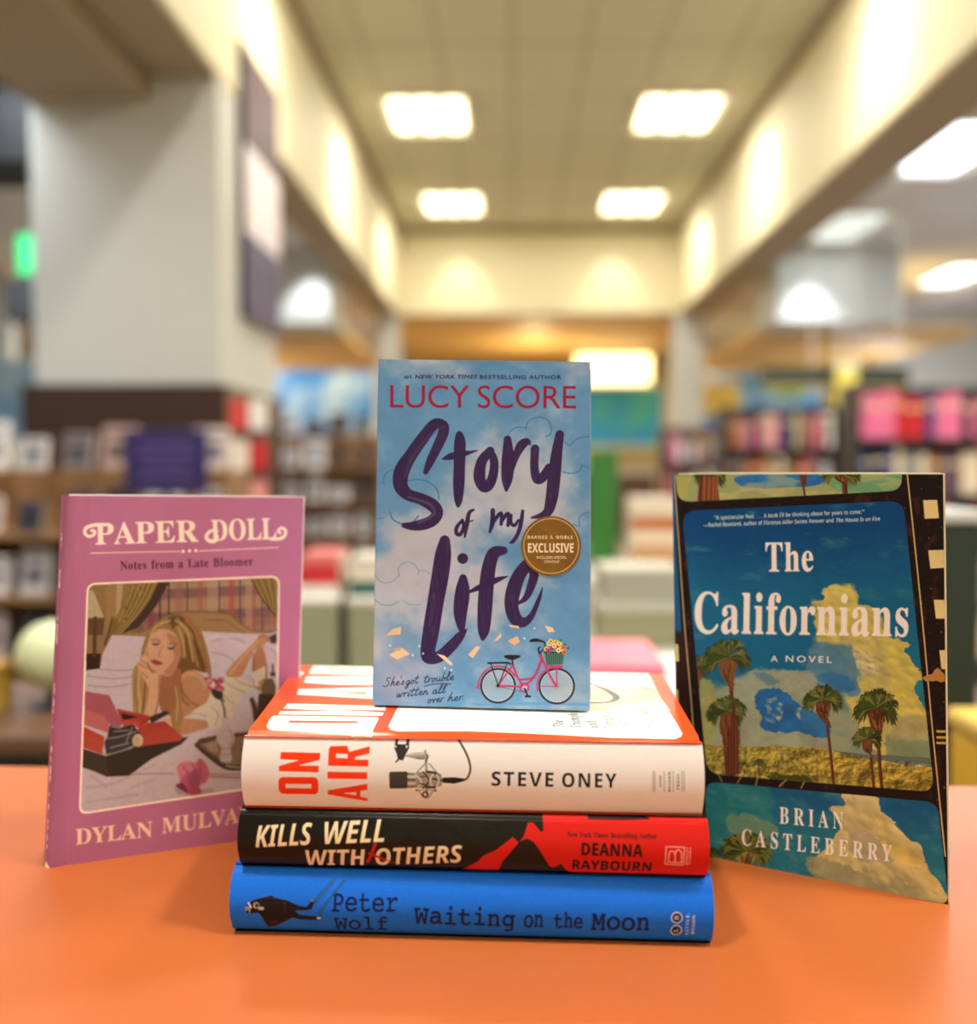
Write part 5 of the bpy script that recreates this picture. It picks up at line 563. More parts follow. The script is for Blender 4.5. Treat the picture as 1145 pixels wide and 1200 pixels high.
    c.fill([(674,664),(700,660),(748,663),(742,674),(712,684),(682,676)], bk, sm=True); c.stroke([(712,680),(713,702)], bk, 4)
    c.stroke([(600,698),(690,697),(702,704)], bk, 4); c.stroke([(612,700),(646,800)], bk, 2.5); c.stroke([(688,700),(650,796)], bk, 2.5)
    c.stroke([(797,596,6),(818,592,8),(845,596,5),(862,606,4),(858,628,3),(842,650,4)], bk); c.stroke([(838,655,4),(832,632,4),(842,625,3)], bk)
    c.fill([(858,645),(953,647),(944,704),(870,706)], (46, 92, 84))
    for k in range(9): c.stroke([(862 + k*11, 648), (872 + k*8.6, 702)], (120, 160, 140), 1.2, a=.8)
    c.stroke([(858,648),(953,650)], (24, 56, 52), 3)
    rg = np.random.RandomState(2)
    for x, y in [(868,632),(882,608),(896,630),(912,602),(922,622),(938,632),(952,648),(905,618),(890,597),(930,608),(948,626),(878,642),(925,640)]:
        col = [(232, 206, 90), (176, 62, 120), (214, 120, 60), (240, 226, 150)][rg.randint(4)]; c.circle((x, y), 11, col); c.circle((x, y), 4, (120, 60, 50))
    for x, y in [(862,618),(955,612),(970,630),(935,594)]: c.circle((x, y), 6, (60, 112, 70))
    dk = (30, 34, 56)
    for t_, a_, b_ in [("She's", (118, 808), (212, 797)), ('got', (220, 798), (284, 790)), ('trouble', (302, 790), (442, 775)), ('written', (176, 857), (324, 842)), ('all', (340, 842), (412, 833)), ('over', (320, 885), (398, 876)), ('her.', (412, 876), (487, 868))]: handwrite(c, t_, a_, b_, 40, dk, 1.9)
    c.stroke([(306,806),(350,795),(400,793),(428,796)], dk, 1.8)
    c.stroke([(1,0),(1,1)], dk, .1)
    return c

def paint_SEAL(S):
    """round gold seal; surface outline is a square 72 px wide around the seal"""
    c = Canvas(S, (124, 88, 30), T=(420, 600, 3.948)); W, H = c.W, c.H
    c.img = c.img * (1 + (fbm(W, H, 30, 30, 3, 3)[..., None] - .5) * .25)
    c.circle((892, 157), 127, (206, 180, 128), ring=2)
    cr = (238, 226, 200)
    c.text('B', 'BARNES & NOBLE', (783, 124), (992, 124), 15, cr, track=60); c.text('B', 'EXCLUSIVE', (785, 187), (996, 187), 42, cr, bold=.6)
    c.text('G', 'INCLUDES SPECIAL', (825, 216), (963, 216), 12, cr, bold=.3); c.text('G', 'CONTENT', (860, 236), (930, 236), 12, cr, bold=.3)
    return c

def rrect(pts, r, n=6):
    """rounded quadrilateral"""
    o = []; P = [np.array(p, float) for p in pts]
    for i in range(4):
        a, b, d = P[i-1], P[i], P[(i+1) % 4]; u = (a-b)/np.linalg.norm(a-b); v = (d-b)/np.linalg.norm(d-b); p, q = b + u*r, b + v*r
        for j in range(n + 1):
            t = j / n; o.append((1-t)**2*p + 2*t*(1-t)*b + t*t*q)
    return o

def paint_DOLL():
    rgw = np.random.RandomState(12)
    c = Canvas(DOLL, (178, 110, 148)); W, H = c.W, c.H
    xx = np.linspace(0, 1, W)[None]; 
    c.img = c.img * (1 + (fbm(W, H, 90, 120, 3, 2)[..., None] - .5) * .06) * (1 - .03 * (np.random.RandomState(1).rand(H, W, 1) - .5))
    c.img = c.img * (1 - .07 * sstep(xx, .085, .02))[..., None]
    C1 = (40, 570, 3.4697); D1 = (40, 780, 3.4697); c.T = C1
    cr = (250, 232, 214); dk = (50, 22, 46)
    c.text('S', 'PAPER', (250, 237), (668, 225), 86, cr, bold=.8, ref='P'); c.text('S', 'DOLL', (722, 222), (985, 214), 84, cr, bold=.8, ref='P')
    c.stroke([(292,158,5),(250,158,7),(215,168,8),(207,190,7),(222,204,6),(243,198,6),(246,184,7),(235,180,6)], cr)
    c.stroke([(745,182,5),(728,180,6),(712,186,7),(700,205,8),(712,222,8),(735,222,8),(745,205,6),(735,195,6)], cr)
    c.stroke([(962,216,5),(1000,213,7),(1020,198,7),(1020,178,7),(1005,170,6),(992,180,6),(1000,190,6)], cr)
    c.stroke([(232,272),(420,268),(595,265)], cr, 1.6, sm=False); c.stroke([(670,263),(993,249)], cr, 1.6, sm=False)
    for x, y in [(606, 265), (632, 263), (658, 262)]: c.circle((x, y), 6.5, cr)
    c.text('S', 'Notes from a Late Bloomer', (352, 340), (890, 321), 34, dk, ref='N', track=30)
    # photograph: px frame corners
    P = [(102.0, 683.5), (327.5, 674.5), (324.5, 920), (92.5, 955)]
    c.T = None; c.fill(rrect(P, 11), cr); Q = [(104.2, 685.7), (325.6, 676.8), (322.6, 917.8), (95.0, 952.4)]
    c.clip = c.mask(rrect(Q, 9))
    U = (90, 670, 4.58); V = (90, 800, 4.58); c.T = U
    c.fill([(0,0),(1145,0),(1145,733),(0,733)], (128, 104, 74))
    c.fill([(0,-200),(1200,-200),(1200,1500),(0,1500)], (176, 150, 128), .0)
    # wall and lamp, left
    c.fill([(50,50),(300,50),(300,560),(40,560)], (150, 122, 84)); c.fill([(160,60),(215,60),(205,330),(160,330)], (164, 132, 84)); c.fill([(215,60),(250,60),(235,200),(210,240)], (190, 168, 130))
    c.fill([(60,100),(90,100),(145,245),(50,250)], (196, 180, 146)); c.fill([(60,250),(150,250),(140,340),(60,340)], (104, 78, 50)); c.fill([(45,440),(130,440),(120,560),(40,560)], (52, 36, 28)); c.stroke([(100,250),(95,450)], (90,64,44), 10)
    # plaid
    c.fill([(350,60),(1100,20),(1100,310),(900,330),(360,330)], (160, 124, 104))
    for y, hh, col, a in [(90,50,(108,84,96),.55),(150,60,(186,150,118),.6),(215,50,(112,80,90),.6),(262,45,(150,100,96),.6),(60,30,(190,166,134),.5)]:
        c.fill([(350,y+10),(1100,y-25),(1100,y-25+hh),(350,y+10+hh)], col, a)
    for x, w, col, a in [(385,30,(130,60,72),.55),(440,14,(70,44,60),.6),(490,8,(60,40,56),.8),(530,40,(164,110,100),.5),(590,6,(70,48,60),.8),(650,26,(176,90,90),.55),(700,60,(196,172,142),.45),(760,8,(84,60,76),.7),(815,30,(176,76,70),.6),(872,9,(80,60,78),.7),(905,40,(190,160,130),.5),(940,20,(160,80,84),.5),(990,10,(90,64,80),.6),(1040,30,(170,116,100),.5)]:
        c.fill([(x,20),(x+w,20),(x+w,330),(x,330)], col, a)
    # curtains
    c.fill([(300,55),(440,50),(400,150),(330,250),(235,335),(190,330),(225,220),(265,120)], (142, 118, 66), sm=False)
    c.fill([(440,50),(500,50),(430,180),(330,300),(240,335),(330,240),(395,150)], (70, 50, 44)); 
    for k in range(9): c.stroke([(310+k*14,58),(275+k*12,160),(225+k*7,280),(205+k*4,330)], (96, 76, 40) if k % 2 else (190, 166, 104), 2.6, a=.75)
    rg = np.random.RandomState(5)
    for k in range(46):
        t = rg.rand(); x = 345 - 130*t + rg.uniform(-45, 45)*(1-t*.6); c.circle((x, 70 + 240*t), rg.uniform(3, 7), [(186,160,100),(86,66,34),(160,110,60)][rg.randint(3)], .6)
    c.fill([(185,235),(225,260),(215,340),(160,400),(140,410),(160,350)], (130, 104, 58)); c.stroke([(190,260),(170,330),(150,390)], (86,64,36), 4)
    c.fill([(925,25),(1090,18),(1090,225),(1060,240),(985,140)], (136, 112, 64))
    for k in range(8): c.stroke([(940+k*20,25),(985+k*14,110),(1045+k*6,225)], (92, 72, 38) if k % 2 else (188, 164, 104), 2.6, a=.75)
    c.stroke([(935,30),(990,140),(1060,235)], (64, 46, 34), 4)
    # headboard
    c.fill([(225,345),(330,325),(400,300),(470,240),(560,215),(700,215),(820,225),(880,275),(940,310),(1060,325),(1090,340),(1090,470),(225,470)], (166, 132, 88))
    c.stroke([(330,328),(400,300),(475,245),(560,220),(700,218),(815,230),(880,280),(940,312),(1060,328)], (120, 92, 60), 4, a=.7); c.stroke([(680,262),(790,262),(850,300),(900,330)], (128, 98, 64), 4, a=.7)
    # bedding
    sh = (212, 200, 212)
    c.fill([(45,530),(125,520),(140,440),(190,340),(400,350),(670,320),(960,335),(1070,330),(1100,330),(1100,1500),(0,1500)], sh)
    c.fill([(1000,340),(1075,320),(1085,360),(1010,380)], (190, 178, 192)); c.fill([(1030,350),(1072,330),(1072,385),(1040,385)], (70, 56, 60))
    for L in ([(125,525),(250,530),(330,520)], [(60,560),(200,575),(310,560)], [(700,370),(850,360),(900,380)], [(720,430),(800,450),(840,480)], [(60,610),(180,620),(300,600)], [(1000,400),(1060,430),(1075,500)]): c.stroke(L, (166, 150, 168), 5, a=.55)
    c.stroke([(640,400),(760,350),(880,400)], (228,218,228), 10, a=.5)
    # legs
    sk = (196, 144, 106); skd = (150, 98, 66); skl = (222, 178, 142)
    c.fill([(800,555),(840,490),(930,400),(975,350),(1000,335),(1026,355),(1015,385),(960,410),(940,440),(880,560)], sk, sm=True)
    c.fill([(985,395),(1010,440),(1022,520),(1020,590),(985,640),(950,600),(940,500),(960,420)], (184,134,98), sm=True)
    c.stroke([(820,550),(900,450),(970,375)], skl, 8, a=.6); c.stroke([(945,440),(950,520),(962,600)], skd, 6, a=.6); c.stroke([(975,350),(1015,345),(1024,372)], skd, 5, a=.8)
    # night gown
    c.T = V
    gw = (226, 212, 190)
    c.fill([(690,40),(760,-30),(850,-30),(960,0),(985,10),(900,60),(840,130),(740,240),(700,215),(690,170),(600,190),(560,185),(640,140),(700,110)], gw, sm=False)
    for L in ([(780,-10),(850,30),(900,50)], [(760,30),(800,80),(840,110)], [(700,120),(730,180),(720,235)], [(560,185),(640,165),(720,190)], [(850,-20),(900,10),(960,20)], [(940,-20),(960,30),(1000,0)]): c.stroke(L, (176, 152, 122), 4, a=.7)
    c.fill([(930,-50),(1010,-90),(1010,-30),(960,10)], gw)
    # arm and back
    c.fill([(540,-35),(600,-65),(660,-50),(700,-10),(715,60),(690,110),(640,140),(560,190),(470,160),(450,60),(470,-20)], sk, sm=True)
    c.stroke([(560,-20),(600,-50),(660,-30),(690,20)], skl, 12, a=.6); c.stroke([(560,40),(610,100),(650,125)], skd, 6, a=.7); c.stroke([(560,10),(570,90),(600,120)], (120,76,50), 8, a=.5)
    c.fill([(470,195),(560,190),(700,205),(710,235),(640,262),(560,280),(500,250)], sk, sm=True); c.fill([(465,195),(530,190),(560,215),(540,245),(500,238)], skl, sm=True); c.stroke([(500,240),(530,250),(560,262)], skd, 4, a=.8)
    c.fill([(700,110),(760,90),(800,130),(840,180),(760,245),(715,240),(700,200)], gw, sm=True); c.stroke([(720,130),(760,170),(740,230)], (180,156,122), 4, a=.7); c.stroke([(780,110),(800,160),(780,200)], (186,162,130), 4, a=.7)
    # body of hair
    hr = (160, 124, 76); hd = (88, 60, 34); hl = (220, 192, 142)
    c.T = U
    c.fill([(345,440),(375,340),(430,270),(520,232),(600,235),(655,290),(690,380),(715,480),(722,560),(690,540),(640,530),(580,540),(550,580),(548,640),(570,790),(520,840),(500,760),(470,700),(460,600),(380,560),(350,500)], hr, sm=True)
    c.fill([(560,330),(640,380),(680,470),(690,540),(620,525),(570,545),(545,600),(520,560),(560,450)], (122, 86, 46), sm=True)
    c.fill([(300,540),(330,500),(360,560),(385,640),(380,740),(350,800),(310,790),(300,680)], (178, 142, 90), sm=True)
    c.fill([(505,640),(545,600),(560,700),(572,790),(540,850),(515,800)], (170, 132, 82), sm=True)
    # face, neck, hand
    c.fill([(440,560),(550,520),(560,600),(540,700),(500,760),(450,740)], (166, 112, 76), sm=True)
    c.fill([(382,400),(400,345),(440,310),(500,315),(545,360),(552,430),(540,500),(500,560),(440,545),(395,510),(380,450)], (220, 172, 142), sm=True)
    c.fill([(480,330),(545,360),(552,440),(540,500),(505,556),(470,540),(520,470),(510,400)], (190, 138, 106), sm=True, soft=6)
    c.fill([(400,345),(450,300),(520,310),(548,360),(560,450),(575,460),(580,360),(560,290),(500,255),(420,280),(385,340),(375,420)], hr, sm=True)
    c.stroke([(515,240,4),(510,275,6),(520,305,4)], (84, 60, 36)); c.fill([(490,250),(550,236),(580,260),(530,290),(500,280)], (104, 80, 48), sm=True, soft=4)
    for L, col, w in [([(500,262),(420,300),(380,400),(360,470)],hl,5), ([(530,262),(585,310),(610,400),(625,480)],hl,5), ([(560,255),(620,320),(650,420),(680,520)],hd,5), ([(545,300),(572,380),(582,460)],hl,4), ([(600,260),(660,350),(690,460),(705,540)],(150,110,60),6),
                      ([(540,250),(600,330),(630,430),(650,510)],(196,156,92),5), ([(355,450),(345,500),(330,600),(340,700),(330,780)],hl,5), ([(370,560),(365,650),(355,760)],hd,4), ([(320,560),(315,660),(330,760)],(150,108,52),4), ([(530,620),(540,700),(535,800)],hl,4)]: c.stroke(L, col, w, a=.75)
    c.stroke([(405,385,2),(425,392,4),(445,384,2)], (44, 30, 28)); c.stroke([(488,408,2),(508,414,5),(528,402,2)], (44, 30, 28)); c.stroke([(400,368),(425,362),(450,372)], (110,74,50), 2); c.stroke([(490,388),(520,384),(540,392)], (110,74,50), 2)
    c.stroke([(410,375),(430,376),(446,380)], (150,110,110), 3, a=.6); c.stroke([(462,400),(440,440),(436,450),(450,458)], (176,120,92), 3, a=.9)
    c.fill([(398,478),(420,472),(450,484),(462,492),(440,502),(415,498)], (170, 78, 76), sm=True); c.stroke([(400,482),(430,487),(460,492)], (96,40,44), 1.6)
    c.fill([(325,490),(345,462),(375,448),(384,470),(378,510),(400,540),(455,548),(450,600),(440,700),(420,790),(345,790),(372,700),(385,620),(350,560),(330,520)], skl, sm=False)
    for L in ([(330,490),(352,505),(380,520)], [(340,470),(360,485),(382,495)], [(350,540),(370,560),(385,570)], [(385,620),(376,700),(350,790)]): c.stroke(L, skd, 3, a=.7)
    c.stroke([(445,560),(440,680),(420,780)], skd, 7, a=.55)
    # typewriter
    c.T = V
    c.fill([(20,350),(160,395),(300,345),(600,290),(560,330),(400,410),(280,500),(160,505),(100,478),(20,450)], (54, 46, 36)); c.fill([(160,395),(300,345),(600,290),(560,330),(400,410),(280,500),(170,500)], (40, 34, 28))
    c.fill([(35,235),(150,290),(140,385),(25,345)], (190, 70, 52)); c.fill([(215,140),(390,178),(380,215),(250,235)], (176, 64, 56)); c.fill([(240,165),(330,185),(250,200)], (36, 28, 28)); c.fill([(330,230),(470,205),(570,290),(560,312),(330,345)], (184, 66, 50)); c.fill([(245,200),(400,215),(340,240),(250,235)], (200, 84, 64))
    c.fill([(40,45),(175,68),(245,215),(235,235),(40,190)], (176, 96, 110)); c.fill([(40,140),(150,180),(180,240),(170,270),(40,225)], (200, 112, 112))
    c.fill([(148,320),(165,290),(180,225),(240,240),(300,225),(340,270),(350,320),(250,360),(160,392)], (52, 48, 48)); 
    for L in ([(165,300),(230,290),(320,262)], [(150,318),(152,385),(300,350)], [(185,235),(235,245)], [(200,262),(280,255)], [(265,320),(300,240)], [(180,350),(280,325)]): c.stroke(L, (176, 172, 170), 3, a=.9)
    c.circle((328, 310), 28, (226, 212, 180), ry=35); c.circle((320, 312), 22, (200, 186, 156), ry=30)
    c.fill([(388,185),(480,150),(500,165),(400,220)], (58, 48, 44)); c.stroke([(340,225),(390,195)], (150, 54, 44), 6)
    # tray, vase, flowers
    c.fill([(632,330),(660,300),(760,280),(1100,240),(1100,470),(900,462),(800,462),(700,390)], (84, 66, 50)); c.fill([(660,332),(760,300),(1100,262),(1100,440),(810,440),(715,375)], (140, 118, 92))
    c.stroke([(636,335),(700,392),(800,460),(900,462)], (46, 34, 28), 5); c.stroke([(800,445),(840,452),(890,455)], (210,200,190), 3); c.fill([(690,330),(750,310),(760,370),(720,370)], (196, 178, 150), .6, soft=5)
    c.fill([(925,85),(945,75),(965,120),(970,200),(950,215),(940,140)], (88, 62, 52)); c.fill([(975,60),(1060,40),(1060,200),(960,240)], (72, 56, 44)); c.fill([(990,20),(1010,-20),(1050,-25),(1068,20),(1060,60),(990,60)], (120, 98, 70)); c.stroke([(1050,-100),(1052,-40)], (52,44,40), 5); c.fill([(1035,-55),(1068,-55),(1062,-35),(1040,-35)], (60,50,44))
    c.fill([(785,180),(815,180),(815,225),(840,260),(845,310),(825,350),(830,420),(770,420),(775,350),(750,310),(755,265),(780,225)], (206, 194, 198), sm=True); c.stroke([(818,250),(835,300),(818,345)], (160,146,154), 5, a=.6); c.stroke([(780,352),(825,352)], (160,146,150), 3); c.stroke([(775,385),(828,385)], (160,146,150), 3)
    c.stroke([(795,185),(785,120),(755,50)], (54, 66, 44), 4); c.stroke([(770,60),(790,100)], (70,84,50), 4)
    rg = np.random.RandomState(3)
    for k in range(30): c.circle((rg.uniform(692, 790), rg.uniform(-40, 60) * (.5 + .3)), rg.uniform(7, 13), [(190, 78, 108), (150, 50, 84), (214, 110, 134)][rg.randint(3)], .85)
    c.fill([(720,40),(780,50),(775,90),(740,80)], (58, 50, 44), sm=True)
    c.stroke([(300,492),(420,488),(520,488)], (170, 130, 124), 3); c.stroke([(700,488),(880,492)], (176, 136, 116), 4); c.stroke([(700,502),(880,510)], (150, 110, 94), 4)
    c.fill([(520,560),(620,590),(720,560),(740,590),(640,612),(540,600)], (150, 132, 140), .5, soft=6)
    pe = [([(515,440),(540,470),(560,540),(580,480),(560,430),(535,455)],(214,120,146)), ([(550,460),(575,425),(640,430),(660,480),(600,520),(560,520)],(222,128,150)), ([(640,440),(660,405),(690,430),(710,480),(690,540),(650,520)],(206,96,126)), ([(560,520),(600,480),(660,460),(690,500),(660,560),(620,600),(580,590),(550,560)],(196,96,132)), ([(620,480),(660,470),(650,560),(620,600),(600,560)],(160,74,116)), ([(530,552),(570,540),(600,590),(560,575)],(130,40,70)), ([(600,570),(650,560),(670,590),(620,605)],(176,70,100))]
    for P_, col in pe: c.fill(P_, col, sm=True)
    for L in ([(570,450),(600,500),(590,570)], [(660,430),(670,490),(650,550)], [(620,440),(640,470)], [(600,500),(625,560)]): c.stroke(L, (140, 54, 88), 3, a=.7)
    for L in ([(60,560),(200,540),(420,440)], [(60,640),(200,620),(330,600)], [(300,560),(420,520)], [(80,500),(160,560)]): c.stroke(L, (178, 158, 168), 8, a=.4)
    lo = c.mask([(0,300),(1145,200),(1145,800),(0,800)], soft=30); c.comp(lo * c.clip, (200, 170, 160), .10)
    soft_ = blur(c.img, 1.0 * c.k); g_ = (fbm(W, H, 7, 7, 3, 77)[..., None] - .5) * .08; cl = c.clip[..., None]
    c.img = c.img * (1 - cl) + np.clip((c.img * .45 + soft_ * .55) * (1 + g_) * .88, 0, 1) * cl; c.clip = None; c.T = None
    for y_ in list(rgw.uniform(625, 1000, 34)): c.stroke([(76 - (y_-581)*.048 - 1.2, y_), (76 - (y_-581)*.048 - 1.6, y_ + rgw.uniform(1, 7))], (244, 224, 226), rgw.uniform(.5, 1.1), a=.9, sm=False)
    c.fill([(50,1010),(54,1010),(58,1016),(60,1020),(50,1020)], (250, 240, 236)); c.T = D1
    c.text('S', 'DYLAN', (170, 728), (482, 695), 62, (244, 216, 190), ref='D', bold=.35, up=(.0, -1)); c.text('S', 'MULVANEY', (520, 683), (1010, 612), 62, (244, 216, 190), ref='M', bold=.35, up=(.0, -1))
    return c

def palm(c, x, y, R, trunk, seed, green=(58, 74, 28), skirt=True, sk=(86, 50, 30), skl=1.5, tw=6):
    """fan palm: crown centre x, y; R crown radius; trunk = list of points down"""
    rg = np.random.RandomState(seed)
    c.stroke(trunk, (76, 34, 26), tw); c.stroke(shift(trunk, -tw*.35, 0), (122, 66, 44), tw*.28, a=.8)
    if skirt:
        hx = trunk[1][0]
        P = [(x - R*.34, y + R*.05), (x + R*.34, y + R*.05), (x + R*.44, y + R*.45*skl), (x + R*.30, y + R*.8*skl), (hx + tw*.7, y + R*1.3*skl), (hx - tw*.7, y + R*1.3*skl), (x - R*.28, y + R*.8*skl), (x - R*.42, y + R*.45*skl)]
        c.fill(P, sk, sm=True, rough=.6, rs=6, seed=seed)
        for k in range(34):
            x0 = x + rg.uniform(-.36, .36)*R; y0 = y + rg.uniform(.1, .7)*R*skl; t = (y0 - y) / (R*1.3*skl)
            c.stroke([(x0*(1-t*.6) + hx*t*.6, y0), (x0*(.8-t*.6) + hx*(.2+t*.6), y0 + R*rg.uniform(.15, .4)*skl)], [(136, 84, 50), (50, 28, 22), (60, 32, 24), (158, 112, 68)][rg.randint(4)], R*.022, a=.7, sm=False)
    for k in range(60):
        a = rg.uniform(-215, 35); t = math.radians(a); rr = R * rg.uniform(.55, 1.0); bx, by = x + rr*.75*math.cos(t), y + rr*.62*math.sin(t)
        back = k < 30; cs = [(34, 42, 20), (46, 56, 24), (58, 52, 28)] if back else [green, (80, 90, 38), (112, 116, 58), (48, 62, 24)]
        col = cs[rg.randint(len(cs))]
        c.stroke([(x, y, R*.02), (bx, by, R*.05)], col, a=.9, sm=False)
        for j in range(6):
            tt = t + rg.uniform(-.75, .75); ln = R * rg.uniform(.22, .42)
            c.stroke([(bx, by, R*.035), (bx + ln*math.cos(tt), by + ln*math.sin(tt) + R*.07, R*.03), (bx + ln*1.35*math.cos(tt), by + ln*1.2*math.sin(tt) + R*rg.uniform(.12, .34), R*.008)], col, a=.9)

def sky(c, Pc, seed, top, low, ylo, yhi):
    pass

def paint_CAL():
    c = Canvas(CAL, (24, 15, 17)); W, H = c.W, c.H
    k = c.k
    # worn film border
    sp = fbm(W, H, 16, 24, 4, 8); c.comp(sstep(sp, .62, .8), (74, 40, 32), .6); rg = np.random.RandomState(4)
    for _ in range(260):
        x, y = rg.uniform(1050, 1108), rg.uniform(560, 1040)
        c.circle((x, y), rg.uniform(.25, .9), [(190, 150, 110), (120, 60, 50), (90, 50, 40)][rg.randint(3)], rg.uniform(.3, .9))
    for _ in range(90):
        x, y = rg.uniform(790, 1060), rg.uniform(575, 600); c.circle((x, y), rg.uniform(.2, .6), (150, 100, 80), .5)
    for _ in range(60):
        c.circle((rg.uniform(790, 812), rg.uniform(620, 760)), rg.uniform(.2, .7), (140, 80, 60), .7)
    c.fill([(785,550),(790,550),(793,640),(800,760),(806,860),(812,1005),(786,1000)], (22, 84, 134)); c.fill([(788,740),(803,740),(812,1010),(788,1000)], (44, 22, 24), soft=3)
    for y0, h_ in [(755, 20), (808, 24)]: c.fill([(791,y0),(795,y0),(796,y0+h_),(792,y0+h_)], (214, 196, 128))
    E_ = (770, 540, 3.1806); F_ = (770, 780, 3.1806); G = (790, 740, 6.318); Hh = (940, 740, 6.318)
    n1 = fbm(W, H, 150, 70, 5, 21); n2 = fbm(W, H, 60, 26, 5, 33); n3 = fbm(W, H, 26, 20, 4, 41)
    X = np.linspace(0, 1, W)[None]; Y = np.linspace(0, 1, H)[:, None]
    def skyimg(top, mid, y0, y1):
        t = sstep(Y + (n1 - .5) * .18, y0, y1)[..., None]; im = rgb(*top) * (1 - t) + rgb(*mid) * t; return im * (1 + (n3[..., None] - .5) * .10)
    def window(P, r, T):
        c.T = T; c.clip = c.mask(rrect(P, r)); 
    # top strip of the next frame
    window([(60, -20), (915, -20), (910, 112), (80, 155)], 45, E_)
    c.comp(np.ones((H, W)), (150, 160, 110)); c.fill([(300,60),(500,40),(620,60),(600,90),(430,100),(320,98)], (44, 112, 178), sm=True, rough=1.2, rs=16, seed=3); c.fill([(640,60),(900,50),(905,110),(700,120)], (104, 156, 120), sm=True, soft=4); c.comp(sstep(n2, .5, .7), (196, 190, 130), .5)
    c.fill([(75,60),(120,60),(110,140),(80,150)], (176, 170, 90), .7, soft=3)
    palm(c, 195, 50, 55, [(195,60),(192,110),(185,160)], 3, tw=26, skl=1.0); c.fill([(160,60),(225,60),(232,150),(150,150)], (110, 60, 40), rough=.6, rs=8); 
    for x in (165,178,196,212,224): c.stroke([(x,62),(x-3,148)], (60,34,26) if x % 2 else (160,104,64), 3, a=.8)
    c.fill([(530,50),(560,50),(556,90),(548,100),(538,90)], (96, 50, 34)); c.stroke([(545,90),(552,140)], (96,50,40), 4); palm(c, 685, 48, 62, [(700,60),(700,100),(702,140)], 5, tw=9, skl=.5, green=(110, 104, 44))
    # main picture window
    c.T = E_; P = [(92, 187), (920, 150), (None), (None)]
    M_P = [(799, 599), (1058.5, 587), (1094.5, 928), (829, 906.5)]
    c.T = None; c.clip = c.mask(rrect(M_P, 17))
    im = skyimg((4, 66, 122), (16, 98, 142), .08, .36); t = sstep(Y + (n1 - .5)*.25, .50, .64)[..., None]; im = im*(1-t) + rgb(142, 152, 128)*t; c.comp(np.ones((H, W)), im)
    c.comp(sstep(n2, .58, .82) * sstep(Y, .5, .1), (96, 148, 140), .45); c.comp(sstep(n2, .50, .75) * sstep(Y, .36, .5), (110, 140, 140), .6)
    # big cloud
    c.T = E_; yl = (190, 180, 98)
    c.fill([(590,560),(575,530),(620,520),(625,480),(665,455),(720,462),(750,500),(745,530),(790,540),(830,580),(870,650),(930,680),(960,720),(985,780),(1000,830),(1010,1000),(1015,1200),(830,1100),(700,900),(720,800),(690,700),(600,660)], yl, sm=True, rough=2.0, rs=13, seed=6)
    c.T = Hh
    c.fill([(60,60),(350,20),(620,60),(740,140),(830,260),(880,320),(830,400),(850,500),(930,620),(940,900),(700,900),(420,560),(300,460),(330,300),(340,180),(140,90)], (176, 172, 110), .9, sm=True, rough=2.5, rs=16, seed=9)
    c.fill([(640,60),(740,140),(830,260),(890,330),(820,400),(850,500),(920,610),(760,600),(680,480),(640,300)], (206, 194, 84), .85, sm=True, rough=2.5, rs=14, seed=12)
    c.fill([(100,80),(360,110),(400,220),(440,330),(380,480),(240,430),(60,400),(40,200)], (84, 130, 158), .9, sm=True, rough=3, rs=20, seed=14)
    c.fill([(120,330),(280,300),(400,400),(380,450),(260,440),(150,370)], (42, 106, 160), .9, sm=True, rough=3, rs=16, seed=15)
    c.fill([(380,130),(440,140),(520,230),(480,280),(420,240)], (214, 200, 140), .8, sm=True, rough=2, rs=10, seed=16); c.fill([(530,180),(600,220),(610,280),(550,300),(520,240)], (124, 132, 120), .7, sm=True, soft=2)
    c.fill([(760,130),(880,100),(890,290),(840,260),(800,190)], (20, 108, 142), sm=True, rough=1.5, rs=10, seed=17); c.fill([(830,390),(895,380),(925,590),(870,520),(835,440)], (24, 116, 138), sm=True, rough=1.2, rs=10, seed=18)
    c.T = E_; puffs(c, [(590,560),(575,530),(620,520),(625,480),(665,455),(720,462),(750,500),(745,530),(790,540),(830,580),(870,650),(840,680),(690,690),(600,660)], 90, 12, 42, (226, 216, 128), (150, 138, 70), 61)
    c.T = Hh; puffs(c, [(350,20),(620,60),(740,140),(830,260),(880,320),(830,400),(850,500),(930,620),(900,760),(700,700),(560,520),(420,400),(400,200)], 190, 18, 80, (222, 212, 104), (150, 148, 92), 62)
    puffs(c, [(380,130),(460,140),(560,230),(560,330),(440,330),(400,230)], 50, 14, 46, (232, 222, 172), (140, 142, 116), 63)
    c.T = G
    c.fill([(560,290),(900,270),(1074,300),(1074,900),(140,900),(200,500),(480,330)], (146, 156, 136), .95, rough=3, rs=22, seed=20)
    c.fill([(610,470),(680,420),(790,430),(900,510),(960,580),(1080,640),(1074,770),(900,745),(700,740),(640,700),(650,640),(600,540)], (34, 100, 162), sm=True, rough=1.6, rs=11, seed=21)
    puffs(c, [(660,520),(740,490),(800,540),(800,620),(760,680),(700,670),(660,620),(700,580)], 34, 12, 34, (206, 200, 166), (110, 140, 156), 71); puffs(c, [(900,600),(960,560),(1080,560),(1120,640),(1100,740),(980,700)], 34, 16, 44, (224, 212, 170), (130, 150, 156), 72)
    c.fill([(560,290),(700,320),(780,380),(640,370)], (60, 120, 160), .6, sm=True, rough=2, rs=12, seed=25)
    c.fill([(160,380),(300,400),(320,700),(240,830),(190,700)], (158, 158, 86), .7, sm=True, rough=2, rs=14, seed=26)
    c.T = Hh; c.fill([(0,560),(60,580),(130,640),(200,700),(180,780),(60,760),(0,740)], (40, 106, 164), .95, sm=True, rough=1.6, rs=12, seed=27)
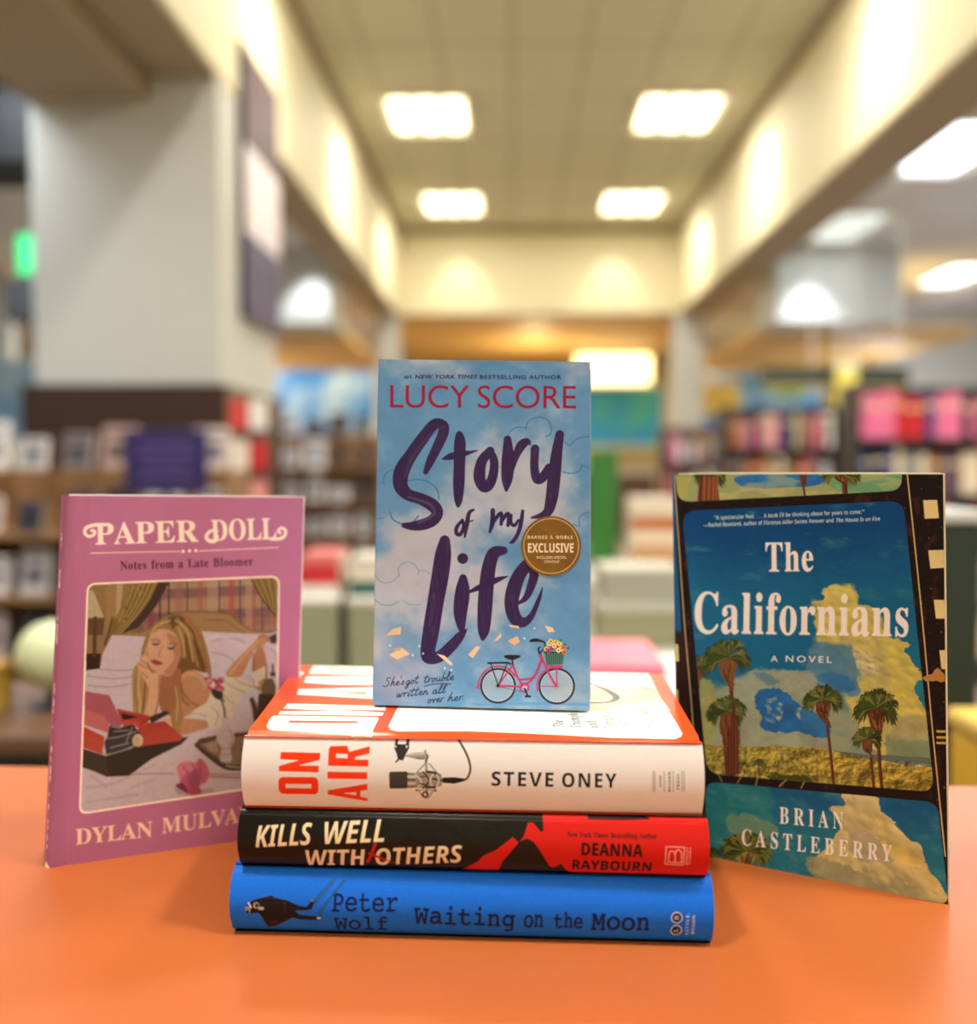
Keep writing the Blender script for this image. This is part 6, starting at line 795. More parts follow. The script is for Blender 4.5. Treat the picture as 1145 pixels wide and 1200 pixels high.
    c.fill([(620,780),(960,800),(980,1000),(600,960)], (106, 132, 112), .8, rough=2.5, rs=18, seed=29); c.fill([(700,620),(940,620),(950,800),(650,800)], (156, 158, 116), .7, rough=2.5, rs=18, seed=30)
    # hills
    c.T = G; c.fill([(150,830),(430,850),(560,850),(680,850),(760,838),(880,860),(1074,855),(1074,1300),(150,1300)], (150, 140, 62), rough=.8, rs=8, seed=31)
    c.T = Hh; c.fill([(200,880),(440,905),(620,915),(960,930),(975,1010),(600,960),(250,900)], (92, 106, 96), .95, rough=.8, rs=10, seed=32)
    c.fill([(-20,858),(150,862),(260,890),(440,940),(600,965),(970,1010),(990,1300),(-20,1300)], (156, 140, 62), rough=.8, rs=8, seed=33)
    hill = sstep(Y, .63, .66); c.comp(hill * sstep(n3, .5, .75) * c.mask([(-20,870),(260,900),(970,1010),(990,1300),(-20,1300)]), (104, 92, 34), .7)
    c.T = G; hm = c.mask([(150,860),(760,850),(1074,870),(1074,1300),(150,1300)]); c.comp(hm * sstep(fbm(W, H, 10, 8, 3, 44), .5, .7), (98, 90, 34), .6); c.comp(hm * sstep(fbm(W, H, 30, 9, 3, 45), .55, .75), (190, 176, 108), .5)
    rl = fbm(W, H, 26, 20, 5, 91, .6); rel = np.clip((rl - np.roll(np.roll(rl, 3, 1), 2, 0)) * 9, -1, 1); hm2 = c.mask([(150,870),(430,865),(760,850),(1074,860),(1400,930),(2000,990),(2000,1400),(150,1300)]) * (c.clip if c.clip is not None else 1)
    c.img = np.clip(c.img * (1 + (rel * hm2)[..., None] * .34), 0, 1)
    c.fill([(710,1060),(860,1060),(960,1065),(1010,1095),(1000,1120),(700,1090)], (60, 70, 28), sm=True, rough=.8, rs=5)
    # palms
    palm(c, 160, 260, 100, [(165,350),(170,600),(160,900)], 11, tw=22, skl=1.6, sk=(104, 62, 40))
    palm(c, 400, 190, 150, [(420,400),(430,560),(440,1080)], 12, tw=15, skl=1.25, sk=(116, 76, 50)); palm(c, 395, 590, 130, [(400,900),(405,980),(410,1060)], 13, tw=34, skl=2.1, sk=(112, 64, 40))
    c.fill([(430,480),(470,640),(490,760),(480,900),(490,1060),(390,1060),(380,940),(420,700)], (92, 46, 30), .9, rough=.8, rs=9)
    for x in range(400, 490, 11): c.stroke([(x, 660), (x + 4, 1050)], [(60, 28, 22), (134, 76, 48)][(x // 11) % 2], 2.2, a=.6)
    palm(c, 520, 990, 30, [(520,1020),(520,1050)], 14, skirt=False, tw=4); palm(c, 625, 975, 38, [(628,1010),(630,1070)], 15, tw=4, skl=.6); palm(c, 740, 1060, 26, [(740,1070),(740,1090)], 16, skirt=False, tw=3)
    c.T = Hh
    palm(c, 155, 500, 125, [(185,700),(205,850),(232,1120)], 17, tw=10, skl=1.25, sk=(96, 56, 34)); palm(c, 550, 560, 150, [(565,800),(575,1000),(590,1150)], 18, tw=12, skl=1.2, sk=(92, 52, 34))
    palm(c, 480, 790, 95, [(510,940),(520,1050),(530,1145)], 19, tw=10, skl=1.1, sk=(104, 62, 40))
    # band between frames keeps some flecks
    c.clip = None; c.T = G
    for L in ([(470,1120),(500,1070)], [(605,1135),(620,1080)], [(780,1145),(830,1098)], [(940,1160),(965,1110)], [(330,1060),(355,1110)]): c.stroke(L, (186, 150, 104), 5, a=.7, sm=False)
    # bottom picture
    c.T = None; c.clip = c.mask(rrect([(826.5, 915.5), (1098.5, 940), (1112, 1061), (829, 1004)], 15))
    c.T = F_; im = skyimg((16, 84, 132), (30, 112, 136), .75, .95); c.comp(np.ones((H, W)), im)
    c.fill([(180,430),(420,440),(440,620),(380,900),(180,720)], (30, 116, 122), .8, soft=12); c.comp(sstep(n2, .55, .8), (100, 150, 140), .4)
    c.fill([(260,570),(330,555),(420,580),(440,640),(300,640)], (120, 140, 110), .7, sm=True, rough=2, rs=12, seed=50)
    c.fill([(640,530),(700,520),(690,480),(760,478),(820,490),(830,540),(880,580),(930,640),(985,680),(1010,760),(1060,820),(1085,900),(900,870),(740,830),(600,780),(580,740),(660,640),(690,580)], (196, 184, 120), sm=True, rough=1.8, rs=11, seed=51)
    c.fill([(560,720),(700,740),(860,780),(1000,840),(1060,900),(800,860),(600,800)], (146, 148, 112), .9, sm=True, rough=2.2, rs=14, seed=52); c.fill([(700,480),(800,485),(830,540),(760,530)], (206, 200, 160), .8, sm=True, rough=1, rs=8); c.fill([(820,560),(900,640),(980,700),(1050,850),(960,800),(850,690)], (214, 190, 92), .8, sm=True, rough=1.6, rs=10, seed=54)
    puffs(c, [(640,530),(700,520),(690,480),(760,478),(820,490),(830,540),(880,580),(930,640),(985,680),(1010,760),(1060,820),(1085,900),(900,850),(740,760),(660,680),(690,580)], 170, 12, 55, (226, 214, 150), (140, 138, 100), 64)
    c.fill([(740,620),(820,640),(880,720),(800,740),(720,690)], (150, 150, 130), .7, sm=True, rough=2, rs=12, seed=55); c.comp(sstep(n3, .5, .8), (240, 230, 190), .08)
    palm(c, 330, 690, 85, [(330,740),(330,800),(330,900)], 56, tw=30, green=(122, 112, 46), skl=.7, sk=(150, 130, 60)); palm(c, 205, 700, 26, [(205,720),(205,760)], 57, skirt=False, tw=3)
    c.clip = None
    # film edge line and perforations
    c.T = None; c.stroke([(1063,556),(1072,640),(1082,740),(1093,860),(1107.5,1003)], (204, 180, 120), .75); c.stroke([(790,556),(796,640),(803,740),(812,850),(821,990)], (196, 172, 128), .7)
    for P in ([(1081.5,586.5),(1098,586),(1100.2,607.5),(1083.5,608.2)], [(1087.5,645),(1106,644.5),(1108,665.5),(1090,666.5)], [(1094,703),(1112,703),(1112,725),(1096.5,725)], [(1100.5,762),(1115,762),(1115,785),(1103,784)]): c.fill(P, (222, 206, 146))
    for y in (857, 864, 870.5): c.fill([(1097, y-1.4), (1112, y-1.2), (1112, y+1.6), (1097.3, y+1.4)], (196, 180, 66))
    c.fill([(1080,795),(1090,790),(1098,783),(1106,788),(1108,800),(1098,797),(1084,799)], (176, 130, 66), rough=.8, rs=5)
    # lettering
    c.T = E_; wt = (238, 234, 230)
    c.text('B', "\"A spectacular feat. . . . A book I'll be thinking about for years to come.\"".replace('"', ''), (222, 220), (762, 198), 15, (206, 220, 226), ref='A'); 
    for x in (216, 222, 764, 770): c.stroke([(x, 206 if x < 500 else 184), (x, 210 if x < 500 else 188)], (206, 220, 226), 1.2)
    c.stroke([(175, 243), (190, 242)], (206,220,226), 1.2, sm=False); c.text('B', 'Rachel Beanland, author of', (193, 247), (393, 239), 15, (206, 220, 226), ref='R'); c.text('B', 'Florence Adler Swims Forever', (398, 239), (622, 231), 15, (206, 220, 226), ref='F', slant=.2); c.text('B', 'and', (630, 231), (658, 230), 15, (206, 220, 226), ref='F'); c.text('B', 'The House Is on Fire', (666, 230), (830, 224), 15, (206, 220, 226), ref='F', slant=.2)
    c.text('S', 'The', (406, 413), (582, 411), 107, wt, ref='T', bold=1.0, track=25)
    c.text('S', 'Californians', (140, 641), (934, 654), 153, wt, ref='C', bold=1.4, track=22)
    c.text('G', 'A', (424, 748), (450, 749), 22, wt, bold=.5, ref='A'); c.text('G', 'NOVEL', (480, 749), (651, 753), 23, wt, bold=.5, ref='N', track=200)
    c.T = F_
    c.text('S', 'BRIAN', (457, 588), (694, 609), 62, wt, ref='B', bold=.2, track=190, up=(.0, -1)); c.text('S', 'CASTLEBERRY', (316, 668), (874, 729), 60, wt, ref='B', bold=.2, track=190, up=(.02, -1))
    return c

def paint_SPW():
    c = Canvas(SP_WHITE, (230, 230, 230)); W, H = c.W, c.H
    c.img = c.img * (1 - .035 * (np.random.RandomState(1).rand(H, W, 1) - .5))
    OR = (238, 60, 20); c.T = None
    c.fill([(280,855),(830,860),(830,874.5),(550,869.5),(284,864.0)], OR); c.fill([(280,945),(830,956),(830,960),(280,950)], (196, 30, 24))
    A = (260, 770, 3.8167); c.T = A
    # ON / AIR, reading upwards, block capitals
    def O(x0, y0, x1, y1, r=22, hole=None):
        c.fill(rrect([(x0,y0),(x1,y0+1),(x1,y1),(x0,y1)], r), OR); c.fill([(x0+36,y0+32),(x1-34,y0+32),(x1-34,y1-30),(x0+36,y1-30)], (230,230,230))
    c.fill(rrect([(263,532),(440,533),(438,612),(262,609)], 24), OR); c.fill([(294,563),(408,564),(408,583),(294,582)], (228,228,228))
    c.fill([(268,426),(444,429),(444,458),(352,482),(441,484),(441,512),(265,507),(265,484),(352,460),(268,456)], OR)
    c.fill([(480,592),(656,562),(656,590),(624,596),(624,622),(655,630),(654,645),(479,612)], OR); c.fill([(606,600),(606,616),(548,606)], (228,228,228))
    c.fill([(480,509),(656,512),(656,542),(480,539)], OR)
    c.fill([(486,402),(560,400),(572,425),(600,418),(662,402),(662,432),(600,446),(600,458),(660,458),(660,487),(482,484),(480,415)], OR); c.fill([(514,432),(566,434),(566,452),(514,450)], (228,228,228))
    # microphone
    c.T = (440, 850, 8.8077); dk = (48, 46, 42); g1 = (150, 146, 138); g2 = (206, 202, 194)
    c.fill([(203,118),(230,118),(228,208),(196,214)], dk); c.fill([(320,118),(347,120),(346,214),(312,208)], dk); c.fill([(190,235),(203,205),(340,205),(350,235),(318,300),(290,362),(236,350),(224,300)], dk); c.circle((205,228), 12, g2); c.circle((322,228), 12, g2); c.stroke([(222,372),(262,330)], dk, 9)
    c.fill([(310,302),(420,285),(500,285),(545,300),(548,345),(500,350),(420,345),(310,320)], g1); c.stroke([(320,305),(540,295)], g2, 5); c.stroke([(430,340),(500,345)], dk, 5); c.circle((530,320), 22, (70,68,62))
    c.stroke([(515,270),(530,400),(535,700)], g1, 12); c.stroke([(540,330),(520,380)], dk, 6)
    c.fill(rrect([(152,470),(345,468),(345,640),(155,645)], 26), (62, 60, 56)); c.fill([(340,485),(430,490),(430,620),(340,630)], g1); c.stroke([(350,520),(430,522)], g2, 12); c.stroke([(350,590),(430,588)], g2, 10); c.stroke([(345,552),(430,552)], dk, 6); c.stroke([(345,486),(430,492)], dk, 5); c.stroke([(345,630),(430,622)], dk, 6)
    c.fill(rrect([(425,470),(690,490),(695,620),(425,640)], 30), g1); 
    for L, w, col in [([(420,500),(480,570),(430,660)],9,g2), ([(500,470),(560,560),(500,640)],8,dk), ([(620,470),(570,560),(620,660)],9,g2), ([(440,470),(520,390)],7,g1), ([(560,390),(640,480)],7,g1), ([(450,660),(500,735),(550,740),(600,660)],7,g1), ([(540,470),(610,480),(650,500)],12,dk), ([(540,630),(620,630)],12,dk), ([(600,540),(690,560)],9,dk), ([(430,660),(640,660)],5,g1), ([(470,520),(520,520)],6,dk), ([(460,590),(520,600)],6,dk), ([(640,500),(660,560),(640,620)],8,g2)]: c.stroke(L, col, w)
    c.circle((520, 705), 26, dk, ring=8); c.circle((430,662), 10, dk); c.circle((622,664), 12, dk)
    c.fill([(695,530),(820,525),(920,540),(920,565),(820,592),(695,582)], (30, 30, 30), sm=False); c.stroke([(915,555),(950,535),(975,480),(980,420),(950,320),(880,200),(815,128)], (44, 42, 42), 10)
    B = (540, 770, 3.6935); c.T = B
    c.text('B', 'STEVE', (133, 552), (398, 557), 60, (30, 28, 30), ref='E', track=60); c.text('B', 'ONEY', (435, 558), (668, 561), 60, (30, 28, 30), ref='E', track=60)
    g = (70, 66, 66)
    for x in (825, 833, 873, 912, 949, 958): c.stroke([(x, 491), (x, 578)], g, 1.1, sm=False)
    for t, x, y0, y1 in [('AVID', 862, 561, 510), ('READER', 901, 580, 492), ('PRESS', 938, 571, 502)]:
        c.text('S', t, (x, y0), (x, y1), 12, g, ref='A', up=(-1, 0))
    return c

def paint_TOPW():
    c = Canvas(TOP_WHITE, (240, 78, 26)); c.T = None; W, H = c.W, c.H
    wt = (246, 244, 238)
    # right hand white panel with rounded corners
    c.T = (260, 770, 3.8167)
    A = c.T; B = (540, 770, 3.6935); G7 = (280, 770, 5.725); G8 = (630, 770, 5.725)
    px = lambda T, L: [(x / T[2] + T[0], y / T[2] + T[1]) for x, y in L]
    P = px(G8, [(970,512),(960,528),(920,535),(500,528)]) + px(A, [(1100,331),(790,331),(755,325),(745,308),(790,220)]) + [(480, 806), (505, 781.5)] + px(G8, [(355,92),(740,110),(760,140),(850,320),(930,440)])
    c.T = None; c.fill(P, wt)
    # grey tint panel with folds and the cable
    c.T = G8; c.fill([(340,202),(760,205),(780,212),(890,362),(340,362)], (216, 214, 206)); c.fill([(520,300),(690,200),(780,212),(890,362),(780,360)], (200, 198, 190), .8); c.fill([(350,300),(480,305),(600,362),(340,362)], (206,204,196), .8)
    c.stroke([(340,172,4),(400,195,7),(470,225,11),(515,255,14),(528,275,13),(500,296,9),(440,306,7),(340,306,6)], (70, 68, 66)); c.stroke([(670,202),(720,205),(780,212)], (150,150,150), 3)
    # subtitle reading upwards
    g = (60, 58, 60)
    for t, x0, y0, x1, y1 in [('The', 178, 472, 166, 424), ('Triumph', 296, 474, 266, 378), ('and', 406, 478, 390, 430), ('Tumult', 522, 482, 496, 394), ('of NPR', 644, 486, 606, 402)]:
        c.text('S', t, (x0, y0), (x1, y1), 72, g, ref='T', up=(-1, -.04))
    c.text('B', 'STEVE ONEY', (812, 486), (732, 342), 62, g, ref='E', up=(-1, -.05), track=40)
    # ON / AIR block capitals on the front
    c.T = G7
    c.fill([(240,392),(930,402),(940,412),(905,480),(890,516),(760,512),(720,500),(235,488),(200,482),(188,465),(205,425),(222,400)], wt, sm=False); c.fill([(345,425),(800,430),(796,444),(330,440)], (226, 84, 40)); c.stroke([(600,500),(740,505),(850,512)], (240,120,70), 5, a=.8)
    c.fill([(330,312),(990,328),(982,358),(640,350),(975,372),(962,394),(268,384),(280,362),(640,360),(300,345)], wt); c.stroke([(330,350),(960,364)], (234,110,60), 2, a=.8)
    c.fill([(400,215),(900,203),(900,282),(390,252)], wt); c.fill([(690,240),(852,236),(852,248),(700,244)], (236,110,60))
    c.fill([(455,132),(900,130),(900,188),(640,186),(440,170)], wt); c.fill([(500,58),(900,56),(900,120),(470,112),(480,90)], wt); c.fill([(605,72),(800,74),(798,84),(605,82)], (238,130,80)); c.stroke([(470,122),(760,128),(900,130)], (244,150,100), 2.5)
    c.fill([(402,88),(440,105),(402,135)], wt)
    return c

def paint_SPK():
    c = Canvas(SP_BLACK, (22, 20, 20)); W, H = c.W, c.H; n = fbm(W, H, 60, 20, 3, 2); c.img = c.img * (1 + (n[..., None] - .5) * .3)
    RD = (204, 26, 22); A = (260, 930, 3.8167); B = (540, 930, 3.6935); 
    px = lambda T, L: [(x / T[2] + T[0], y / T[2] + T[1]) for x, y in L]
    P = px(A, [(1050,362),(1145,300)]) + px(B, [(100,262),(150,240),(225,184),(250,208),(272,180),(290,128),(312,128),(345,165),(357,160),(352,95),(1090,118),(1090,400),(-20,380)])
    c.fill(P, RD); c.T = B; c.fill([(155,352),(180,290),(250,205),(285,190),(315,205),(350,255),(385,315),(405,318),(432,300),(475,356),(475,380),(150,380)], (24, 20, 22)); c.fill([(548,96),(800,104),(822,120),(700,122),(550,118)], (26, 16, 16), .9)
    cr = (240, 224, 184); c.T = A
    c.text('I', 'KILLS', (162, 235), (412, 222), 92, cr, ref='E', bold=.5, slant=-.05, up=(0.0, -1)); c.text('I', 'WELL', (468, 220), (732, 210), 92, cr, ref='E', bold=.5, slant=-.05, up=(0.0, -1))
    c.text('I', 'WITH', (385, 326), (650, 322), 78, cr, ref='E', bold=.5, slant=-.05, up=(0.0, -1)); c.text('I', 'OTHERS', (692, 321), (1080, 305), 80, cr, ref='E', bold=.5, slant=-.05, up=(0.0, -1))
    c.stroke([(654,305),(672,270),(692,222)], (186, 30, 24), 7); c.stroke([(665,262),(700,278),(730,292)], (186, 30, 24), 6); c.stroke([(735,294),(780,312)], (150,24,20), 2.5)
    c.T = B; bk = (34, 14, 18)
    c.text('S', 'New York Times Bestselling Author', (458, 184), (842, 192), 20, bk, ref='N', track=10, bold=.2)
    c.text('B', 'DEANNA', (519, 260), (780, 268), 52, bk, ref='E', bold=1.0, track=20); c.text('B', 'RAYBOURN', (481, 326), (820, 337), 44, bk, ref='E', bold=.9, track=20)
    w = (236, 196, 184)
    c.stroke([(881,224),(959,227),(956,306),(878,300),(881,224)], w, 1.8, sm=False); c.stroke([(892,291),(948,295),(948,258),(946,248),(940,240),(933,237),(926,240),(921,248),(920,258)], w, 1.9, sm=False); c.stroke([(892,291),(893,256),(896,247),(903,242),(911,244),(918,252),(920,262),(920,293)], w, 1.9, sm=False)
    c.text('G', 'BERKLEY', (976, 304), (978, 226), 11, w, ref='E', up=(-1, 0), bold=.2); c.stroke([(984,302),(985,228)], w, 1.2, sm=False)
    return c

def paint_SPB():
    c = Canvas(SP_BLUE, (20, 112, 240)); W, H = c.W, c.H
    yy, xx = np.mgrid[0:H, 0:W]; tw = .5 + .5*np.sin((xx*1.0 + yy*1.6) * .62); tw2 = .5 + .5*np.sin((xx*1.0 - yy*2.4) * .9)
    c.img = c.img * (1 + -.0 + .22 * (tw[..., None] - .5) + .10*(tw2[..., None]-.5) + (np.random.RandomState(3).rand(H, W, 1) - .5) * .22)
    A = (260, 930, 3.8167); B = (540, 930, 3.6935); dk = (18, 24, 74)
    c.T = A
    c.text('T', 'Peter', (500, 516), (790, 522), 76, dk, ref='P', bold=.9, jit=14); c.text('T', 'Wolf', (506, 606), (744, 610), 60, dk, ref='W', bold=.9, jit=14)
    c.T = None
    pt = lambda x, y: (540 + x/3.6935, 930 + y/3.6935)
    c.text('T', 'Waiting', (486, 1080), pt(232, 572), 19, dk, ref='W', bold=.42, jit=16); c.text('T', 'on', pt(272, 570), pt(354, 573), 19, dk, ref='W', bold=.3, jit=12); c.text('T', 'the', pt(401, 574), pt(522, 577), 17, dk, ref='W', bold=.35, jit=12); c.text('T', 'Moon', pt(560, 582), pt(810, 588), 20, dk, ref='M', bold=.38, jit=16)
    # diver
    c.T = (280, 1020, 5.725); bk = (26, 22, 26)
    c.fill([(625,66),(660,66),(570,170),(520,215),(505,195),(560,130)], (36, 92, 150), .8); c.fill([(700,66),(728,66),(640,170),(560,280),(535,272),(620,165)], (36, 92, 150), .8)
    c.fill([(70,225),(110,190),(170,172),(235,160),(265,175),(340,190),(420,225),(470,232),(500,190),(522,195),(505,245),(470,255),(390,255),(420,285),(520,295),(560,290),(572,312),(540,322),(430,320),(370,305),(310,340),(250,375),(205,385),(185,350),(165,300),(150,270),(100,275),(65,250)], bk, sm=False)
    c.stroke([(160,280),(185,340),(210,380),(300,345),(380,305)], (120, 88, 90), 2, a=.8); c.stroke([(110,192),(180,172),(260,178)], (92,80,88), 2, a=.8); c.stroke([(320,200),(326,260)], (110,96,90), 1.6, a=.8)
    c.circle((78,252), 20, (150, 150, 160), ry=26); c.circle((76,265), 12, (40,40,50)); c.stroke([(84,205),(100,235)], (230, 228, 226), 6); c.circle((135,222), 22, (170,158,150)); c.circle((140,222), 12, (60,50,50)); c.circle((168,242), 20, (190,184,180), ry=12); c.circle((548,308), 16, (206,200,196), ry=10); c.circle((505,190), 10, (120,120,130)); c.stroke([(225,345),(262,335)], (60,52,56), 8)
    # publisher roundels
    c.T = B; w = (214, 222, 236)
    for y, ch in [(585, 'L'), (528, 'B')]:
        c.circle((926, y), 25, w); c.circle((926, y), 20, (24, 40, 90)); c.text('S', ch, (934, y + 9), (934, y - 9), 18, w, ref='L' if ch == 'L' else 'B', up=(-1, 0), bold=.2)
    c.text('B', 'LITTLE,', (978, 606), (980, 508), 13, w, ref='L', up=(-1, 0), track=60); c.text('B', 'BROWN', (1004, 604), (1005, 518), 13, w, ref='B', up=(-1, 0), track=40)
    return c
# =============================================================== helpers
C_ = sc.collection
RZ = Matrix.Rotation(YAW, 4, 'Z')
_cy, _sy = math.cos(YAW), math.sin(YAW)
def W3(P):
    P = np.asarray(P, float); o = P.copy(); o[..., 0] = P[..., 0] * _cy - P[..., 1] * _sy; o[..., 1] = P[..., 0] * _sy + P[..., 1] * _cy; return o
def s2l(c): c = np.asarray(c, float); return np.where(c <= .04045, c / 12.92, ((c + .055) / 1.055) ** 2.4)
_mats = {}
def mat(name, col=None, rough=.5, spec=.5, metal=0, emit=None, es=1.0, noise_=0, nscale=20, attr=None, coat=0, bump=0, wood=None):
    if name in _mats: return _mats[name]
    m = bpy.data.materials.new(name); m.use_nodes = True; nt = m.node_tree; b = nt.nodes['Principled BSDF']; _mats[name] = m
    b.inputs['Roughness'].default_value = rough; b.inputs['Specular IOR Level'].default_value = spec; b.inputs['Metallic'].default_value = metal; b.inputs['Coat Weight'].default_value = coat; b.inputs['Coat Roughness'].default_value = .12
    if col is not None:
        lc = s2l(rgb(*col)); b.inputs['Base Color'].default_value = (*lc, 1)
        if noise_ or wood:
            n = nt.nodes.new('ShaderNodeTexNoise'); n.inputs['Scale'].default_value = nscale; n.inputs['Detail'].default_value = 5
            t = nt.nodes.new('ShaderNodeTexCoord'); mp = nt.nodes.new('ShaderNodeMapping'); nt.links.new(t.outputs['Object'], mp.inputs[0]); nt.links.new(mp.outputs[0], n.inputs['Vector'])
            if wood: mp.inputs['Scale'].default_value = wood
            r = nt.nodes.new('ShaderNodeMix'); r.data_type = 'RGBA'; k = noise_
            r.inputs[6].default_value = (*np.clip(lc * (1 - k), 0, 1), 1); r.inputs[7].default_value = (*np.clip(lc * (1 + k), 0, 1), 1)
            nt.links.new(n.outputs['Fac'], r.inputs[0]); nt.links.new(r.outputs[2], b.inputs['Base Color'])
            if bump:
                bp = nt.nodes.new('ShaderNodeBump'); bp.inputs['Strength'].default_value = bump; bp.inputs['Distance'].default_value = .001; nt.links.new(n.outputs['Fac'], bp.inputs['Height']); nt.links.new(bp.outputs[0], b.inputs['Normal'])
    if attr:
        a = nt.nodes.new('ShaderNodeVertexColor'); a.layer_name = 'print'; nt.links.new(a.outputs['Color'], b.inputs['Base Color'])
    if emit is not None:
        b.inputs['Emission Color'].default_value = (*s2l(rgb(*emit)), 1); b.inputs['Emission Strength'].default_value = es
    return m
def link(me, name, parent=None, mats=(), world=True):
    for m in mats: me.materials.append(m)
    o = bpy.data.objects.new(name, me); C_.objects.link(o)
    if parent is not None: o.parent = parent
    return o
def tag(o, label, cat, group=None, kind=None):
    if kind: o['kind'] = kind
    if label: o['label'] = label
    if cat: o['category'] = cat
    if group: o['group'] = group
    return o
class MB:
    """collects plain shapes; faces remember a material slot"""
    def __init__(s): s.v = []; s.f = []; s.m = []
    def add(s, V, F, m=0):
        b = len(s.v); s.v += [tuple(map(float, p)) for p in V]; s.f += [tuple(i + b for i in f) for f in F]; s.m += [m] * len(F); return s
    def box(s, x0, x1, y0, y1, z0, z1, m=0, bev=0):
        if bev <= 0:
            V = [(x, y, z) for z in (z0, z1) for y in (y0, y1) for x in (x0, x1)]
            return s.add(V, [(0,2,3,1),(4,5,7,6),(0,1,5,4),(2,6,7,3),(0,4,6,2),(1,3,7,5)], m)
        b = bev; o = lambda z, i: [(x0+b+(-i), y0+(b-i) if 0 else y0+b-i, z) for _ in (0,)]
        ring = lambda i, z: [(x0+b-i, y0+b-i+0, z), (x1-b+i, y0+b-i, z), (x1-b+i, y1-b+i, z), (x0+b-i, y1-b+i, z)]
        def oct_(ins, z):
            X0, X1, Y0, Y1 = x0+ins, x1-ins, y0+ins, y1-ins; c = b
            return [(X0+c,Y0,z),(X1-c,Y0,z),(X1,Y0+c,z),(X1,Y1-c,z),(X1-c,Y1,z),(X0+c,Y1,z),(X0,Y1-c,z),(X0,Y0+c,z)]
        R = [oct_(b*.9, z0), oct_(0, z0+b), oct_(0, z1-b), oct_(b*.9, z1)]; V = sum(R, []); F = [tuple(range(7, -1, -1)), tuple(range(24, 32))]
        for k in range(3):
            for i in range(8): F.append((k*8+i, k*8+(i+1) % 8, k*8+8+(i+1) % 8, k*8+8+i))
        return s.add(V, F, m)
    def cyl(s, c, r0, r1, h, n=24, m=0, caps=True):
        V = []; x, y, z = c
        for zz, r in ((z, r0), (z+h, r1)): V += [(x+r*math.cos(2*math.pi*i/n), y+r*math.sin(2*math.pi*i/n), zz) for i in range(n)]
        F = [(i, (i+1) % n, n+(i+1) % n, n+i) for i in range(n)]
        if caps: F += [tuple(range(n-1, -1, -1)), tuple(range(n, 2*n))]
        return s.add(V, F, m)
    def lathe(s, c, prof, n=24, m=0):
        x, y, z = c; V = []
        for r, zz in prof: V += [(x+r*math.cos(2*math.pi*i/n), y+r*math.sin(2*math.pi*i/n), z+zz) for i in range(n)]
        F = []
        for k in range(len(prof)-1):
            for i in range(n): F.append((k*n+i, k*n+(i+1) % n, (k+1)*n+(i+1) % n, (k+1)*n+i))
        F += [tuple(range(n-1, -1, -1)), tuple(range((len(prof)-1)*n, len(prof)*n))]
        return s.add(V, F, m)
    def quadprism(s, A, B, m=0):
        """A, B: two matching rings of points"""
        n = len(A); V = list(A) + list(B); F = [tuple(range(n-1, -1, -1)), tuple(range(n, 2*n))] + [(i, (i+1) % n, n+(i+1) % n, n+i) for i in range(n)]
        return s.add(V, F, m)
    def build(s, name, mats, parent=None, smooth_=False, w3=False, origin=None):
        me = bpy.data.meshes.new(name); V = np.array(s.v)
        if w3: V = W3(V)
        if origin is not None: V = V - np.array(origin)
        me.from_pydata(V.tolist(), [], s.f); me.update()
        if not isinstance(mats, (list, tuple)): mats = [mats]
        for i, p in enumerate(me.polygons): p.material_index = s.m[i]; p.use_smooth = smooth_
        o = link(me, name, parent, mats)
        if origin is not None and parent is None: o.location = origin
        return o
def empty(name, loc, rz=0):
    o = bpy.data.objects.new(name, None); o.location = loc; o.rotation_euler = (0, 0, rz); o.empty_display_size = .05; C_.objects.link(o); return o

def grid_mesh(name, patches, material, parent, origin):
    """patches: list of (points h x w x 3 in lens space, colours h x w x 3 sRGB) -> one mesh with a printed colour layer"""
    Vs, Cs, Fs = [], [], []; off = 0
    for P, Cc in patches:
        h, w_ = P.shape[:2]; Vs.append(P.reshape(-1, 3)); Cs.append(Cc.reshape(-1, 3))
        i = (np.arange(h - 1)[:, None] * w_ + np.arange(w_ - 1)[None]).ravel() + off
        Fs.append(np.stack([i, i + w_, i + w_ + 1, i + 1], 1)); off += h * w_
    V = W3(np.concatenate(Vs)) - np.array(origin); Cc = np.concatenate(Cs); F = np.concatenate(Fs).astype(np.int32)
    me = bpy.data.meshes.new(name); me.vertices.add(len(V)); me.vertices.foreach_set('co', V.astype(np.float32).ravel())
    me.loops.add(F.size); me.loops.foreach_set('vertex_index', F.ravel()); me.polygons.add(len(F))
    me.polygons.foreach_set('loop_start', (np.arange(len(F)) * 4).astype(np.int32)); me.polygons.foreach_set('use_smooth', np.ones(len(F), bool))
    me.update(calc_edges=True)
    a = me.color_attributes.new('print', 'BYTE_COLOR', 'POINT')
    a.data.foreach_set('color', np.c_[s2l(np.clip(Cc, 0, 1)), np.ones(len(Cc))].astype(np.float32).ravel())
    me.validate()
    return link(me, name, parent, [material])
def face_grid(S, canvas=None):
    W, H = S.W, S.H; X, Y = np.meshgrid(np.linspace(0, W, W), np.linspace(0, H, H))
    return S.xyz(np.c_[X.ravel(), Y.ravel()]).reshape(H, W, 3), X, Y
def ruled(A, B, n): t = np.linspace(0, 1, n)[:, None, None]; return A[None] * (1 - t) + B[None] * t

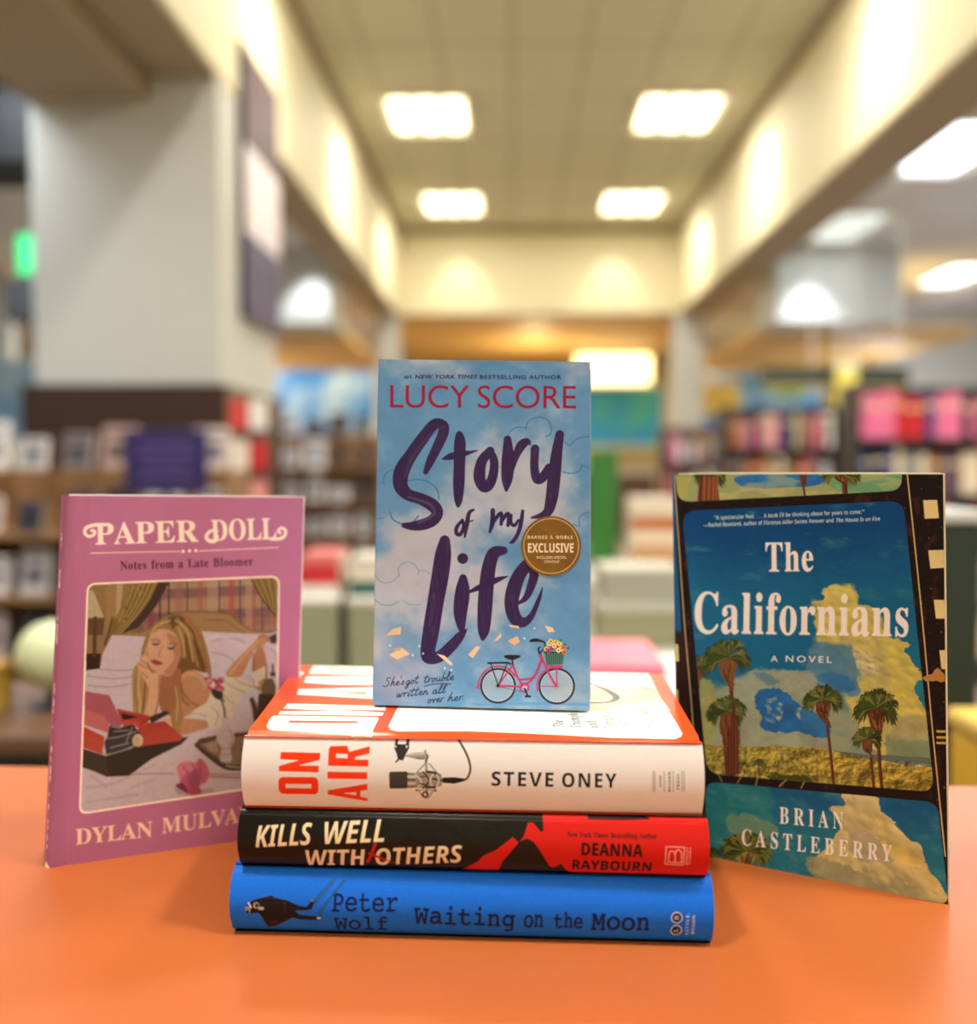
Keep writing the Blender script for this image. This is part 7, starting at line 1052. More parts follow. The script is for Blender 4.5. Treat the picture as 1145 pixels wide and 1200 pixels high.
# =============================================================== the room
m_cream = mat('cream paint', (232, 224, 190), .7, noise_=.03, nscale=4)
m_ceil = mat('ceiling tile', (196, 180, 150), .9, noise_=.05, nscale=30)
m_greyceil = mat('grey ceiling tile', (226, 228, 234), .9, noise_=.05, nscale=30)
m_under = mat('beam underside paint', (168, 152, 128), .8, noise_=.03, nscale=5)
m_colgrey = mat('grey wall paint', (206, 207, 202), .7, noise_=.03, nscale=3)
m_carpet = mat('carpet', (150, 134, 118), .95, noise_=.25, nscale=60)
m_wood = mat('dark brown wood panel', (58, 34, 22), .45, noise_=.3, nscale=6, wood=(8, 8, .6))
m_gold = mat('honey wood ceiling', (226, 184, 112), .6, noise_=.2, nscale=4, wood=(1, 10, 1))
def structure(name, mb, m, **k): o = mb.build(name, m, **k); o['kind'] = 'structure'; return o
structure('floor', MB().box(-12, 14, -6, 26, -.1, 0), m_carpet)
structure('wall_back', MB().box(-12, 14, 24, 24.2, 0, 4.8), m_cream)
structure('wall_left', MB().box(-12.2, -12, -6, 26, 0, 4.8), m_cream)
structure('wall_right', MB().box(14, 14.2, -6, 26, 0, 4.8), m_cream)
structure('wall_front', MB().box(-12, 14, -6.2, -6, 0, 4.8), m_cream)
def tile_mat():
    m = mat('tray ceiling tile', (200, 184, 154), .9); nt = m.node_tree; b = nt.nodes['Principled BSDF']
    br = nt.nodes.new('ShaderNodeTexBrick'); br.offset = 0; t = nt.nodes.new('ShaderNodeTexCoord'); nt.links.new(t.outputs['Object'], br.inputs['Vector'])
    br.inputs['Scale'].default_value = 1; br.inputs['Brick Width'].default_value = .61; br.inputs['Row Height'].default_value = 1.22; br.inputs['Mortar Size'].default_value = .02
    c = s2l(rgb(214, 212, 186)); br.inputs['Color1'].default_value = (*c, 1); br.inputs['Color2'].default_value = (*c * .97, 1); br.inputs['Mortar'].default_value = (*c * .72, 1)
    nt.links.new(br.outputs['Color'], b.inputs['Base Color']); return m
structure('ceiling', MB().box(-1.65, 2.4, -6, 15.0, TRAY_Z, TRAY_Z + .1), tile_mat())
m = MB().box(-12, -2.04, -6, 26, 3.6, 3.7); structure('ceiling_left', m, m_greyceil)
structure('ceiling_right', MB().box(2.9, 14, -6, 26, 3.6, 3.7), m_greyceil)
structure('ceiling_far', MB().box(-2.04, 2.9, 15.35, 24, 3.34, 3.44), m_gold)
def beam(name, x0, x1, y0, y1, z0=3.33):
    b = MB(); b.box(x0, x1, y0, y1, z0, TRAY_Z + .1, 0, .02)
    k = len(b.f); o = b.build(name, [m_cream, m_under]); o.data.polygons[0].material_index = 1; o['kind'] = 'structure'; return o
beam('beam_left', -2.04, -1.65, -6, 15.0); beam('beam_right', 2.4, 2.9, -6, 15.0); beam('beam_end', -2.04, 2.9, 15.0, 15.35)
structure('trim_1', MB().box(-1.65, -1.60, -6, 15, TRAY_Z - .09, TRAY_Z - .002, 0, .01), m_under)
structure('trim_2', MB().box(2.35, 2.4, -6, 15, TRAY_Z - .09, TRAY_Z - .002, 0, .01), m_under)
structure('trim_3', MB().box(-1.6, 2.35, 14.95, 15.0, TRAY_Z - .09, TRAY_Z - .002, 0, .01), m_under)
# big square column with its dark wood wainscot
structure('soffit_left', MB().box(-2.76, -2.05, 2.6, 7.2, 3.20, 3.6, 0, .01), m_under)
structure('column_left', MB().box(-2.74, -1.66, 5.84, 7.2, 1.60, 3.33, 0, .008), m_colgrey)
structure('column_wainscot', MB().box(-2.80, -1.62, 5.79, 7.24, 0, 1.60, 0, .01), m_wood)
structure('column_far_right', MB().box(2.36, 2.78, 15.0, 15.4, 0, 3.34, 0, .01), m_colgrey)
structure('column_far_left', MB().box(-1.98, -1.66, 15.0, 15.3, 0, 3.34, 0, .01), m_colgrey)
# lit bulkheads in the side halls
structure('bulkhead_right', MB().box(2.95, 4.35, 11.6, 12.6, 2.74, 3.6, 0, .01), m_colgrey)
structure('bulkhead_left', MB().box(-3.4, -1.66 - .39, 11.6, 12.6, 2.74, 3.6, 0, .01), m_colgrey)
structure('soffit_wood', MB().box(2.95, 5.6, 12.6, 17, 2.70, 2.82, 0, .01), m_gold)
structure('soffit_wood_left', MB().box(-5.2, -2.05, 12.6, 17, 2.70, 2.82, 0, .01), m_gold)
structure('duct_left', MB().box(-5.0, -2.78, 6.4, 7.0, 3.02, 3.6, 0, .02), mat('black duct', (26, 28, 30), .6))

# =============================================================== lamps you can see
m_frame = mat('white lamp housing', (236, 232, 222), .5)
def panel_mat(name, col, es): return mat(name, (240, 240, 235), .6, emit=col, es=es)
m_warm = panel_mat('warm lit diffuser', (255, 240, 205), 5.0); m_cool = panel_mat('cool lit diffuser', (238, 248, 255), 4.0)
def troffer(x, y, z, w_, d, m, cells, label, group):
    t = empty('ceiling_light', (x, y, z)); tag(t, label, 'light', group)
    f = MB(); f.box(-w_/2-.04, w_/2+.04, -d/2-.04, -d/2, -.05, 0); f.box(-w_/2-.04, w_/2+.04, d/2, d/2+.04, -.05, 0); f.box(-w_/2-.04, -w_/2, -d/2, d/2, -.05, 0); f.box(w_/2, w_/2+.04, -d/2, d/2, -.05, 0)
    f.build('lamp_frame', m_frame, t)
    cw = w_ / cells
    for i in range(cells):
        b = MB().box(-w_/2 + i*cw + cw*.13, -w_/2 + (i+1)*cw - cw*.13, -d/2+.05, d/2-.05, -.035, -.004, 0, .012); b.build('diffuser', m, t)
    return t
for x, y, p in TRAY:
    side = 'left' if x < 0 else 'right'
    lab = {10.15: f'large glowing three-lamp panel in the tray ceiling, {side} of the nearer visible pair', 13.55: f'small glowing three-lamp panel in the tray ceiling, {side} of the pair by the end wall'}.get(y, f'warm glowing panel in the tray ceiling directly above the book table, {side} row at {y:.0f} metres')
    if y in (10.15, 13.55): troffer(x, y, TRAY_Z, .76, 1.0, m_warm, 3, lab, 'square lamps of the tray ceiling')
    else: troffer(x, y, TRAY_Z, .76, 1.0, m_warm, 3, 'unseen warm glowing panel in the tray ceiling, outside the picture', 'square lamps of the tray ceiling')
labs = ['long white fluorescent panel right of the beam, nearest one on the grey ceiling', 'dim white panel beyond the nearest right one, beside the dark beam', 'white panel low at the right edge, farthest of the grey ceiling', 'bright white panel at top left corner beside the column', 'white panel below the brightest one at the left edge', 'white panel above the right aisle outside the picture', 'white panel above the left aisle outside the picture', 'white panel far behind the column on the left', 'white panel behind the camera over the right aisle']
m_dim = panel_mat('dim cool diffuser', (225, 240, 235), .9)
for (x, y, p), lab in zip(SIDE, labs): troffer(x, y, 3.6, .6, 1.3, m_dim if p == 8 else m_cool, 1, lab, 'fluorescent panels of the side halls')
for y in (0.6, 3.7, 6.86, 9.8, 13.1):
    for x in (-1.33, 2.08):
        MBd = MB().lathe((0, 0, 0), [(.085, 0), (.09, -.012), (.06, -.014), (.055, -.004)], 20); o = MBd.build('downlight', m_frame); o.location = (x, y, TRAY_Z)
        tag(o, 'small round white downlight trim washing the tray wall', 'light', 'wall washer downlights')
# hanging light box at the end
t = empty('light_box', (1.95, 20.0, 2.98)); tag(t, 'long bright yellow light box hanging beyond the end beam', 'light')
MB().box(-.74, .74, -.12, .12, -.30, .30, 0, .02).build('housing', mat('light box housing', (230, 210, 160), .5), t); MB().box(-.70, .70, -.135, -.121, -.26, .26, 0, .005).build('lit_panel', mat('lit yellow panel', (255, 244, 200), .5, emit=(255, 238, 180), es=3.0), t)
MB().cyl((-.5, 0, .28), .01, .01, .10).build('hanger', m_frame, t); MB().cyl((.5, 0, .28), .01, .01, .10).build('hanger', m_frame, t)

# =============================================================== banner on the column
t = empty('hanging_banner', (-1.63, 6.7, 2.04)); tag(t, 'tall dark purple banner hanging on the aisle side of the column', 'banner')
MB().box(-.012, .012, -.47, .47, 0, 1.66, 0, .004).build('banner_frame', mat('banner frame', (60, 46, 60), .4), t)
pb = MB(); pb.box(.012, .016, -.45, .45, 1.05, 1.64, 0); pb.box(.012, .016, -.45, .45, .52, 1.05, 1); pb.box(.012, .016, -.45, .45, .02, .52, 2)  # pale middle band is a lamp reflection painted into the banner colour
pb.build('banner_print_and_glare', [mat('plum print', (84, 66, 72), .6), mat('painted lamp reflection', (232, 222, 230), .5), mat('violet print', (66, 60, 108), .5)], t)

# =============================================================== table
m_table = mat('orange laminate', (176, 92, 42), .42, .4, noise_=.09, nscale=9, bump=.15)
L0 = np.array(onz((0, 897), TZ)[:2]); L1 = np.array(onz((1145, 921), TZ)[:2]); dd = (L1 - L0); 
A0 = L0 - dd * .22; A1 = L1 + dd * .22
tb = empty('display_table', W3([0, .55, 0]).tolist()); tag(tb, 'orange-brown display table the five featured books stand on', 'table')
OT = W3([0, .55, 0])
b = MB(); ring = [(A0[0], A0[1]), (A1[0], A1[1]), (A1[0] - .02, .22), (A0[0] + .02, .22)]
rr = rrect([(A0[0], A0[1]), (A1[0], A1[1]), (A1[0] - .03, .20), (A0[0] + .03, .20)], .03, 5)[::-1]
def ringz(z, ins):
    c = np.mean(rr, axis=0); return [tuple(c + (p - c) * (1 - ins / np.linalg.norm(p - c))) + (z,) for p in rr]
R4 = [ringz(TZ - .035, .003), ringz(TZ - .032, 0), ringz(TZ - .003, 0), ringz(TZ, .003)]; n = len(rr)
V = sum(R4, []); F = [tuple(range(n)), tuple(range(4*n-1, 3*n-1, -1))]
for k in range(3):
    for i in range(n): F.append((k*n+i, k*n+n+i, k*n+n+(i+1) % n, k*n+(i+1) % n))
b.add(V, F); b.build('tabletop', m_table, tb, w3=True, origin=OT)
MB().box(-.42, .42, .27, .68, .06, TZ - .035, 0, .004).build('table_base', mat('table base laminate', (120, 66, 40), .5, noise_=.2, nscale=5), tb, w3=True, origin=OT)
MB().box(-.38, .38, .30, .65, 0, .06, 0, .004).build('plinth', mat('black plinth', (20, 20, 20), .6), tb, w3=True, origin=OT)

# =============================================================== the five featured books
m_matte = mat('matte printed jacket', attr=1, rough=.5, spec=.2); m_gloss = mat('gloss printed jacket', attr=1, rough=.26, spec=.2, coat=.08); m_cloth = mat('woven cover', attr=1, rough=.6, spec=.2); m_soft = mat('soft touch printed cover', attr=1, rough=.5, spec=.18)
def page_mat():
    m = mat('book pages', (236, 228, 208), .8); nt = m.node_tree; b = nt.nodes['Principled BSDF']
    return m
m_pages = page_mat(); m_board = mat('cover board', (236, 226, 224), .6)
def O_(S): return W3(S.o)

def standing(name, S, cv, back, t, label, mats, cover_t=.0028, inset=.003, round_l=.004, curve=None, paper=False, back_col=(60, 60, 70), spine_col=(60, 60, 70), board=None, board_over=0):
    o = O_(S); root = empty(name, o.tolist()); tag(root, label, 'book')
    P, X, Y = face_grid(S); u = X / S.W; wdt = S.corners[2][0]
    d = u * wdt; back = np.asarray(back, float); nn = -S.n                     # away from the lens
    r = round_l; off = np.where(d < r, r - np.sqrt(np.clip(r*r - (r - d)**2, 0, None)), 0.0)
    if not paper: off = off + .0007 * np.exp(-((d - .011) / .003) ** 2)
    if curve is not None: off = off + curve(u, Y / S.H)
    P = P + off[..., None] * nn
    # the cover wraps round the spine and on to the back
    n1 = 14; left = P[:, 0]; B = left + back * t - nn * 0
    sp = ruled(left[::8], (left + back * t)[::8], n1).transpose(1, 0, 2)
    bulge = np.sin(np.linspace(0, math.pi, n1))[None, :, None] * (.0008 if paper else .0006)
    sp = sp - bulge * S.e
    spc = np.ones(sp.shape) * rgb(*spine_col)
    rt = P[:, -1]; bk = ruled((left + back * t)[::8], (rt + back * t)[::8], 10).transpose(1, 0, 2); bkc = np.ones(bk.shape) * rgb(*back_col)
    grid_mesh('paper_cover' if paper else 'dust_jacket', [(P, cv.img), (sp, spc), (bk, bkc)], mats, root, o)
    # boards just inside the jacket, then the page block
    TLc, TRc, BRc, BLc = P[0, 0], P[0, -1], P[-1, -1], P[-1, 0]
    over = board_over
    def inner(a, b, ins_tb, ins_r, ins_l=.003):
        q = []
        for (T_, Bm, sx) in ((TLc, BLc, ins_l), (TRc, BRc, -ins_r)):
            up = (T_ - Bm) / np.linalg.norm(T_ - Bm)
            q.append((T_ - up * ins_tb + S.e * sx, Bm + up * ins_tb + S.e * sx))
        f = [q[0][0], q[1][0], q[1][1], q[0][1]]
        return [p + back * a + nn * 0 for p in f], [p + back * b for p in f]
    if not paper:
        for a, b_ in ((.0006, cover_t), (t - cover_t, t - .0006)):
            A, B_ = inner(a, b_, -over * .7, -over, .004); MB().quadprism(A[::-1], B_[::-1]).build('cover_board', board or m_board, root, w3=True, origin=o)
    c0 = cover_t if not paper else .0005
    A, B_ = inner(c0, t - c0, inset if not paper else .0006, inset + .001 if not paper else .0004, .004); 
    pg = MB(); N = 26
    rings = [[p * (1 - k / N) + q * (k / N) for p, q in zip(A, B_)] for k in range(N + 1)]
    cen = np.mean(A, axis=0)
    for k in range(N + 1):
        s_ = .0006 * (k % 2); rings[k] = [p - (p - cen) * s_ * 4 for p in rings[k]]
    V = sum(rings, []); F = [(3, 2, 1, 0), tuple(4*N + i for i in range(4))]
    for k in range(N):
        for i in range(4): F.append((4*k+i, 4*k+(i+1) % 4, 4*k+4+(i+1) % 4, 4*k+4+i))
    pg.add(V, F); pg.build('page_block', m_pages, root, w3=True, origin=o)
    return root, o

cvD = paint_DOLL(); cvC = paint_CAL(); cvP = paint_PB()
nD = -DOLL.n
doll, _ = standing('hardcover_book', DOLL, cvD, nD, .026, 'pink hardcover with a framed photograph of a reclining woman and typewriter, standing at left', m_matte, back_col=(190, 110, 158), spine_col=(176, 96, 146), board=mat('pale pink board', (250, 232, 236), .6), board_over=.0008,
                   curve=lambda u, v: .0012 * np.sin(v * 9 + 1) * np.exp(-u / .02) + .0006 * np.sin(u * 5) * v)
bd = np.array([.35, .94, 0.]); bd /= np.linalg.norm(bd)
cal, _ = standing('film_strip_book', CAL, cvC, bd, .040, 'dark book with blue sky, yellow cloud and palm trees in film frames, standing at right', m_soft, back_col=(20, 40, 44), spine_col=(20, 60, 96), board=mat('cream board', (240, 232, 206), .5), board_over=.0011, round_l=.003, paper=False, inset=.0012)
pbk, oP = standing('paperback_book', PB, cvP, -PB.n, .027, 'light blue paperback with brush lettering and pink bicycle, standing on the stack', m_soft, paper=True, back_col=(120, 160, 196), spine_col=(90, 130, 170), round_l=.0012)
cvS = paint_SEAL(SEAL); Pq, X, Y = face_grid(SEAL)
th_ = np.linspace(0, 2*math.pi, 97); rr_ = np.linspace(0, 1, 60)
TT, RR = np.meshgrid(th_, rr_); uvs = np.c_[(100 + 99.5*RR*np.cos(TT)).ravel(), (100 + 99.5*RR*np.sin(TT)).ravel()]
pts = SEAL.xyz(uvs).reshape(60, 97, 3); ii = np.clip(uvs.astype(int), 0, 199)
# finer disc so the small lettering holds
rr_ = np.linspace(0, 1, 130); th_ = np.linspace(0, 2*math.pi, 420); TT, RR = np.meshgrid(th_, rr_); uvs = np.c_[(100 + 99.5*RR*np.cos(TT)).ravel(), (100 + 99.5*RR*np.sin(TT)).ravel()]
ii = np.clip(uvs.astype(int), 0, 199); pts = SEAL.xyz(uvs).reshape(130, 420, 3); cols = cvS.img[ii[:, 1], ii[:, 0]].reshape(130, 420, 3)
seal = grid_mesh('round_seal', [(pts, cols)], mat('gold printed seal', attr=1, rough=.4, spec=.3), pbk, oP); seal['label'] = 'round gold seal with white lettering'

def lying(name, S, cv, h, wd, T, D, label, bulge, r, mats, cover_col, top=None, back=0.0, board_col=(30, 30, 34)):
    """hardcover lying flat, spine to the lens: S is the spine face"""
    o3 = S.o; o = W3(o3); root = empty(name, o.tolist()); tag(root, label, 'book'); e = S.e; h = np.asarray(h)
    P, X, Y = face_grid(S); z = T * (1 - Y / S.H); zz = z / T
    off = -bulge * (1 - np.abs(2*np.clip(zz, 0, 1) ** .85 - 1) ** 2.0)
    off = off + np.where(z > T - r, r - np.sqrt(np.clip(r*r - (z - (T - r))**2, 0, None)), 0) + np.where(z < r*.6, r*.6 - np.sqrt(np.clip((r*.6)**2 - (r*.6 - z)**2, 0, None)), 0)
    ex = .0008 * np.sin(zz * math.pi) * (2 * X / S.W - 1)
    P = P + (off + .6 * bulge)[..., None] * h + ex[..., None] * e
    patches = [(P, cv.img)]
    if top is not None:
        St, cvt = top; Pt, Xt, Yt = face_grid(St); hh = (Pt - St.o) @ h
        h0 = r; hcl = np.maximum(hh, 0)
        dip = -.0016 * np.exp(-((hh - .0105) / .0038) ** 2); Pt = Pt + dip[..., None] * np.array([0, 0, 1.])
        Pt = Pt + (np.where(hh < r, (r - hh) , 0) * 1.0)[..., None] * h * np.clip(1 - hh / max(r, 1e-6), 0, 1)[..., None]
        patches.append((Pt, cvt.img))
    else:
        hs = np.concatenate([np.linspace(r, .03, 40), [D]]); X2 = np.linspace(0, wd, 30); Pt = o3 + X2[None, :, None]*e + hs[:, None, None]*h + (T - .0012*np.exp(-((hs - .0125)/.003)**2))[:, None, None]*np.array([0, 0, 1.])
        patches.append((Pt[::-1], np.ones(Pt.shape) * rgb(*cover_col)))
    X2 = np.linspace(0, wd, 20); hs = np.linspace(r*.6, D, 12); Pb = o3 + X2[None, :, None]*e + hs[:, None, None]*h + np.array([0, 0, .0])
    patches.append((Pb, np.ones(Pb.shape) * rgb(*cover_col)))
    grid_mesh('dust_jacket' if name != 'cloth_book' else 'cloth_cover', patches, mats, root, o)
    def slab(z0, z1, d0, d1, i0, skew=True):
        q = lambda z: [o3 + e*a + h*b + np.array([0, 0, z]) for a, b in ((i0, d0), (wd - i0, d0), (wd - i0, d1), (i0, d1))]
        if top is not None and skew:
            c = St.corners
            def q(z):
                fr = lambda x, t: (np.array([x, 0]) * (1 - t) + np.array(c[0] if x == 0 else c[1]) * t)
                a = [fr(0, d0 / D) + [i0, 0], fr(1, 0)*0 + (np.array([wd, 0]) * (1 - d0/D) + np.array(c[1]) * d0/D) - [i0, 0], (np.array([wd, 0]) * (1 - d1/D) + np.array(c[1]) * d1/D) - [i0, 0], (np.array([0, 0]) * (1 - d1/D) + np.array(c[0]) * d1/D) + [i0, 0]]
                return [o3 + e*p[0] + h*p[1] + np.array([0, 0, z]) for p in a]
        return q(z0), q(z1)
    bm = mat('board ' + name, board_col, .5)
    a, b_ = slab(T - .0030, T - .0019, .016, D - .0006, .0005); MB().quadprism(a, b_).build('cover_board', bm, root, w3=True, origin=o)
    a, b_ = slab(.0004, .0028, .012, D - .0006, .0005); MB().quadprism(a, b_).build('cover_board', bm, root, w3=True, origin=o)
    a, b_ = slab(.0030, T - .0032, .006, D - .005, .0035); N = 24; rings = [[p*(1-k/N) + q*(k/N) for p, q in zip(a, b_)] for k in range(N + 1)]; cen = np.mean(a, axis=0)
    for k in range(N + 1):
        if k % 2: rings[k] = [p - (p - cen) * .003 * np.array([1, 1, 0]) for p in rings[k]]
    V = sum(rings, []); F = [(3, 2, 1, 0), tuple(4*N + i for i in range(4))] + [(4*k+i, 4*k+(i+1) % 4, 4*k+4+(i+1) % 4, 4*k+4+i) for k in range(N) for i in range(4)]
    MB().add(V, F).build('page_block', m_pages, root, w3=True, origin=o)
    return root
lying('cloth_book', SP_BLUE, paint_SPB(), H_BLUE, W_BLUE, .0345, .158, 'blue hardcover with a diver on its spine, lying lowest in the stack', .006, .0055, m_cloth, (30, 92, 200), board_col=(24, 70, 160))
lying('thriller_book', SP_BLACK, paint_SPK(), H_BLACK, W_BLACK, .030, .156, 'black and red hardcover lying in the middle of the stack', .0045, .0035, m_gloss, (24, 20, 20), board_col=(20, 18, 18))
lying('microphone_book', SP_WHITE, paint_SPW(), H_WHITE, W_WHITE, Z3 - Z2, .176, 'thick white hardcover with orange lettering and a microphone, on top of the stack', .0042, .0022, m_gloss, (240, 78, 26), top=(TOP_WHITE, paint_TOPW()), board_col=(20, 20, 24))

# =============================================================== the shop behind
rgd = np.random.RandomState(11)
m_shelf = mat('walnut shelf', (92, 62, 42), .5, noise_=.3, nscale=5, wood=(1, 8, 8)); m_dshelf = mat('dark shelf', (44, 38, 38), .5, noise_=.2, nscale=5, wood=(1, 8, 8)); m_lshelf = mat('tan shelf', (150, 112, 74), .5, noise_=.2, nscale=5, wood=(1, 8, 8))
def bookcase(x0, x1, y, z_top, rows, pitch, m, label, depth=.28, group=None):
    """shelving that faces the lens; returns the height of each shelf board"""
    t = empty('bookcase', ((x0 + x1) / 2, y + depth / 2, 0)); tag(t, label, 'bookcase', group); w_ = (x1 - x0) / 2; d = depth / 2
    MB().box(-w_, -w_+.025, -d, d, 0, z_top, 0, .003).build('side_panel', m, t); MB().box(w_-.025, w_, -d, d, 0, z_top, 0, .003).build('side_panel', m, t)
    MB().box(-w_+.025, w_-.025, d-.012, d, .05, z_top, 0).build('back_panel', m, t); MB().box(-w_+.026, w_-.026, -d+.02, d-.012, 0, .08, 0).build('kick_board', m, t)
    zs = []
    for k in range(rows):
        z = z_top - (k + 1) * pitch
        if z < .1: break
        MB().box(-w_+.026, w_-.026, -d+.002, d-.013, z-.022, z, 0, .003).build('shelf', m, t); zs.append(z)
    return zs
COLS = [('red', (196, 34, 40)), ('pink', (226, 112, 150)), ('dark blue', (36, 52, 110)), ('black', (30, 28, 34)), ('cream', (222, 208, 180)), ('brown', (132, 84, 56)), ('teal', (40, 120, 122)), ('orange', (222, 118, 50)), ('grey', (128, 128, 132)), ('white', (236, 234, 230)), ('purple', (92, 60, 120)), ('green', (64, 116, 62)), ('light blue', (120, 172, 214)), ('yellow', (226, 190, 70))]
_bk = {}
def book_mesh(ci):
    """unit book: 1 thick (x), 1 deep (y), 1 tall (z), spine towards the lens"""
    if ci in _bk: return _bk[ci]
    b = MB(); cv_ = .07
    b.add([(-.5,.10,0),(-.38,.02,0),(0,0,0),(.38,.02,0),(.5,.10,0),(.5,1,0),(.42,1,0),(.42,.12,0),(-.42,.12,0),(-.42,1,0),(-.5,1,0)] + [(-.5,.10,1),(-.38,.02,1),(0,0,1),(.38,.02,1),(.5,.10,1),(.5,1,1),(.42,1,1),(.42,.12,1),(-.42,.12,1),(-.42,1,1),(-.5,1,1)],
          [(i, (i+1) % 11, 11+(i+1) % 11, 11+i) for i in range(11)] + [(0,10,9,8),(0,8,7,4,3,2,1),(4,7,6,5)] + [(11,19,20,21),(11,12,13,14,15,18,19),(15,16,17,18)])
    b.box(-.42, .42, .12, .97, .015, .985, 1); b.box(-.40, .40, -.004, .03, .70, .78, 2)
    me_o = b.build('shelf_book', [mat('book ' + COLS[ci][0], COLS[ci][1], .45), m_pages, mat('spine band', (214, 196, 150), .5)]); me = me_o.data; bpy.data.objects.remove(me_o); _bk[ci] = me; return me
def put_book(x, y, z, th, dp, ht, ci, label, group, tilt=0, name='shelf_book'):
    o = bpy.data.objects.new(name, book_mesh(ci)); C_.objects.link(o); o.location = (x, y, z + .0006); o.scale = (th, dp, ht); o.rotation_euler = (0, tilt, 0); tag(o, label, 'book', group); return o
def fill_row(x0, x1, y, z, pal, where, hmin=.19, hmax=.25, tmin=.026, tmax=.048, group=None):
    x = x0 + .004
    while True:
        th = rgd.uniform(tmin, tmax)
        if x + th > x1 - .004: break
        ci = pal[rgd.randint(len(pal))]; ht = rgd.uniform(hmin, hmax)
        put_book(x + th/2, y + rgd.uniform(.01, .03), z, th - .001, .16, ht, ci, f'{COLS[ci][0]} book upright {where}', group); x += th + .0005
# right aisle: nearest bookcase
zs = bookcase(1.76, 2.76, 5.3, 1.56, 5, .285, m_dshelf, 'dark bookcase of colourful spines, nearest one right of the palm tree book', group='bookcases along the right aisle')
rows = ['on the top shelf', 'on the second shelf', 'on the third shelf', 'on the fourth shelf', 'on the lowest shelf']
pals = [[1, 1, 0, 0, 2, 4, 3, 1], [1, 3, 5, 4, 8, 2, 0], [2, 3, 5, 2, 8, 7], [8, 5, 3, 9, 2, 6], [3, 5, 8, 12, 4]]
for k, z in enumerate(zs): fill_row(1.79, 2.73, 5.32, z, pals[k], f'{rows[k]} of the nearest right bookcase', hmin=.20, hmax=.255, tmin=.034, tmax=.056, group='books ' + rows[k] + ' of the nearest right bookcase')
zs = bookcase(1.50, 2.34, 7.3, 1.56, 4, .30, m_dshelf, 'dark bookcase with mixed spines standing behind the nearest right one', group='bookcases along the right aisle')
for k, z in enumerate(zs[:3]): fill_row(1.53, 2.31, 7.32, z, [4, 5, 5, 3, 8, 2, 7, 9, 1], f'{rows[k]} of the second right bookcase', tmin=.034, tmax=.056, group='books ' + rows[k] + ' of the second right bookcase')
zs = bookcase(1.40, 2.20, 9.6, 1.50, 4, .33, m_shelf, 'brown bookcase of mauve and brown spines far down the right aisle', group='bookcases along the right aisle')
for k, z in enumerate(zs[:2]): fill_row(1.43, 2.17, 9.62, z, [5, 1, 4, 5, 8, 10, 9], f'{rows[k]} of the farthest right bookcase', tmin=.038, tmax=.058, group='books ' + rows[k] + ' of the farthest right bookcase')

def faceout(x, y, z, w_, h_, col, label, group, tilt=-.22, name='display_book', th=.025, pic=None):
    b = MB(); b.box(-w_/2, w_/2, 0, .003, 0, h_, 0, .0008); b.box(-w_/2, w_/2, th - .003, th, 0, h_, 0, .0008); b.box(-w_/2, -w_/2+.003, .003, th - .003, 0, h_, 0); b.box(-w_/2+.003, w_/2-.004, .003, th-.003, .003, h_-.003, 1)
    c2 = pic or (int(col[0]*.5), int(col[1]*.5), int(col[2]*.55)); b.box(-w_*.36, w_*.36, -.0006, .0001, h_*.18, h_*.62, 2); b.box(-w_*.40, w_*.40, -.0006, .0001, h_*.74, h_*.88, 2)
    o = b.build(name, [mat('cover %d %d %d' % col, col, .4), m_pages, mat('art %d %d %d' % c2, c2, .4)]); o.location = (x, y, z + abs(math.sin(tilt)) * th + .0006); o.rotation_euler = (tilt, 0, 0); tag(o, label, 'book', group); return o
# left: stepped display of face-out books
zs = bookcase(-2.30, -1.16, 4.2, 1.12, 4, .265, m_lshelf, 'tan display shelving of face-out books at left, below the wood column', depth=.30)
fcols = [(226, 222, 226), (96, 74, 70), (150, 190, 230), (200, 196, 200), (70, 50, 56), (206, 190, 190), (120, 110, 116), (236, 236, 240), (60, 60, 76), (180, 150, 140)]
names_ = ['white', 'brown', 'pale blue', 'silver grey', 'dark plum', 'blush', 'grey', 'bright white', 'navy', 'tan']
for k, z in enumerate([1.12] + zs):
    for i in range(6):
        j = (i * 3 + k * 5) % 10
        faceout(-2.20 + i * .185 + rgd.uniform(-.012, .012), 4.25 if k == 0 else 4.24, z, rgd.uniform(.10, .155), rgd.uniform(.13, .215), fcols[j], f'{names_[j]} face-out book ' + (['standing on top of the left display shelving', 'on the first shelf of the left display', 'on the second shelf of the left display', 'on the third shelf of the left display', 'on the lowest shelf of the left display'][k]), 'face-out books of the left display row %d' % (k + 1))
def box_thing(name, label, cat, x0, x1, y0, y1, z0, z1, parts, group=None):
    """parts: list of (part name, box in 0..1 fractions or metres, material)"""
    t = empty(name, ((x0+x1)/2, (y0+y1)/2, z0)); tag(t, label, cat, group); cx, cy = (x0+x1)/2, (y0+y1)/2
    for pn, (a, b_, c, d, e, f), m, bev in parts: MB().box(a - cx, b_ - cx, c - cy, d - cy, e - z0, f - z0, 0, bev).build(pn, m, t)
    return t
m_navy = mat('indigo sign print', (40, 30, 88), .5, noise_=.15, nscale=8); m_lav = mat('lavender sign lettering', (84, 72, 136), .5)
sx0, sx1 = -1.52, -1.20
t = empty('tabletop_sign', (-1.36, 4.0, .86)); tag(t, 'indigo purple sign standing behind the pink book, before the wood column', 'sign')
MB().box(-.165, .165, -.006, .006, .17, .42, 0, .003).build('sign_panel', m_navy, t); MB().box(-.10, .10, -.04, .04, 0, .012, 0, .003).build('base', mat('black metal', (24, 24, 26), .4, metal=.5), t); MB().box(-.012, .012, -.006, .006, .012, .17).build('stem', _mats['black metal'], t)
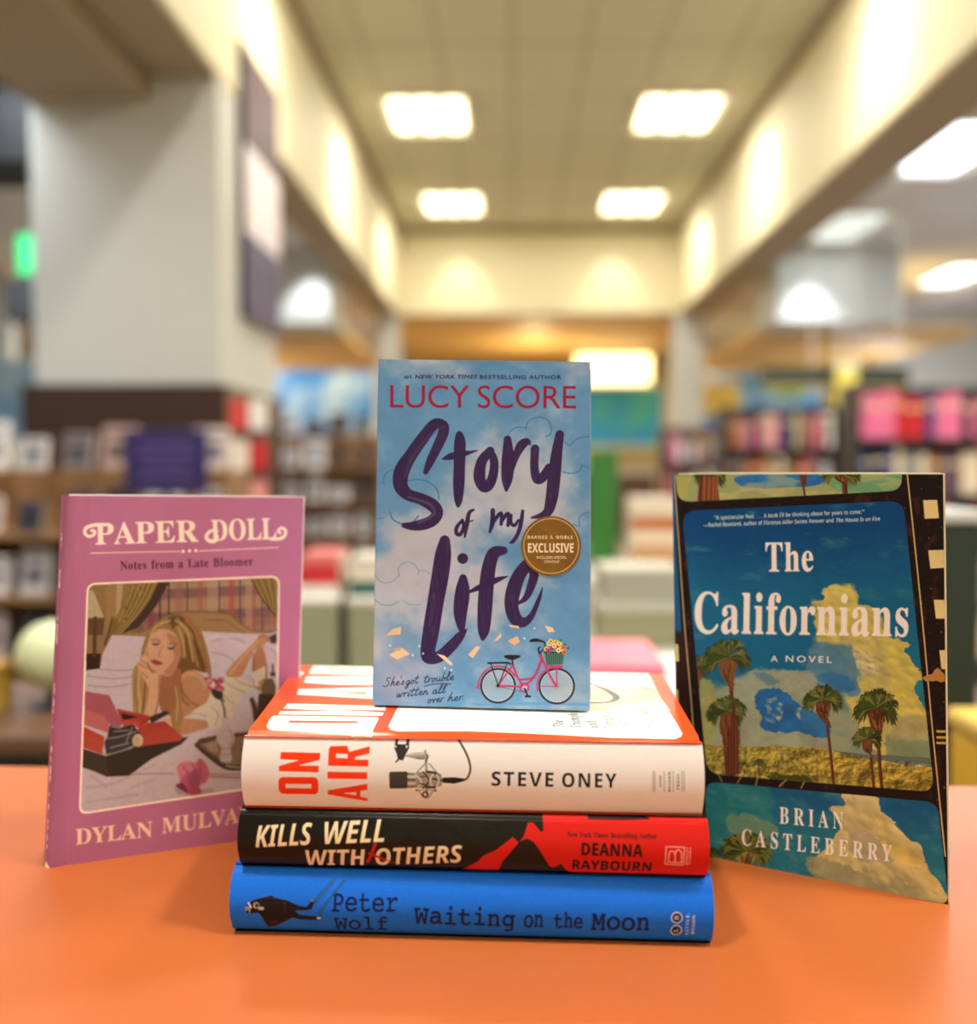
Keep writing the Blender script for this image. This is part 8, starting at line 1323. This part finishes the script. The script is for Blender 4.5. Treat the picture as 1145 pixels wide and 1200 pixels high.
for zz, ww in ((.36, .11), (.32, .12), (.28, .09), (.235, .11)): MB().box(-ww, ww, -.0085, -.006, zz - .008, zz + .008).build('printed_line', m_lav, t)
box_thing('display_plinth', 'brown plinth under the indigo sign at left', 'plinth', -1.56, -1.17, 3.84, 4.14, 0, .86, [('plinth_body', (-1.54, -1.19, 3.86, 4.12, 0, .83), m_shelf, .004), ('plinth_top', (-1.56, -1.17, 3.84, 4.14, .83, .86), m_lshelf, .004)])
# card tower by the column
t = empty('card_rack', (-1.33, 5.2, 0)); tag(t, 'slim rack of red and white cards beside the wood-panelled column', 'rack')
MB().lathe((0, 0, 0), [(.14, 0), (.14, .02), (.03, .04), (.018, .06)], 20).build('base', _mats['black metal'], t); MB().cyl((0, 0, .05), .012, .012, 1.42, 12).build('pole', _mats['black metal'], t)
for k in range(6):
    z = .28 + k * .205; MB().box(-.10, .10, -.045, -.02, z, z + .012).build('tray', _mats['black metal'], t)
    for i in range(2):
        cc = [(214, 70, 60), (240, 232, 226), (226, 150, 140), (236, 226, 210), (200, 40, 50)][(k * 2 + i) % 5]; MB().box(-.095 + i*.098, -.005 + i*.098, -.040, -.036, z + .012, z + .165).build('greeting_card', mat('card %d %d %d' % cc, cc, .5), t)
# low shelving in the middle distance, left of the blue paperback
zs = bookcase(-2.30, -1.15, 9.0, 1.42, 4, .30, m_lshelf, 'pale bookcase of face-out books in the gap left of the blue paperback')
for k, z in enumerate([1.42] + zs):
    for i in range(5):
        j = (i * 7 + k * 3) % 10; faceout(-2.18 + i * .215, 9.04, z, rgd.uniform(.10, .18), rgd.uniform(.12, .25), fcols[j], f'{names_[j]} face-out book ' + ['on top of', 'on the first shelf of', 'on the second shelf of', 'on the third shelf of', 'on the lowest shelf of'][k] + ' the pale middle bookcase', 'face-out books of the pale bookcase row %d' % (k + 1))
# sage display cubes with goods
m_sage = mat('sage panel', (152, 156, 128), .6, noise_=.05, nscale=4); m_blk = mat('black gap panel', (18, 18, 20), .6); m_topw = mat('white laminate top', (226, 222, 212), .4)
def cube(x0, x1, y0, y1, z1, label, group='sage display cubes'):
    return box_thing('display_cube', label, 'display cube', x0, x1, y0, y1, 0, z1, [('cube_body', (x0+.004, x1-.004, y0+.004, y1-.004, .05, z1-.02), m_sage, .004), ('cube_top', (x0, x1, y0, y1, z1-.02, z1), m_topw, .004), ('plinth', (x0+.02, x1-.02, y0+.02, y1-.02, 0, .05), m_blk, .002)])
cube(-.56, -.445, 2.6, 2.9, .80, 'narrow sage display cube behind the stack, beside the pink book'); cube(-.425, -.30, 2.6, 2.9, .80, 'sage display cube behind the stack, next to the blue paperback')
cube(-1.05, -.575, 2.62, 2.9, .80, 'wide sage display cube hidden mostly behind the pink book')
def stack(x0, x1, y0, y1, z, items, group, where):
    for nm, col, th in items:
        t = box_thing('stacked_book', f'{nm} book lying flat {where}', 'book', x0, x1, y0, y1, z, z + th, [('cover', (x0, x1, y0, y1, z, z + .003), mat('cover %d %d %d' % col, col, .4), 0), ('cover', (x0, x1, y0, y1, z + th - .003, z + th - .0005), _mats.get('cover %d %d %d' % col) or mat('cover %d %d %d' % col, col, .4), 0), ('spine', (x0, x1, y0, y0 + .003, z + .003, z + th - .003), mat('cover %d %d %d' % col, col, .4), 0), ('page_block', (x0 + .004, x1 - .004, y0 + .003, y1 - .004, z + .003, z + th - .003), m_pages, 0)], group); z += th
stack(-.55, -.45, 2.64, 2.85, .80, [('white', (232, 226, 220), .03), ('red', (206, 44, 54), .05), ('rose', (222, 120, 120), .03)], 'books on the left sage cube', 'on the left sage cube')
stack(-.42, -.32, 2.64, 2.85, .80, [('teal', (20, 92, 88), .04), ('cream', (236, 226, 204), .03), ('pale', (214, 206, 196), .03)], 'books on the right sage cube', 'on the right sage cube')
# green upright panel and goods right of the paperback
box_thing('green_sign', 'bright green upright sign just right of the blue paperback', 'sign', .26, .365, 3.5, 3.54, .78, 1.19, [('sign_panel', (.26, .362, 3.51, 3.53, .80, 1.19), mat('leaf green print', (44, 112, 40), .5, noise_=.1, nscale=6), .003), ('base', (.27, .355, 3.48, 3.56, .78, .80), _mats['black metal'], .002)])
box_thing('display_table', 'pale low table standing under the green sign', 'table', .15, .95, 3.3, 3.8, 0, .78, [('tabletop', (.15, .95, 3.3, 3.8, .75, .78), m_topw, .004), ('leg', (.18, .22, 3.33, 3.37, 0, .75), m_dshelf, 0), ('leg', (.88, .92, 3.33, 3.37, 0, .75), m_dshelf, 0), ('leg', (.18, .22, 3.73, 3.77, 0, .75), m_dshelf, 0), ('leg', (.88, .92, 3.73, 3.77, 0, .75), m_dshelf, 0)])
stack(.40, .56, 3.42, 3.64, .78, [('brown', (150, 104, 66), .05), ('tan', (196, 150, 104), .05), ('cream', (230, 214, 190), .04), ('orange-brown', (186, 110, 60), .05), ('pale', (224, 210, 190), .06)], 'books beside the green sign', 'in the pile beside the green sign')
box_thing('storage_box', 'olive grey box behind the paperback, lower of the pair on the table', 'box', .20, .41, 2.36, 2.60, .72, .82, [('box_body', (.203, .407, 2.363, 2.597, .72, .80), mat('olive grey board', (150, 148, 116), .6), .004), ('box_lid', (.20, .41, 2.36, 2.60, .795, .82), mat('pale grey board', (186, 184, 168), .6), .003)])
box_thing('storage_box', 'grey box stacked on the olive one behind the blue paperback', 'box', .21, .40, 2.38, 2.58, .82, .90, [('box_body', (.213, .397, 2.383, 2.577, .82, .885), mat('mid grey board', (166, 164, 150), .6), .004), ('box_lid', (.21, .40, 2.38, 2.58, .88, .90), _mats['pale grey board'], .003)])
box_thing('side_table', 'grey table in the gap between paperback and palm tree book', 'table', .12, .75, 2.25, 2.7, 0, .72, [('tabletop', (.12, .75, 2.25, 2.7, .69, .72), mat('grey top', (170, 168, 158), .5), .004), ('pedestal', (.25, .62, 2.35, 2.6, 0, .69), m_sage, .004)])
box_thing('white_column_box', 'tall white box beside the left edge of the palm tree book', 'box', .42, .56, 2.38, 2.56, .72, .98, [('box_body', (.422, .558, 2.382, 2.558, .72, .965), mat('white card', (232, 228, 222), .6), .004), ('box_lid', (.42, .56, 2.38, 2.56, .955, .98), m_topw, .003)])
box_thing('side_table', 'low white table right behind the orange one', 'table', .02, .52, 1.35, 1.9, 0, .79, [('tabletop', (.02, .52, 1.35, 1.9, .765, .79), m_topw, .004), ('pedestal', (.12, .44, 1.45, 1.8, 0, .765), m_sage, .004)])
stack(.06, .235, 1.55, 1.78, .79, [('orange', (232, 110, 60), .018), ('pink', (240, 110, 140), .028)], 'books on the white table behind the stack', 'on the white table behind the stack')
box_thing('dump_bin', 'yellow bin at the right picture edge behind the orange table', 'bin', .575, .90, 1.25, 1.36, 0, .82, [('bin_body', (.58, .895, 1.255, 1.355, 0, .80), mat('yellow board', (226, 178, 50), .5), .006), ('rim', (.575, .90, 1.25, 1.36, .80, .82), mat('pale yellow rim', (214, 180, 80), .5), .004)])
box_thing('floor_stand', 'dark green floor stand behind the yellow bin at the right edge', 'stand', .60, .735, 1.6, 1.75, 0, 1.07, [('stand_body', (.605, .73, 1.605, 1.745, .03, 1.05), mat('dark green panel', (30, 44, 36), .5), .004), ('stand_cap', (.60, .735, 1.6, 1.75, 1.05, 1.07), mat('pale cap', (190, 190, 186), .5), .003), ('base', (.60, .735, 1.6, 1.75, 0, .03), m_blk, .002)])
# lower left goods
box_thing('side_table', 'dark table at the left edge behind the pink book', 'table', -1.15, -.66, 1.55, 1.95, 0, .72, [('tabletop', (-1.15, -.66, 1.55, 1.95, .69, .72), m_shelf, .004), ('pedestal', (-1.05, -.76, 1.62, 1.88, 0, .69), m_dshelf, .004)])
t = empty('round_globe', (-.80, 1.75, .72)); tag(t, 'pale green and white globe at the left edge beside the pink book', 'globe')
MB().lathe((0, 0, 0), [(.035, 0), (.035, .006), (.01, .012), (.008, .03)], 20).build('stand', _mats['black metal'], t)
MB().lathe((0, 0, .03), [(.004, 0)] + [(.06*math.sin(a), .06 - .06*math.cos(a)) for a in np.linspace(.15, math.pi - .15, 14)] + [(.004, .12)], 28).build('ball', mat('globe surface', (206, 216, 176), .5, noise_=.3, nscale=18), t, smooth_=True)
box_thing('gift_box', 'yellow box left of the pale globe', 'box', -.95, -.87, 1.66, 1.76, .72, .80, [('box_body', (-.948, -.872, 1.662, 1.758, .72, .785), mat('mustard card', (206, 166, 50), .5), .003), ('box_lid', (-.95, -.87, 1.66, 1.76, .78, .80), mat('dark yellow card', (176, 134, 40), .5), .002)])
# far murals and children's corner
def mural_mat(name, a, b_, sc_):
    m = mat(name, a, .5); nt = m.node_tree; bs = nt.nodes['Principled BSDF']; n = nt.nodes.new('ShaderNodeTexNoise'); n.inputs['Scale'].default_value = sc_; t = nt.nodes.new('ShaderNodeTexCoord'); nt.links.new(t.outputs['Object'], n.inputs['Vector'])
    r = nt.nodes.new('ShaderNodeValToRGB'); r.color_ramp.elements[0].position = .45; r.color_ramp.elements[1].position = .62; r.color_ramp.elements[0].color = (*s2l(rgb(*a)), 1); r.color_ramp.elements[1].color = (*s2l(rgb(*b_)), 1)
    nt.links.new(n.outputs['Fac'], r.inputs[0]); nt.links.new(r.outputs[0], bs.inputs['Base Color']); return m
m_mb = mural_mat('sky mural', (40, 132, 226), (190, 222, 250), 1.1); m_mt = mural_mat('teal mural', (30, 140, 210), (70, 176, 140), 1.0)
box_thing('wall_mural', 'sky blue cloud mural left of the blue paperback', 'mural', -4.9, -2.5, 19.0, 19.08, 1.55, 3.1, [('mural_print', (-4.86, -2.54, 18.995, 19.0, 1.59, 3.06), m_mb, 0), ('mural_frame', (-4.9, -2.5, 19.0, 19.08, 1.55, 3.1), m_frame, .01)])
box_thing('wall_mural', 'blue and teal mural just right of the blue paperback', 'mural', 1.3, 3.1, 21.0, 21.08, 1.5, 2.75, [('mural_print', (1.33, 3.07, 20.995, 21.0, 1.53, 2.72), m_mt, 0), ('mural_frame', (1.3, 3.1, 21.0, 21.08, 1.5, 2.75), m_frame, .01)])
box_thing('wall_mural', 'blue mural with white clouds above the palm tree book', 'mural', 3.15, 5.4, 18.0, 18.08, 1.5, 2.75, [('mural_print', (3.18, 5.37, 17.995, 18.0, 1.53, 2.72), m_mb, 0), ('mural_frame', (3.15, 5.4, 18.0, 18.08, 1.5, 2.75), m_frame, .01)])
box_thing('wall_mural', 'pale blue panel at the left picture edge beyond the column', 'mural', -6.2, -4.9, 12.0, 12.08, 1.4, 2.4, [('mural_print', (-6.17, -4.93, 11.995, 12.0, 1.43, 2.37), mural_mat('pale mural', (140, 190, 226), (210, 228, 236), 1.0), 0), ('mural_frame', (-6.2, -4.9, 12.0, 12.08, 1.4, 2.4), m_frame, .01)])
bb = MB(); bb.cyl((0, 0, .82), .008, .008, .53); o = bb.lathe((0, 0, 0), [(.02, 0)] + [(.42*math.sin(a), .42 - .42*math.cos(a)) for a in np.linspace(.1, math.pi - .1, 12)] + [(.02, .84)], 24).build('hanging_ball', mat('lime ball', (130, 200, 50), .5, noise_=.1), smooth_=True); o.location = (4.55, 17.0, 2.25); tag(o, 'lime green ball hanging above the right aisle mural', 'decoration')
box_thing('hanging_sign', 'yellow sign left of the lime green ball', 'sign', 3.05, 3.75, 17.0, 17.05, 1.95, 2.55, [('sign_panel', (3.05, 3.75, 17.0, 17.04, 1.95, 2.55), mat('yellow sign', (240, 214, 90), .5), .01), ('trim_strip', (3.05, 3.75, 16.99, 17.0, 2.45, 2.53), m_frame, 0), ('hanger', (3.15, 3.165, 17.01, 17.025, 2.55, 3.60), m_frame, 0), ('hanger', (3.65, 3.665, 17.01, 17.025, 2.55, 3.60), m_frame, 0)])
box_thing('hanging_sign', 'dark green long sign above the right bookcases', 'sign', 2.45, 3.9, 10.2, 10.26, 1.90, 2.10, [('sign_panel', (2.45, 3.9, 10.2, 10.25, 1.90, 2.10), mat('dark green sign', (40, 52, 34), .5), .01), ('trim_strip', (2.45, 3.9, 10.19, 10.2, 1.905, 1.925), m_gold, 0), ('hanger', (2.95, 2.962, 10.21, 10.222, 2.1, 3.60), m_frame, 0), ('hanger', (3.8, 3.812, 10.21, 10.222, 2.1, 3.60), m_frame, 0)])
box_thing('hanging_sign', 'small yellow post sign above the right bookcases', 'sign', 3.1, 3.3, 9.9, 9.95, 1.55, 2.12, [('sign_panel', (3.1, 3.3, 9.9, 9.94, 1.55, 2.12), _mats['yellow sign'], .006), ('trim_strip', (3.1, 3.3, 9.89, 9.9, 2.06, 2.10), m_frame, 0), ('hanger', (3.12, 3.132, 9.91, 9.922, 2.12, 3.60), m_frame, 0), ('hanger', (3.27, 3.282, 9.91, 9.922, 2.12, 3.60), m_frame, 0)])
box_thing('exit_light', 'small green glowing sign at the left edge beside the column', 'sign', -4.50, -4.20, 9.3, 9.36, 2.85, 3.25, [('sign_face', (-4.49, -4.21, 9.295, 9.3, 2.87, 3.23), mat('green lit sign', (40, 190, 110), .5, emit=(40, 190, 110), es=.3), 0), ('sign_case', (-4.50, -4.20, 9.3, 9.36, 2.85, 3.25), m_blk, .01)])
box_thing('wall_speaker', 'black box below the green sign at the left edge', 'box', -4.62, -4.25, 9.3, 9.5, 2.45, 2.83, [('case', (-4.62, -4.25, 9.31, 9.5, 2.45, 2.83), m_blk, .01), ('grille', (-4.60, -4.27, 9.30, 9.31, 2.47, 2.81), mat('dark grille', (50, 50, 54), .7), 0)])
# counters closing the far end
def counter(x0, x1, y, h_, m, label):
    return box_thing('service_counter', label, 'counter', x0, x1, y, y + .7, 0, h_, [('counter_body', (x0+.02, x1-.02, y+.02, y+.68, 0, h_-.04), m, .01), ('counter_top', (x0, x1, y, y+.7, h_-.04, h_), m_topw, .01)])
counter(-1.0, 2.2, 15.6, 1.05, m_shelf, 'long brown counter at the far end of the hall'); counter(2.9, 5.6, 15.8, 1.25, m_lshelf, 'tan counter under the blue mural on the right'); counter(-6.5, -2.3, 14.5, 1.25, m_shelf, 'brown counter under the sky mural on the left')
structure('partition_right', MB().box(5.7, 10, 16.5, 16.7, 0, 3.6), m_colgrey); structure('partition_left', MB().box(-11, -6.4, 13.0, 13.2, 0, 3.6), m_colgrey)
